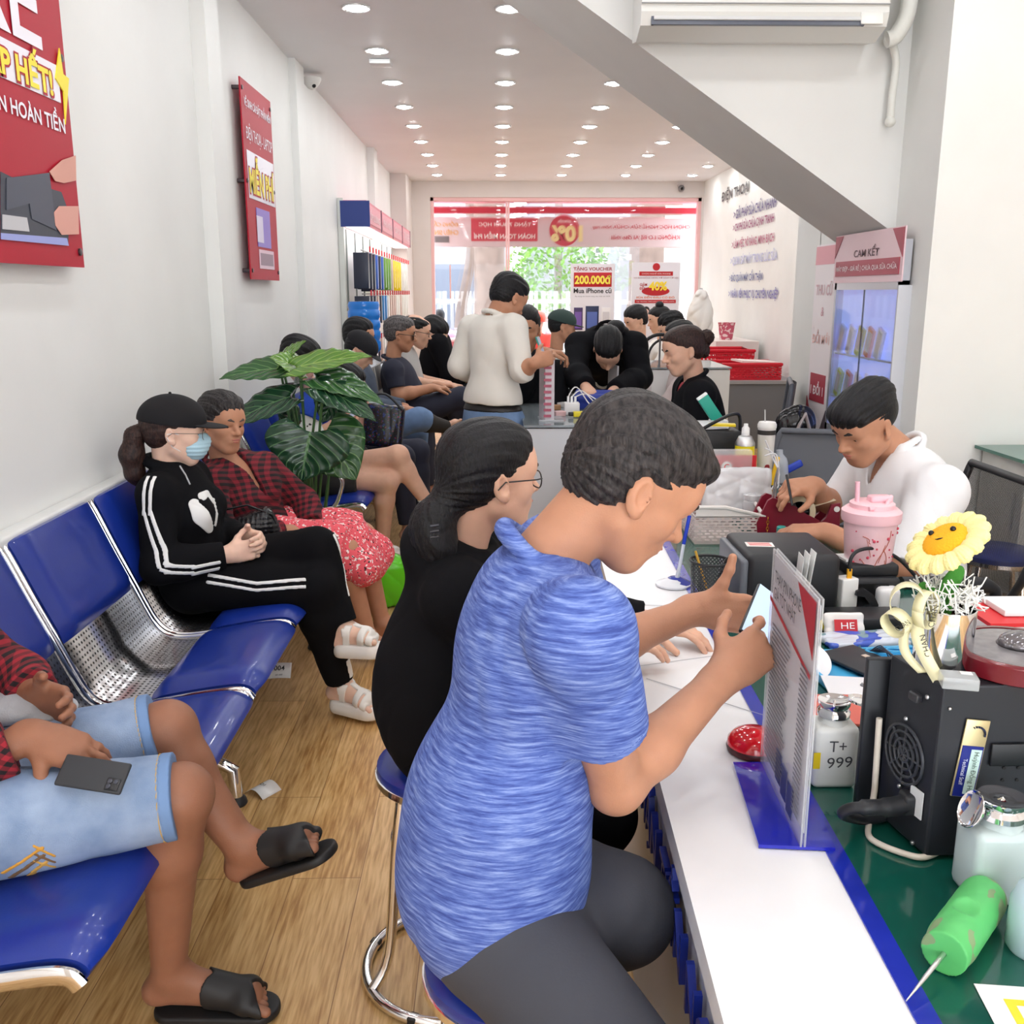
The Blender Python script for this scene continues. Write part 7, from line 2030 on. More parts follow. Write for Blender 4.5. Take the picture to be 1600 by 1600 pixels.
rowc = {0: [0, 0, 0, 1, 0, 1, 2, 2, 2, 5, 3, 3, 3, 3, 4, 4, 4, 4], 1: [0, 0, 0, 5, 0, 6, 6, 4, 5, 5, 5, 4, 4, 5, 4, 4, 4, 4], 2: [0, 4, 4, 0, 5, 4, 4, 4, 4, 5, 4, 4, 4, 4, 5, 4, 4, 4]}
red = flat(206, 36, 50, .4)
for r_, zz in enumerate((1.98, 1.58, 1.15)):
    for j in range(18):
        mI, cn = packs[rowc[r_][j]]
        o = thing('accessory_pack', '%s accessory pack, %s from the blue header end in the %s row' % (cn, (ORD + ['sixteenth', 'seventeenth', 'eighteenth'])[j], ('top', 'middle', 'bottom')[r_]), 'accessory pack', (XL + .19, ry0 + .12 + .245 * j, zz), group='%s accessory packs hanging in the %s row' % (cn, ('top', 'middle', 'bottom')[r_]))
        hgt = (.36, .30, .28)[r_] * rrn.uniform(.85, 1.0)
        MB().box((0, 0, -hgt / 2 - .02), (.14, .09, hgt), bev=.004).build('pack', mI, o); MB().box((.085, 0, .01), (.012, .04, .05)).build('price_tag', red, o)
# ------------------------------------------------------------------ litter, bags and things on the seats
p = at(437, 1056, Z=0)
t = thing('number_slip', 'curled white queue slip numbered 004 lying on the wooden floor', 'paper slip', p, math.radians(-8))
def curl_slip(t, w, d, bow, txts):
    g = MB(); n = 12; vs = []
    for i in range(n + 1):
        x = (i / n - .5) * w
        z = .002 + bow * math.cos(PI * (i / n - .5)); vs += [(x, -d / 2, z), (x, d / 2, z)]
    g.add(vs, [(2 * i, 2 * i + 2, 2 * i + 3, 2 * i + 1) for i in range(n)], 0, True); o = g.build('slip', flat(232, 230, 228, .6), t, autosmooth=False); sd = o.modifiers.new('s', 'SOLIDIFY'); sd.thickness = .0006
    for s_, dx, dz, w2, h2 in txts: lettering('number_text', s_, (dx, dz, .003 + bow), (1, 0, 0), (0, 1, .0), w2, h2, flat(40, 40, 44, .6), t, ext=.0015, bold=.01)
t.rotation_euler = (math.radians(38), 0, math.radians(4)); t.location = (p[0], p[1], .022)
curl_slip(t, .10, .075, .004, [('004', .0, .010, .045, .024), ('xin chờ', .0, -.022, .030, .008)])
p = at(402, 1237, Z=0)
t = thing('number_slip', 'bowed white queue slip beside the foot of the bench', 'paper slip', p + V(.02, 0, 0), math.radians(-35))
curl_slip(t, .085, .08, .022, [('D1', .0, .0, .02, .012)])
F = Field(); F.box((0, 0, .13), (.10, .09, .13), rotz(.4), .05, .02); F.ell((-.03, 0, .26), (.05, .05, .05), None, .05); F.noise = folds(.012, 22, (0, 0, 1), 9)
p = at(582, 960, Z=.0)
t = thing('plastic_bag', 'bright green plastic bag on the floor beside the white sandals', 'bag', (p[0] + .06, p[1] + .16, 0)); F.build('bag', mat('green_film', srgb(96, 206, 30), .25, spec=.7), t, vox=.006)
p = at(30, 1100, Y=1.98)
t = thing('grey_hat', 'pale grey cloth cap with an eyelet on the bench beside the man in denim shorts', 'cap', (p[0], 1.98, 0))
F = Field(); F.ell((0, 0, p[2]), (.085, .09, .032)); F.ell((.07, -.01, p[2] - .008), (.06, .06, .010), None, .01); F.noise = folds(.004, 30, (0, 1, 0), 3)
o = F.build('crown', mat('grey_cloth', srgb(168, 170, 174), .9, bump=.3, bscale=300), t, vox=.004); MB().tube([(.07 + .016 * math.cos(a_), -.02 + .016 * math.sin(a_), p[2] + .022) for a_ in np.linspace(0, 6.28, 17)[:-1]], .003, 6, closed=True).build('eyelet', flat(210, 210, 212, .4), t)
MB().box((.0, -.06, p[2] - .035), (.15, .08, .02), rotz(.2), bev=.006).build('cloth_lining', flat(236, 236, 236, .7), t)
# the elderly woman's handbag
c0 = V(-.975, 3.74, .70)
t = thing('handbag', 'small quilted black handbag between the two women on the bench', 'handbag', (-.965, 3.70, .62))
Rb = rotz(.2) @ roty(-.35)
F = Field(); F.box((0, 0, .055), (.11, .045, .072), Rb, .03, .01); F.ell((0, 0, .055), (.10, .06, .06), Rb, .03)
def quilt(P): return (.0018 * np.sin(P[..., 0] * 170 + P[..., 2] * 170) * np.sin(P[..., 0] * 170 - P[..., 2] * 170)).astype(np.float32)
F.noise = quilt; F.build('bag', mat('black_leather', srgb(26, 26, 29), .25, bump=.2, bscale=120), t, vox=.004)
MB().tube([(-.10, 0, .09), (-.09, -.02, .15), (.0, -.03, .17), (.09, -.02, .13), (.11, 0, .06)], .0045, 8).build('strap', mat('black_leather2', srgb(26, 26, 29), .25), t)
MB().box((.02, -.06, .08), (.02, .004, .012)).build('clasp', M_steel, t)
# ------------------------------------------------------------------ the people farther back
def sit(x, y, az, z=.56, lean=0.05, cross=None, s=1.0, arms='lap', bow=0.0, sh=.185):
    a_ = math.radians(az); f = V(math.cos(a_), math.sin(a_), 0); r = V(math.sin(a_), -math.cos(a_), 0); k = V(0, 0, 1)
    p = V(x, y, z); n = p + k * (.50 * s) + f * (bow - lean)
    J = dict(pelvis=p, neck=n, hipR=p + r * .09, hipL=p - r * .09)
    for q, d in (('R', 1), ('L', -1)):
        J['sh' + q] = n + r * d * sh * s - k * .075 + f * .01
        J['el' + q] = J['sh' + q] - k * .25 * s + f * (.07 + bow * .4) + r * d * .03
        J['wr' + q] = p + f * .30 + k * .14 + r * d * .06
        J['kn' + q] = p + r * d * .11 + f * .44 * s + k * .01
        J['an' + q] = J['kn' + q] - k * (z - .12) + f * .02
        J['toe' + q] = J['an' + q] + f * .15 - k * .075
    if cross:
        o = 'L' if cross == 'R' else 'R'; d = 1 if cross == 'R' else -1
        J['kn' + cross] = J['kn' + o] + k * .12 + r * d * .03 - f * .01
        J['an' + cross] = J['kn' + cross] - k * .30 + f * .16 - r * d * .10
        J['toe' + cross] = J['an' + cross] + f * .13 - k * .05
    return J
def H2(fig, d=None): pass
BLK, NAVY, GREYP = mat('black_cloth', srgb(20, 20, 24), .9, spec=.15), mat('navy_cloth', srgb(44, 46, 62), .85), mat('grey_cloth_p', srgb(120, 120, 124), .85)
JEAN = mat('jeans_blue', srgb(112, 140, 180), .85, var=.2, vscale=14); WHT = mat('white_shirt', srgb(226, 224, 220), .8)
BLUEV = mat('royal_blue_cloth', srgb(36, 76, 190), .8)
HB = dict(d=V(.8, .2, -.1), n=V(0, 0, 1), t=V(0, -1, .2), curl=.6)
def hr_short(**kw): return lambda c, R, s: short_hair(c, R, s, **kw)
GB = 'people waiting on the left side'
def two(J, Rp=None, Lp=None):
    """wrists meet at a phone or a lap, from pixels"""
    if Rp is not None: J['wrR'] = Rp
    if Lp is not None: J['wrL'] = Lp
    return J
# standing man in the white shirt
J = dict(pelvis=(770, 650, 5.3), neck=(772, 492, 5.3), shR=(801, 513, 5.20), shL=(738, 514, 5.42), hipR=(792, 668, 5.25), hipL=(752, 668, 5.35), elR=(822, 572, 5.02), wrR=(838, 565, 4.86), elL=(718, 572, 5.42), wrL=(752, 585, 5.66),
         knR=(792, 745, 5.25), knL=(752, 745, 5.35), anR=(792, 840, 5.25), anL=(752, 836, 5.35), toeR=(806, 850, 5.15), toeL=(760, 850, 5.25))
J = pose(J); J['elR'] = at(816, 578, Y=5.12); J['wrR'] = at(838, 566, Y=5.05)
for q, y_ in (('R', 5.22), ('L', 5.38)):
    x_ = J['hip' + q][0]; J['kn' + q] = V(x_, y_ - .01, .53); J['an' + q] = V(x_, y_, .09); J['toe' + q] = V(x_ + .11, y_ + .09, .03)
P15 = person('standing man seen from behind in a rolled-sleeve white shirt and blue jeans', J, SK['tan'], ((794, 466, 5.3), 38, 30, 0), hair=hr_short(low=-.02, top=.004), s=1.0, vox=.007,
    hands=dict(R=dict(d=V(.7, .4, .2), n=V(0, -.6, .6), t=V(0, .3, 1), curl=.7)), top=dict(m=mat('cream_shirt', srgb(226, 222, 214), .8), i=.020, sleeve={'R': 1.12, 'L': 1.97}, fold=.004, fs=14, hem=-.075, seed=14, loose=[('pelvis', (0, 0, .10), (.175, .13, .12))]),
    bottom=dict(m=JEAN, i=.018, upto=1.95, waist=.085), group=None)
g = Field(); g.cone(P15.J['pelvis'] + V(0, 0, .035), P15.J['pelvis'] + V(0, 0, .075), .30, .30, .001, cut=2)
decal(P15.botfield, g, .004, flat(34, 32, 34, .4), 'belt', P15.body, vox=.005)
# the bench behind the plant
J = sit(-1.06, 5.50, 5, cross='L', bow=.10)
J['knL'] = at(622, 712, Y=5.40); J['knR'] = at(606, 752, Y=5.38); J['anL'] = at(668, 785, Y=5.45); J['toeL'] = at(672, 812, Y=5.30)
J['anR'] = at(598, 852, Y=5.45); J['toeR'] = at(622, 868, Y=5.35); J['anR'][2] = max(J['anR'][2], .10)
J['wrR'] = at(516, 668, Y=5.28); J['wrL'] = at(532, 655, Y=5.42); J['elR'] = at(470, 690, Y=5.25); J['elL'] = at(485, 670, Y=5.70)
P8 = person('person in a royal blue vest and dark skirt with crossed bare legs behind the plant', J, SK['light'], ((468, 560, 5.4), 0, 25, 0), hair=hr_short(low=-.07), s=1.0, fem=.6, vox=.006, group=GB,
    hands=dict(R=dict(d=V(1, .2, .25), n=V(0, -.7, -.5), t=V(0, -.2, 1), curl=.8), L=dict(d=V(1, -.3, .1), n=V(0, .6, .6), t=V(0, -.3, 1), curl=.8)), face=dict(far=False),
    top=dict(m=BLUEV, i=.022, sleeve=.35, fold=.003, hem=.10, seed=3), bottom=dict(m=mat('dark_skirt', srgb(44, 42, 40), .85), name='skirt', i=.03, upto=.62, fold=.003, waist=.04))
rg = Field(); rg.cone(P8.J['shR'], P8.J['elR'], .09, .09); rg.cone(P8.J['elR'], P8.J['wrR'], .09, .08)
sl = Field(); P8.arm(sl, 'R', .014, 1.8); P8.arm(sl, 'L', .014, 1.8); sl.build('sleeve', blotch('white_black_print', srgb(224, 224, 220), [(srgb(50, 50, 54), .60, 26)]), P8.body, vox=.006)
for q in 'RL': sandal(P8, q, 'slide_sandal', M_wsandal, thick=.022, straps='cross')
def phone(loc, rz, tilt, label, col=(40, 42, 50)):
    o = MB(); o.box((0, 0, 0), (.075, .155, .009), bev=.003, mi=0); o.box((0, 0, .005), (.068, .145, .001), mi=1)
    p = o.build('smartphone', [flat(*col, .3), mat('dim_screen', srgb(150, 160, 180), .2, emit=.15)], label=label, cat='phone'); p.location = loc; p.rotation_euler = (math.radians(tilt), 0, math.radians(rz)); return p
phone(at(543, 657, Y=5.33), -60, 40, 'phone in a copper case held up behind the plant', (190, 150, 130))
J = sit(-1.02, 6.12, 0, bow=.08, z=.58)
J['knR'] = at(628, 715, Y=6.0); J['knL'] = at(652, 705, Y=6.25)
for q in 'RL': J['an' + q] = V(J['kn' + q][0] + .03, J['kn' + q][1], .12); J['toe' + q] = J['an' + q] + V(.15, 0, -.07)
J['elR'] = at(562, 690, Y=5.98); J['wrR'] = at(570, 640, Y=5.95); J['wrL'] = at(600, 650, Y=6.1)
P9 = person('woman with her head bowed in a black top with a beaded bag on her lap', J, SK['light'], ((541, 600, 6.0), -15, 28, 0), hair=hr_short(low=-.09, top=.004, side=.006), s=1.0, fem=.7, vox=.007, group=GB,
    hands=dict(R=dict(d=V(-.3, 0, 1), n=V(.5, -1, 0), t=V(-1, 0, 0), curl=.5)), top=dict(m=BLK, i=.018, sleeve=.6, fold=.003, seed=6), bottom=dict(m=NAVY, i=.02, upto=1.93))
t = thing('beaded_bag', 'black handbag with green, blue and red beads on a lap behind the plant', 'handbag', (0, 0, 0))
bc = at(600, 665, Y=5.93); t.location = bc
F = Field(); F.box((0, 0, 0), (.12, .06, .13), rotx(-.15) @ roty(.1), .03, .01); F.noise = folds(.006, 25, (0, 0, 1), 3)
F.build('bag', blotch('beads', srgb(24, 24, 28), [(srgb(36, 50, 110), .60, 60), (srgb(120, 36, 46), .64, 70), (srgb(50, 100, 60), .66, 80)], rough=.3), t, vox=.006)
MB().tube(smooth_line([(-.13, -.04, .08), (-.09, -.05, .17), (.02, -.05, .20), (.12, -.04, .10)], 5), .008, 8).build('handle', M_bk, t)
J = sit(-1.00, 6.72, 0, bow=.0, cross='R', z=.60)
J['knR'] = at(655, 655, Y=6.6); J['anR'] = at(702, 668, Y=6.75); J['toeR'] = at(720, 655, Y=6.75)
P10 = person('person in a black cap and pale hooded top slumped forward on the bench', J, SK['light'], ((562, 548, 6.7), -8, 34, 0), hair=hr_short(low=-.04), s=1.0, vox=.008, group=GB, face=dict(far=False),
    hands=dict(R=HB), top=dict(m=mat('pale_hoodie', srgb(176, 186, 184), .85, var=.35, vscale=16), i=.028, sleeve=1.9, fold=.005, seed=8), bottom=dict(m=JEAN, i=.02, upto=1.25))
cap(P10, flat(30, 30, 34, .9), brim=.06)
sk = Field(); P10.leg(sk, 'R', .006); rg = Field(); a_ = P10.J['knR'] + (P10.J['anR'] - P10.J['knR']) * .25; rg.cone(a_, P10.J['anR'], .10, .10, .002, cut=2); decal(sk, rg, .002, flat(52, 48, 46, .9), 'long_sock', P10.body, vox=.008)
J = sit(-.98, 7.30, 0, lean=.08, z=.60)
P11 = person('dark-haired person with a face mask pulled down beside the water cooler', J, SK['tan'], ((561, 528, 7.1), -12, 6, 0), hair=hr_short(low=-.03, top=.012), s=1.04, vox=.008, group=GB,
    hands=dict(R=HB), top=dict(m=mat('denim_jacket', srgb(76, 86, 104), .85, var=.3, vscale=12), i=.024, sleeve=1.9, fold=.004, seed=12), bottom=dict(m=NAVY, i=.02, upto=1.93))
# folding chairs
def folding_chair(loc, rz, label, h=.62):
    t = thing('folding_chair', label, 'folding chair', loc, rz, 'grey folding chairs by the rack')
    g = flat(176, 172, 168, .4, metal=.5)
    MB().box((0, 0, h), (.40, .40, .03), bev=.01).build('seat', g, t); MB().box((0, -.25, h + .36), (.38, .02, .20), rotx(.15), bev=.008).build('backrest', g, t)
    for s_ in (-1, 1):
        MB().tube([(s_ * .20, -.28, h + .45), (s_ * .20, -.20, h + .02), (s_ * .20, .20, .02)], .012, 8).build('leg', g, t); MB().tube([(s_ * .18, .18, h), (s_ * .18, -.26, .02)], .012, 8).build('leg', g, t)
    return t
for k, (yy, lb) in enumerate(((7.95, 'nearest grey folding chair, under the man in dark glasses'), (8.55, 'grey folding chair under the balding man'), (9.15, 'farthest grey folding chair, under the masked person'))): folding_chair((-.70, yy, 0), -PI / 2, lb, h=.56)
def hair_bald(c, R, s):
    F = short_hair(c, R, s, recede=.055, low=-.03, top=-.010); F.ell(V(c) + np.array(R) @ V(0, .045, .13), (.055, .075, .06), R, .01, 's'); return F
J = sit(-.66, 7.9, 4, lean=.14, z=.66, cross='R', s=1.02)
J['neck'] = at(612, 560, Y=7.85); J['pelvis'] = at(640, 645, Y=7.9)
for q, d_ in (('R', -.19), ('L', .19)): J['sh' + q] = J['neck'] + V(.03, d_, -.08); J['hip' + q] = J['pelvis'] + V(.02, d_ * .5, 0)
J['elR'] = at(622, 618, Y=7.62); J['wrR'] = at(676, 606, Y=7.75); J['wrL'] = at(684, 602, Y=8.0); J['elL'] = J['shL'] + V(.08, .04, -.26)
J['knR'] = at(720, 622, Y=7.8); J['anR'] = at(716, 690, Y=7.95); J['toeR'] = at(740, 705, Y=7.95); J['knL'] = at(706, 640, Y=8.05); J['anL'] = V(J['knL'][0] + .03, 8.05, .12); J['toeL'] = J['anL'] + V(.15, 0, -.07)
P12 = person('grey-haired man in a dark polo shirt and dark glasses sitting with crossed legs', J, SK['tan'], ((625, 522, 7.85), 3, 8, 0), hair=hr_short(low=-.03, recede=.01), hairmat_=HAIR['grey'], s=1.14, fat=1.1, vox=.008, group=GB, belly=.02,
    hands=dict(R=HB, L=HB), top=dict(m=NAVY, i=.016, sleeve=.7, fold=.003, seed=15), bottom=dict(m=NAVY, i=.02, upto=1.93))
specs(P12.body, P12.hc, P12.R, 1.14, lens=flat(36, 26, 22, .2), r=.025, thick=.0022)
J = sit(-.70, 8.5, 2, lean=.16, z=.66, s=1.05)
P13 = person('balding man with glasses in a light grey shirt between two seated people', J, SK['light'], ((650, 518, 8.45), 5, 12, 0), hair=hair_bald, s=1.16, vox=.009, group=GB, hands=dict(R=HB), top=dict(m=mat('light_grey_shirt', srgb(190, 188, 186), .85), i=.018, sleeve=.8, fold=.003, seed=17), bottom=dict(m=GREYP, i=.02, upto=1.93))
specs(P13.body, P13.hc, P13.R, 1.16, thick=.002)
J = sit(-.60, 9.1, 0, lean=-.02, z=.66, s=1.1, bow=.06)
P14 = person('black-haired person in a black jacket and black face mask looking at a phone', J, SK['light'], ((675, 524, 9.0), -8, 34, 0), hair=hr_short(low=-.03, top=.016), s=1.22, vox=.010, group=GB, hands=dict(R=HB, L=HB), face=dict(far=False), top=dict(m=BLK, i=.024, sleeve=1.9, fold=.004, seed=19), bottom=dict(m=BLK, i=.02, upto=1.93))
c, R = P14.hc, P14.R; mk = Field(); mk.ell(c + R @ V(0, .064, -.056), (.068, .064, .055), R); mk.plane(c + R @ V(0, .04, -.05), R @ V(0, -1, 0)); mk.build('face_mask', flat(34, 34, 38, .8), P14.body, vox=.006)
phone(at(712, 578, Y=8.9), -80, 40, 'white-cased phone in the hands of the masked person in black', (226, 226, 230))

# technician in the white polo
J = dict(pelvis=[1.44, 3.10, .56], neck=[1.352, 3.13, 1.095], shL=[1.39, 2.925, .985], shR=[1.32, 3.32, .985], hipL=[1.42, 3.00, .56], hipR=[1.42, 3.20, .56],
         elL=[1.265, 2.83, .765], wrL=[1.06, 2.98, .845], elR=[1.225, 3.36, .83], wrR=[1.085, 3.20, .955], knL=[1.03, 2.98, .55], knR=[1.03, 3.24, .55], anL=[1.02, 2.98, .12], anR=[1.02, 3.24, .12], toeL=[.88, 2.98, .04], toeR=[.88, 3.24, .04])
def hair_tech(c, R, s):
    L = lambda x, y, z: V(c) + np.array(R) @ V(x, y, z) * s
    F = Field(); F.ell(L(0, -.012, .062), V(.083, .100, .070) * s, R); F.ell(L(.0, .060, .070), V(.070, .050, .040) * s, R, .03); F.ell(L(.01, -.075, .075), V(.060, .050, .045) * s, R, .03)
    F.plane(L(0, 0, .020), R @ V(0, -.12, -1), .006); F.ell(L(0, .11, -.012), V(.058, .05, .045) * s, R, .01, 's'); F.noise = strands(.004, c, R, seed=33)
    G = Field(); G.ell(L(0, -.022, .030), V(.0785, .099, .082) * s, R); G.plane(L(0, 0, -.035), R @ V(0, -.3, -1), .004); G.ell(L(0, .098, -.02), V(.080, .085, .085) * s, R, .01, 's')
    return [F, G]
P6 = person('technician in a white polo shirt bent over his work behind the counter', J, SK['tan'], ([1.212, 3.10, 1.178], 204, 27, -4), hair=hair_tech, s=1.04, fat=1.12, vox=.0045,
    hands=dict(R=dict(d=V(-.75, -.35, .0), n=V(.0, .3, 1), t=V(-.2, -1, -.3), curl=(.5, .75, .95, 1.05), tcurl=.4), L=dict(d=V(-1, .25, -.05), n=V(0, -.2, 1), t=V(0, 1, .2), curl=(.4, .5, .6, .7))),
    face=dict(lids=.45, look=-.5, nose=.7, jaw=1.12),
    top=dict(m=mat('white_polo', srgb(232, 232, 234), .75, bump=.1, bscale=300), i=.020, sleeve={'L': .97, 'R': .80}, sleeve_r=.030, fold=.0035, fs=15, seed=41, col=(.068, .011, -.02), loose=[('pelvis', (0, .02, .15), (.19, .15, .16))], open_neck=.03),
    bottom=dict(m=NAVY, i=.02, upto=1.9))
f = P6; cp = []
for s_ in (-1, 1):
    g = Field(); base_ = f.J['neck'] + f.fr * .055 + f.up * .015
    g.path([f.J['neck'] + f.rt * s_ * .062 + f.up * .03 - f.fr * .02, f.J['neck'] + f.rt * s_ * .060 + f.fr * .040 + f.up * .008, f.J['neck'] + f.rt * s_ * .045 + f.fr * .095 - f.up * .045], [.012, .016, .006], .006, flat=(unit(f.fr * .6 + f.up * .5 + f.rt * s_ * .5), .45)); g.build('collar_flap', mat('white_polo_collar', srgb(236, 236, 238), .75), f.body, vox=.0035)
em = at(1366, 770, Y=2.88); rg = Field()
for k in range(7): a_ = math.radians(170 - 22 * k); q = at(1366 + 11 * math.cos(a_), 775 - 11 * math.sin(a_), Y=2.9); rg.ell(q, (.0035, .12, .0035), None, .0005)
decal(P6.topfield, rg, .002, flat(36, 44, 92, .6), 'chest_emblem', P6.body, vox=.0025)
MB().tube([at(1229, 742, Y=3.16), at(1238, 790, Y=3.10)], .0045, 8).build('pen', flat(34, 34, 38, .3), label='dark pen-shaped tool in the technician\'s raised hand', cat='tool')
t = thing('phone_under_repair', 'dark phone lying under the technician\'s hands behind the tape dispenser', 'phone', (1.0, 3.42, CZ + .06)); MB().box((0, 0, 0), (.2, .15, .02), rotz(.3) @ rotx(.3), bev=.004).build('body', flat(22, 66, 104, .3), t); MB().box((0, 0, -.035), (.22, .16, .05)).build('pad', flat(20, 90, 84, .4), t)

# ------------------------------------------------------------------ counters farther back
GRYL = mat('pale_grey_laminate', srgb(206, 210, 216), .3)
cy = .93
def case(loc, sx, sy, h, label, glass=.16, m=None):
    t = thing('glass_counter', label, 'counter', loc, 0, 'white display counters farther back')
    MB().box((0, 0, (h - glass) / 2), (sx, sy, h - glass)).build('cabinet', m or GRYL, t)
    MB().box((0, 0, h - .006), (sx + .02, sy + .02, .012)).build('glass_top', mat('grey_glass', srgb(150, 160, 166), .06, alpha=.85, spec=.8), t)
    if glass > .03:
        for (a, b, w_, d_) in ((0, -sy / 2, sx, .006), (-sx / 2, 0, .006, sy), (sx / 2, 0, .006, sy)): MB().box((a, b, h - glass / 2 - .006), (w_, d_, glass - .012)).build('glass_side', M_glass, t)
    return t
fx0, fx1 = at(815, 664, Z=cy)[0], .98
fy0 = at(850, 664, Z=cy)[1]
case(((fx0 + fx1) / 2 + .02, fy0 + .50, 0), fx1 - fx0, 1.0, cy, 'pale grey counter the standing man leans beside, crowded with tools', glass=.02)
TY = fy0
def ft(x, y, Z=cy): return at(x, y, Z=Z)
p = ft(860, 655)
t = thing('price_card', 'tall clear price card with red lines standing at the near end of the grey counter', 'sign stand', (p[0] + .0, p[1], cy))
hz_ = at(852, 562, Y=p[1])[2] - cy
MB().box((0, .0, .004), (.13, .16, .008)).build('base', M_acryl, t); cs = MB().box((-.02, .02, hz_ / 2), (.05, .16, hz_), rotz(.15) ).build('card', mat('card_film', srgb(214, 204, 210), .3, alpha=.93), t)
g = MB()
for k in range(9): g.box((-.02, -.065, hz_ * (.08 + .10 * k)), (.04, .006, .014))
g.build('red_lines', flat(176, 90, 110, .5), cs)
p = ft(893, 648); t = thing('power_strip', 'white cube power strip with cables on the grey counter', 'power strip', p)
MB().box((0, 0, .035), (.085, .07, .07), bev=.006).build('housing', flat(236, 234, 234, .4), t); g = MB()
for k in range(3): g.box((-.02 + .02 * k, 0, .085), (.012, .014, .035))
g.build('plug', flat(240, 240, 240, .3), t)
g = MB()
for k in range(3): g.tube(smooth_line([(-.02 + .02 * k, 0, .10), (.03 + .03 * k, .03, .15 - .02 * k), (.12 + .04 * k, -.02, .04), (.25, .02 * k, .012)], 6), .0035, 6)
g.build('cable', flat(232, 228, 226, .4), t)
p = ft(925, 640); t = thing('blue_pouch', 'blue folded pouch lying on the grey counter before the bending woman', 'pouch', p)
F = Field(); F.box((.02, .06, .05), (.12, .06, .045), rotz(-.2) @ rotx(.3), .02, .01); F.noise = folds(.006, 30, (1, 0, 0), 2); F.build('pouch', mat('blue_nylon', srgb(34, 52, 140), .6), t, vox=.006)
p = ft(918, 652); t = thing('yellow_tool', 'yellow and black cutter lying at the edge of the grey counter', 'tool', p); MB().box((0, 0, .018), (.16, .04, .03), rotz(.1), bev=.006).build('handle', flat(226, 206, 40, .4), t); MB().box((-.08, 0, .018), (.05, .03, .02), rotz(.1), bev=.004).build('tip', M_bk, t)
p = ft(925, 612); t = thing('tape_roll', 'small cream tape roll beside the blue pouch', 'tape', p + V(.05, -.2, 0)); MB().lathe([(.045, -.02), (.06, -.02), (.06, .02), (.045, .02), (.045, -.02)], 28, c=(0, 0, .10), M=rotx(PI / 2)).build('roll', flat(214, 206, 186, .5), t); MB().box((0, .05, .05), (.16, .06, .10)).build('holder', flat(60, 62, 68, .4), t)
p = ft(952, 622); t = thing('laptop', 'thin silver laptop standing edge-on beside the bending woman', 'laptop', (p[0] + .01, p[1] - .1, cy)); hl = at(953, 572, Y=p[1] - .1)[2] - cy
MB().box((0, 0, hl / 2 + .01), (.012, .26, hl), rotz(.1), bev=.003).build('screen', flat(206, 206, 212, .3), t); MB().box((.10, 0, .008), (.20, .28, .014), rotz(.1), bev=.003).build('keyboard', flat(190, 190, 196, .3), t)
for k, (x_, y_, c_) in enumerate(((868, 640, (176, 130, 90)), (874, 650, (220, 180, 180)), (862, 632, (190, 190, 70)), (880, 636, (214, 210, 208)))):
    p = ft(x_, y_); t = thing('small_parts_box', ['brown', 'pink', 'olive', 'white'][k] + ' little parts box beside the tall clear price card', 'box', p); MB().box((0, 0, .014), (.06, .05, .028), rotz(.3 * k), bev=.003).build('box', flat(*c_, .4), t)
# glass showcase behind
t = case((.55, 8.1, 0), 1.1, .9, 1.06, 'glass showcase full of white boxes behind the grey counter', glass=.34)
for k in range(4):
    o = thing('white_box', ['leftmost', 'second', 'third', 'rightmost'][k] + ' white device box stacked on the glass showcase', 'box', (.20 + .22 * k, 7.85, 1.062), .1 * k, 'white boxes on the showcase')
    MB().box((0, 0, .035), (.19, .2, .07), bev=.004).build('box', flat(232, 232, 228, .4), o); MB().box((0, -.101, .035), (.09, .002, .03)).build('label', flat(214, 206, 90, .5) if k == 1 else flat(210, 140, 150, .5), o)
t = case((1.55, 8.0, 0), .62, .8, 1.02, 'plain white cabinet right of the bending woman', glass=.02, m=mat('white_cab', srgb(232, 232, 232), .35))
p = at(1028, 555, Y=7.8); t = thing('cable_coil', 'coiled black cable hanging above the plain white cabinet', 'cable', (p[0], 7.7, p[2]))
MB().tube([(.16 * math.cos(a_), .0 + .02 * math.sin(3 * a_), .17 * math.sin(a_)) for a_ in np.linspace(0, 6.28, 33)[:-1]], .014, 8, closed=True).tube([(.13 * math.cos(a_) + .04, .03, .15 * math.sin(a_) - .02) for a_ in np.linspace(0, 6.28, 33)[:-1]], .010, 8, closed=True).build('coil', M_bk, t)
MB().tube([(0, .02, .17), (0, .04, -.50)], .008, 6).tube([(0, .04, -.50), (0, .04, 1.03 - p[2])], .012, 6).build('holder', flat(120, 120, 124, .4), t)
# grey desk with red baskets against the right wall
gx = XR - .42
t = thing('grey_desk', 'dark grey desk with a white shelf against the lettered wall', 'desk', (gx, 10.9, 0))
MB().box((0, 0, .34), (.80, 2.0, .68)).build('body', flat(110, 112, 118, .5), t); MB().box((.1, .9, .86), (.5, 1.1, .36)).build('white_shelf', flat(228, 218, 212, .4), t); MB().box((0, 0, .69), (.84, 2.04, .03)).build('top', flat(150, 148, 150, .4), t)
def red_basket(loc, sx, sy, h, label):
    t = thing('red_basket', label, 'basket', loc, 0, 'red plastic baskets on the grey desk')
    r = mat('red_plastic', srgb(206, 22, 44), .35)
    for (w_, u_, o_) in ((sx, (1, 0, 0), (0, -sy / 2, .02)), (sx, (1, 0, 0), (0, sy / 2, .02)), (sy, (0, 1, 0), (-sx / 2, 0, .02)), (sy, (0, 1, 0), (sx / 2, 0, .02))): slotted(w_, h - .04, 14, 5, u_, (0, 0, 1), o_, 'side_wall', t, r)
    MB().box((0, 0, .01), (sx, sy, .02)).build('bottom', r, t); MB().tube([(-sx / 2, -sy / 2, h), (sx / 2, -sy / 2, h), (sx / 2, sy / 2, h), (-sx / 2, sy / 2, h)], .018, 8, closed=True).build('rim', r, t)
    return t
red_basket((gx - .05, 10.25, .705), .62, .50, .16, 'nearer red plastic basket on the grey desk, holding papers'); 
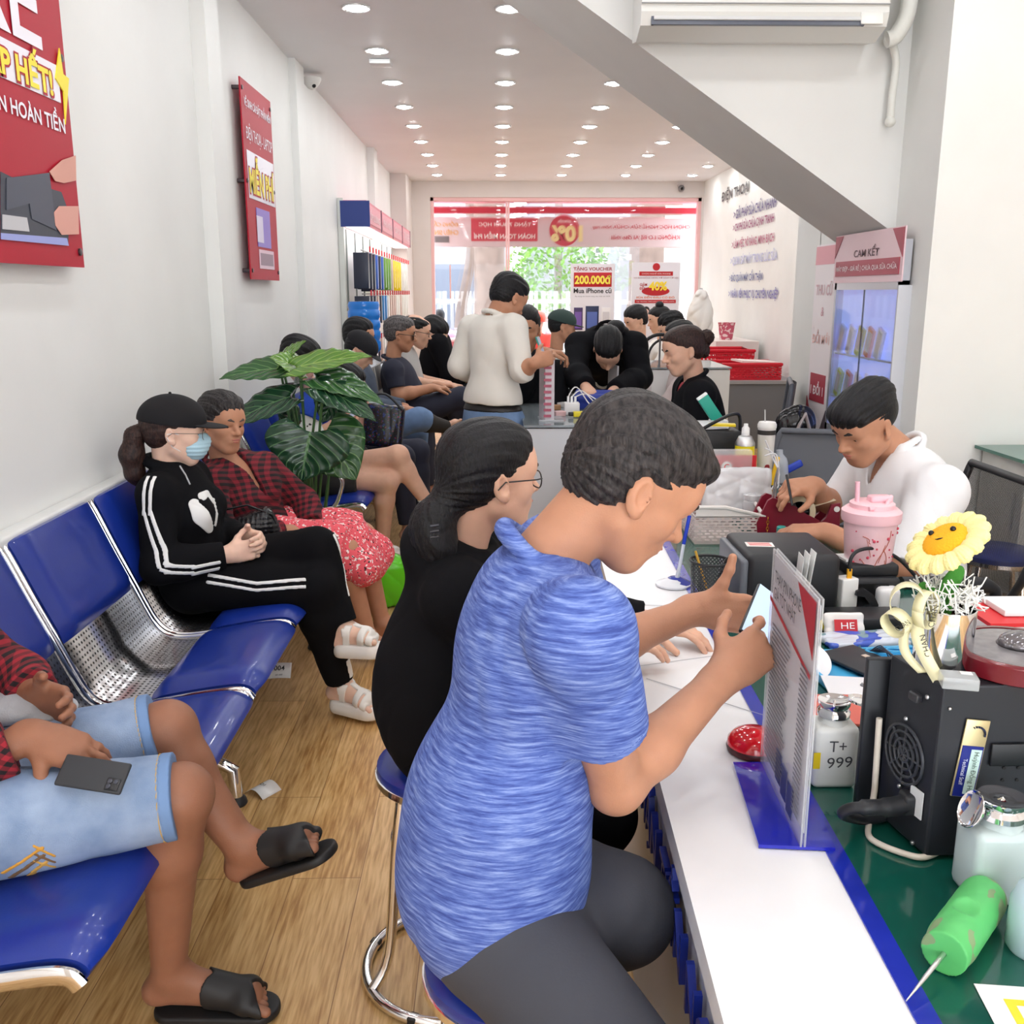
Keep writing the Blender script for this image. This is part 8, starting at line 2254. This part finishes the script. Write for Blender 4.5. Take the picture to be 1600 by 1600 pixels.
t = thing('paper_stack', 'white papers lying on the nearer red basket', 'papers', (gx + .05, 10.25, .88)); MB().box((0, 0, 0), (.42, .35, .02), rotz(.1) @ roty(.05)).build('papers', flat(236, 220, 216, .5), t)
red_basket((gx - .15, 10.95, .705), .60, .55, .26, 'farther red plastic basket on the grey desk, lying higher')
t = thing('patterned_bucket', 'pink patterned bucket on the white shelf by the wall', 'bucket', (at(1134, 535, Y=11.7)[0], 11.7, 1.04)); MB().lathe([(.075, 0), (.10, .19), (.105, .20), (.10, .20), (.075, .01)], 32).build('bucket', blotch('pink_pattern', srgb(196, 90, 110), [(srgb(230, 200, 200), .54, 24)]), t)
# white coat hanging by the window
p = at(1094, 500, Y=12.6); t = thing('white_coat', 'white cloth coat hanging by the shop window', 'coat', (p[0], 12.6, 0))
F = Field(); F.ell((0, 0, p[2]), (.16, .12, .34)); F.ell((-.09, 0, p[2] - .1), (.07, .08, .30), None, .04); F.ell((.0, 0, p[2] + .3), (.08, .07, .08), None, .05); F.noise = folds(.02, 12, (0, 0, 1), 4)
F.build('coat', WHT, t, vox=.012); MB().tube([(0, .02, 0), (0, .02, p[2] + .4)], .02, 8).lathe([(.2, 0), (.2, .02), (.03, .03)], 20).build('stand', flat(190, 190, 190, .4), t)
# promo stands at the window
def promo(x0, x1, yt, yb_, Y, label):
    a, b = at(x0, yt, Y=Y), at(x1, yb_, Y=Y); w_ = b[0] - a[0]; h_ = a[2]
    t = thing('promo_stand', label, 'banner stand', ((a[0] + b[0]) / 2, Y, 0))
    bd = MB().box((0, 0, h_ / 2 + .03), (w_, .02, h_ - .06)).build('panel', flat(234, 232, 240, .4), t); MB().box((0, .05, .015), (w_ * .9, .3, .03)).build('base', M_steel, t)
    return t, bd, w_, h_
t, bd, w_, h_ = promo(892, 958, 412, 540, 13.4, 'white voucher banner stand with a red price block at the window')
def bt_(s, xc, z, w2, h2, m, e=.012, bold=.02): lettering('lettering', s, (xc, -e, z), (1, 0, 0), (0, 0, 1), w2, h2, m, bd, bold=bold)
dk, rdx, yl = flat(90, 40, 50, .5), flat(190, 30, 40, .4), flat(250, 230, 90, .5)
def zpx(y, Y=13.4): return at(925, y, Y=Y)[2]
bt_('TẶNG VOUCHER', 0, zpx(420), w_ * .88, .07, flat(160, 50, 62, .5)); MB().box((0, -.012, zpx(437)), (w_ * .86, .004, .19), bev=.001).build('red_block', rdx, bd)
bt_('200.000đ', 0, zpx(437), w_ * .82, .12, yl, e=.018, bold=.04); bt_('Mua iPhone cũ', 0, zpx(454), w_ * .86, .07, flat(50, 46, 54, .5)); bt_('Áp dụng cho khách hàng sửa chữa tại HCM', 0, zpx(463), w_ * .8, .022, flat(110, 106, 114, .5), bold=0)
for k, (dx, c1) in enumerate(((-.19, (70, 50, 96)), (.0, (36, 46, 84)), (.19, (236, 234, 236)))):
    MB().box((dx, -.014, zpx(498)), (.12 if k != 1 else .18, .004, .34 if k == 1 else .30), bev=.0015).build('phone_picture', flat(*c1, .3), bd)
    MB().box((dx, -.017, zpx(500)), (.09 if k != 1 else .14, .002, .22), rotz(0)).build('phone_glow', flat(*((120, 90, 170), (90, 110, 180), (210, 208, 214))[k], .3), bd)
t, bd, w_, h_ = promo(988, 1059, 410, 520, 13.4, 'white banner stand offering forty percent at the window')
MB().lathe([(.05, 0), (.05, .003), (0, .003)], 24, c=(0, -.011, zpx(417)), M=rotx(PI / 2)).build('round_emblem', rdx, bd)
MB().box((0, -.012, zpx(427.5)), (w_ * .70, .004, .055)).build('red_strip', rdx, bd); bt_('CHỌN NGHỀ SỬA PHONE', 0, zpx(427.5), w_ * .6, .03, flat(250, 236, 236, .5), e=.016, bold=0); bt_('CÓ BẠN ĐỒNG HÀNH, MỞ NGAY CƠ HỘI', 0, zpx(434), w_ * .92, .032, flat(140, 40, 52, .5), bold=0)
MB().lathe([(.19, 0), (.19, .003), (0, .003)], 32, c=(0, -.010, zpx(455)), M=rotx(PI / 2) @ np.diag([1, .32, 1])).build('red_oval', rdx, bd); bt_('40%', .03, zpx(447), w_ * .38, .12, flat(252, 220, 60, .4), e=.016, bold=.04); bt_('GIẢM\nĐẾN', -.17, zpx(447), .10, .10, rdx, bold=.02)
bt_('SỬA ĐẾN ĐÂU CÓ ĐÓ', 0, zpx(464), w_ * .8, .04, flat(230, 120, 60, .5)); MB().box((0, -.012, zpx(471)), (w_ * .86, .004, .045)).build('red_strip', rdx, bd); bt_('TẠI TRUNG TÂM DẠY NGHỀ SỬA CHỮA', 0, zpx(471), w_ * .8, .024, flat(250, 236, 236, .5), e=.016, bold=0)
for k in range(3): MB().sphere((-.12 + .12 * k, -.012, zpx(488)), (.04, .004, .05), 12).build('portrait_picture', flat(226, 190, 176, .5), bd)
for k in range(3): MB().sphere((-.12 + .12 * k, -.010, zpx(485)), (.048, .004, .055), 12).build('portrait_hair', flat(44, 34, 36, .5), bd)
# ------------------------------------------------------------------ people at the far counters
GF = 'people at the counters farther back'
def standpose(x, y, az, h=.92, lean=.0, reach=(.35, .10)):
    a_ = math.radians(az); f = V(math.cos(a_), math.sin(a_), 0); r = V(math.sin(a_), -math.cos(a_), 0); k = V(0, 0, 1); p = V(x, y, h)
    n = p + k * .50 * math.cos(lean) + f * .5 * math.sin(lean); J = dict(pelvis=p, neck=n, hipR=p + r * .09, hipL=p - r * .09)
    for q, d in (('R', 1), ('L', -1)):
        J['sh' + q] = n + r * d * .18 - k * .07; J['wr' + q] = n + f * reach[0] - k * .35 + r * d * reach[1]; m_ = (J['sh' + q] + J['wr' + q]) / 2; J['el' + q] = m_ - k * .10 + r * d * .07
        J['kn' + q] = p + r * d * .09 - k * (h - .48); J['an' + q] = p + r * d * .09 - k * (h - .09); J['toe' + q] = J['an' + q] + f * .14 - k * .06
    return J
J = standpose(.78, 6.62, 265, lean=.95); c0 = at(950, 548, Y=6.05)
J['neck'] = at(948, 520, Y=6.20); J['pelvis'] = V(.76, 6.62, .98); J['shR'] = at(905, 540, Y=6.2); J['shL'] = at(990, 540, Y=6.15); J['elR'] = at(898, 582, Y=6.0); J['elL'] = at(1000, 590, Y=6.0); J['wrR'] = at(916, 606, Y=5.72); J['wrL'] = at(958, 612, Y=5.72)
P19 = person('woman in a black jacket bending low over the grey counter', J, SK['light'], (at(950, 545, Y=5.95), 265, 62, 0), hair=hr_short(low=-.08, top=.006), s=1.06, fem=.6, vox=.008, group=GF, face=dict(far=False), hands=dict(R=dict(d=V(.2, -1, -.3), n=V(0, 0, 1), t=V(1, 0, 0), curl=.6), L=dict(d=V(-.2, -1, -.3), n=V(0, 0, 1), t=V(-1, 0, 0), curl=.6)),
    top=dict(m=BLK, i=.03, sleeve=1.92, fold=.004, hem=.08, seed=51), bottom=dict(m=BLK, i=.02, upto=1.95))
g = Field(); g.ell(at(962, 512, Y=6.12), (.06, .06, .05)); g.ell(at(975, 520, Y=6.15), (.035, .04, .04), None, .02); g.build('hair_bun', HAIR['black'], P19.body, vox=.007)
J = sit(1.22, 5.35, 188, z=.62, bow=.02); c0 = at(1068, 548, Y=5.3); J['neck'] = at(1085, 590, Y=5.33)
for q, d in (('R', .18), ('L', -.18)): J['sh' + q] = J['neck'] + V(.0, d, -.08); J['el' + q] = J['sh' + q] + V(-.06, 0, -.26); J['wr' + q] = J['el' + q] + V(-.24, -d * .4, .02)
def hair_bun2(c, R, s):
    L = lambda x, y, z: V(c) + np.array(R) @ V(x, y, z) * s
    F = short_hair(c, R, s, low=-.06, amp=.001, recede=.006); G = Field(); G.ell(L(0, -.135, .035), (.042, .040, .042)); G.ell(L(0, -.11, -.03), (.03, .03, .04), None, .02); G.noise = strands(.004, c, R, seed=9); return [F, G]
P20 = person('seated woman in profile with a bun, black blazer and red top', J, SK['light'], (c0, 190, 14, 0), hair=hair_bun2, hairmat_=HAIR['brown'], s=1.06, fem=.7, vox=.0062, group=GF, face=dict(lids=.3, far=True), hands=dict(L=dict(d=V(-1, .2, 0), n=V(0, 0, 1), t=V(0, 1, 0), curl=.5)),
    top=dict(m=BLK, name='blazer', i=.024, sleeve=1.9, fold=.003, seed=61, open_neck=.18, col=(.068, .010)), bottom=dict(m=BLK, i=.02, upto=1.9))
rt_f = Field(); P20.torso(rt_f, .010); rg = Field(); rg.cone(P20.J['neck'] + P20.fr * .08 - P20.up * .06, P20.chest + P20.fr * .12 - P20.up * .14, .055, .03); decal(rt_f, rg, .003, flat(170, 40, 54, .7), 'red_top', P20.body, vox=.006)
def simple(label, x, y, Y, az, pit, hairf, skin, topm, s=1.1, hips=.92, hm=None, fem=0, sleeve=1.9, vox=.011, capm=None, hand_=None):
    hc = at(x, y, Y=Y); a_ = math.radians(az); f = V(math.cos(a_), math.sin(a_), 0)
    z = hc[2] - .655 * s; J = sit(hc[0] - f[0] * .05, hc[1] - f[1] * .05, az, z=z, s=s, bow=.02) if hips is None else standpose(hc[0] - f[0] * .05, hc[1] - f[1] * .05, az, h=z)
    if hand_ is not None: J['wrR'] = at(*hand_[:2], Y=hand_[2]); J['elR'] = (J['wrR'] + J['shR']) / 2 - V(0, 0, .16)
    P = person(label, J, skin, (hc, az, pit, 0), hair=hairf, hairmat_=hm, s=s, fem=fem, vox=vox, group=GF, hands=dict(R=HB), top=dict(m=topm, i=.022, sleeve=sleeve, fold=.004, seed=int(x)), bottom=dict(m=NAVY, i=.02, upto=1.9))
    if capm: cap(P, capm, s=s)
    return P
simple('man in black holding a phone up behind the standing man in white', 822, 516, 6.0, 262, 6, hr_short(low=-.04, top=.012), SK['mid'], BLK, s=1.06, hand_=(850, 550, 5.72), vox=.008)
phone(at(846, 546, Y=5.64), 75, 70, 'phone with a teal edge raised by the man in black', (60, 160, 150))
simple('person in a dark cap and black jacket in profile before the promo stands', 878, 510, 8.7, 8, 10, hr_short(low=-.03), SK['tan'], BLK, s=1.1, capm=flat(44, 62, 58, .8))
simple('young man in a white shirt looking down near the forty percent stand', 994, 502, 9.6, 200, 20, hr_short(low=-.02, top=.012), SK['light'], WHT, s=1.1)
simple('woman with a top bun in pale clothes beside the young man in white', 1030, 500, 10.2, 190, 12, lambda c, R, s: [short_hair(c, R, s, low=-.06), Field().ell(V(c) + np.array(R) @ V(0, -.03, .15), (.045, .045, .04))], SK['light'], WHT, s=1.1, fem=.6)
simple('person with tousled dark hair behind the seated woman with a bun', 1050, 516, 8.9, 185, 18, hr_short(low=-.05, top=.02, amp=.012), SK['light'], mat('pale_pink_cloth', srgb(222, 206, 202), .8), s=1.1)
simple('dark-haired person partly hidden behind the seated woman with a bun', 1062, 528, 7.6, 180, 14, hr_short(low=-.06), SK['tan'], mat('grey_pink_cloth', srgb(186, 170, 168), .8), s=1.06, fem=.5)
# ------------------------------------------------------------------ outside the shop window
asph = mat('street_concrete', srgb(176, 172, 170), .8, var=.1, vscale=1.5)
MB().box((1.5, 26, -.08), (30, 21.9, .1)).build('street', asph, **S)
bz0, bz1 = at(800, 386, Y=15.7)[2], at(800, 339, Y=15.7)[2]; bx0, bx1 = at(668, 360, Y=15.7)[0], at(1100, 360, Y=15.7)[0]
t = thing('street_banner', 'white banner with mirrored red slogans hanging outside the shop window', 'banner', ((bx0 + bx1) / 2, 15.7, 0)); tb_ = t.location.x
MB().box((0, 0, (bz0 + bz1) / 2), (bx1 - bx0, .01, bz1 - bz0)).build('sheet', mat('banner_cloth', srgb(226, 206, 208), .6), t)
def bx(x): return at(x, 360, Y=15.7)[0] - tb_
pk_ = flat(206, 74, 88, .5)
def mir(s, xl, xr, yt, yb_, m, e=-.008, bold=.02):
    a, b = at(xl, yt, Y=15.7), at(xr, yb_, Y=15.7); lettering('lettering', s, ((a[0] + b[0]) / 2 - tb_, e, (a[2] + b[2]) / 2), (-1, 0, 0), (0, 0, 1), b[0] - a[0], a[2] - b[2], m, t, ext=0, bold=bold)
def rect(nm, xl, xr, yt, yb_, m, e=-.007): a, b = at(xl, yt, Y=15.7), at(xr, yb_, Y=15.7); return MB().box(((a[0] + b[0]) / 2 - tb_, e, (a[2] + b[2]) / 2), (b[0] - a[0], .002, a[2] - b[2])).build(nm, m, t)
rect('red_block', 736, 840, 341, 377, pk_); wht_ = flat(250, 240, 236, .5)
mir('TẶNG 7 BUỔI HỌC', 748, 830, 345, 355, wht_, -.012); mir('HOÀN TOÀN MIỄN PHÍ', 740, 836, 362, 373, wht_, -.012)
a = at(882, 360, Y=15.7); MB().lathe([(.24, 0), (.24, .002), (0, .002)], 32, c=(a[0] - tb_, -.006, a[2]), M=rotx(PI / 2)).build('red_disc', pk_, t); mir('10%', 861, 910, 352, 378, flat(246, 226, 160, .5), -.012, .05); mir('GIẢM ĐẾN', 872, 892, 342, 348, wht_, -.012)
mir('CHỌN HỌC NGHỀ SỬA CHỮA hôm nay', 925, 1078, 349, 359, pk_); mir('KHÔNG LO BỊ AI đào thải', 955, 1062, 366, 376, pk_); org = flat(232, 170, 90, .5); mir('ĐỒNG CẤP', 674, 716, 345, 354, org); mir('CHIÊU SINH', 674, 716, 358, 367, org); rect('grey_sign', 679, 702, 369, 379, flat(120, 112, 112, .5), -.012)
az0, az1 = at(800, 333, Y=15.5)[2], at(800, 322, Y=15.5)[2]
t = thing('shop_awning', 'red edged awning over the pavement outside the window', 'awning', (1.1, 15.6, 0))
MB().box((0, 0, (az0 + az1) / 2), (5.2, .08, az1 - az0)).build('red_edge', flat(190, 40, 60, .5), t); MB().box((0, .1, az1 + .16), (5.2, .06, .20)).build('pink_cloth', mat('pink_cloth', srgb(226, 150, 160), .6), t)
MB().box((-.7, .03, az1 + .16), (1.1, .04, .06)).build('red_sign', flat(206, 70, 86, .5), t); MB().tube([(-2.5, .0, az1 + .1), (2.5, .0, az1 + .1)], .02, 6).build('pipe', flat(190, 170, 170, .4), t)
for xx in (-2.55, 2.55): MB().box((xx, .05, az1 / 2), (.05, .05, az1)).build('post', flat(200, 190, 190, .4), t)
# fence
t = thing('street_fence', 'white picket fence across the street', 'fence', (1.2, 24, 0)); fz = at(800, 455, Y=24)[2]
fw_ = mat('fence_white', srgb(214, 214, 214), .5)
for xx in np.arange(-4.2, 4.3, .30): MB().box((xx, 0, fz / 2), (.09, .05, fz)).build('picket', fw_, t)
MB().box((0, .04, fz * .85), (8.8, .04, .08)).box((0, .04, fz * .25), (8.8, .04, .08)).build('rails', fw_, t)
def bldg(x, y, w_, h_, label, c, wins=()):
    t = thing('street_building', label, 'building', (x, y, 0)); MB().box((0, 0, h_ / 2), (w_, 3, h_)).build('wall', flat(*c, .7), t)
    for (xx, zz, ww_, hh_) in wins: MB().box((xx, -1.52, zz), (ww_, .04, hh_)).build('window', flat(96, 104, 120, .3), t)
bldg(-2.0, 31, 5.0, 7, 'grey building with a dark doorway across the street at left', (150, 152, 160), ((0.6, 1.2, 1.6, 2.4), (-1.6, 2.5, 1.2, 1.4)))
bldg(3.6, 31.5, 5.4, 7, 'pale grey building with a white cross-shaped sign across the street', (136, 138, 146), ((1.2, 1.6, 1.2, 2.0),))
t = thing('street_sign', 'white cross-like sign on the grey wall across the street', 'sign', (at(935, 400, Y=29.8)[0], 29.97, 0)); zs = at(935, 402, Y=29.8)[2]
MB().box((0, 0, zs), (.14, .06, 1.2)).box((0, 0, zs + .2), (.75, .06, .14)).box((0, 0, zs - .15), (.75, .06, .14)).build('cross', flat(244, 244, 244, .5), t)
mt = mat('street_leaf', srgb(120, 168, 70), .6, var=.35, vscale=3); bk = mat('bark', srgb(120, 104, 96), .8, var=.3, vscale=6)
def tree(x, y, r0, cr, cz, label, leafn=900, lean=0.0):
    t = thing('street_tree', label, 'tree', (x, y, 0)); MB().tube(smooth_line([(0, 0, 0), (lean * .3, 0, 1.2), (lean, 0, 2.6), (lean * .8, 0, 4.4)], 5), [r0] * 6 + [r0 * .9] * 10, 14).build('trunk', bk, t)
    if leafn:
        g = MB(); rr = random.Random(int(x * 10))
        for k in range(leafn):
            d = V(rr.gauss(0, 1), rr.gauss(0, 1), rr.gauss(0, 1)); d = d / np.linalg.norm(d) * cr * rr.uniform(.5, 1) ** .5; c0 = d * V(1, .7, .8) + V(lean * .8, 0, cz); u_ = unit(V(rr.gauss(0, 1), rr.gauss(0, 1), rr.gauss(0, 1))); v_ = unit(np.cross(u_, V(.3, .5, .8)))
            g.add([c0 - u_ * .11, c0 + v_ * .06, c0 + u_ * .11, c0 - v_ * .06], [(0, 1, 2, 3)])
        g.build('crown', mt, t, kind='stuff')
    return t
tree(at(765, 430, Y=20)[0], 20.5, .36, 0, 0, 'thick pale tree trunk at the kerb left of the window mullion', leafn=0)
tree(at(1025, 430, Y=19)[0], 19.2, .55, 0, 0, 'broad brown tree trunk behind the forty percent stand', leafn=0)
tree(at(712, 430, Y=22)[0], 22.5, .13, 0, 0, 'thin crooked tree trunk at the left of the window', leafn=0, lean=.35)
tree(at(872, 440, Y=27)[0], 27, .12, 1.5, at(872, 425, Y=27)[2], 'bright green leafy tree across the street')
t = thing('pink_planter', 'low pink wall section outside the window at left', 'planter', (at(700, 550, Y=15.9)[0], 15.9, 0)); hp = at(700, 532, Y=15.9)[2]; MB().box((0, 0, hp / 2), (1.0, .3, hp)).build('block', flat(214, 120, 132, .6), t); MB().box((0, 0, hp + .01), (1.04, .34, .04)).build('cap', flat(226, 190, 190, .5), t)
t = thing('parked_motorbike', 'pale motorbike parked outside behind the glass', 'motorbike', (at(735, 500, Y=17)[0], 18.4, 0))
for xx in (-.6, .6): MB().tube([(xx + .27 * math.cos(a_), 0, .29 + .27 * math.sin(a_)) for a_ in np.linspace(0, 6.28, 25)[:-1]], .05, 8, closed=True).build('wheel', flat(60, 60, 64, .7), t)
F = Field(); F.ell((0, 0, .62), (.45, .13, .16)); F.ell((.5, 0, .72), (.10, .12, .30), None, .08); F.ell((-.35, 0, .80), (.34, .12, .09), None, .06); F.build('bodywork', flat(176, 184, 196, .3), t, vox=.02); MB().tube([(.5, -.3, 1.02), (.46, 0, .98), (.5, .3, 1.02)], .018, 8).build('handlebar', M_bk, t)
P_ = simple('person with grey hair standing outside behind the window at left', 687, 496, 16.6, 95, 5, hr_short(low=-.04), SK['tan'], mat('lilac_cloth', srgb(200, 180, 206), .8), s=1.1, vox=.016)
P_ = simple('person in an orange helmet outside the window behind the raised phone', 842, 502, 16.6, 270, 5, None, SK['tan'], mat('orange_cloth', srgb(210, 70, 60), .8), s=1.1, vox=.016)
F = Field(); F.ell(P_.hc + V(0, 0, .03), (.15, .17, .15)); F.plane(P_.hc + V(0, 0, -.01), V(0, 0, -1)); F.build('helmet', mat('helmet_orange', srgb(214, 66, 40), .3), P_.body, vox=.012)
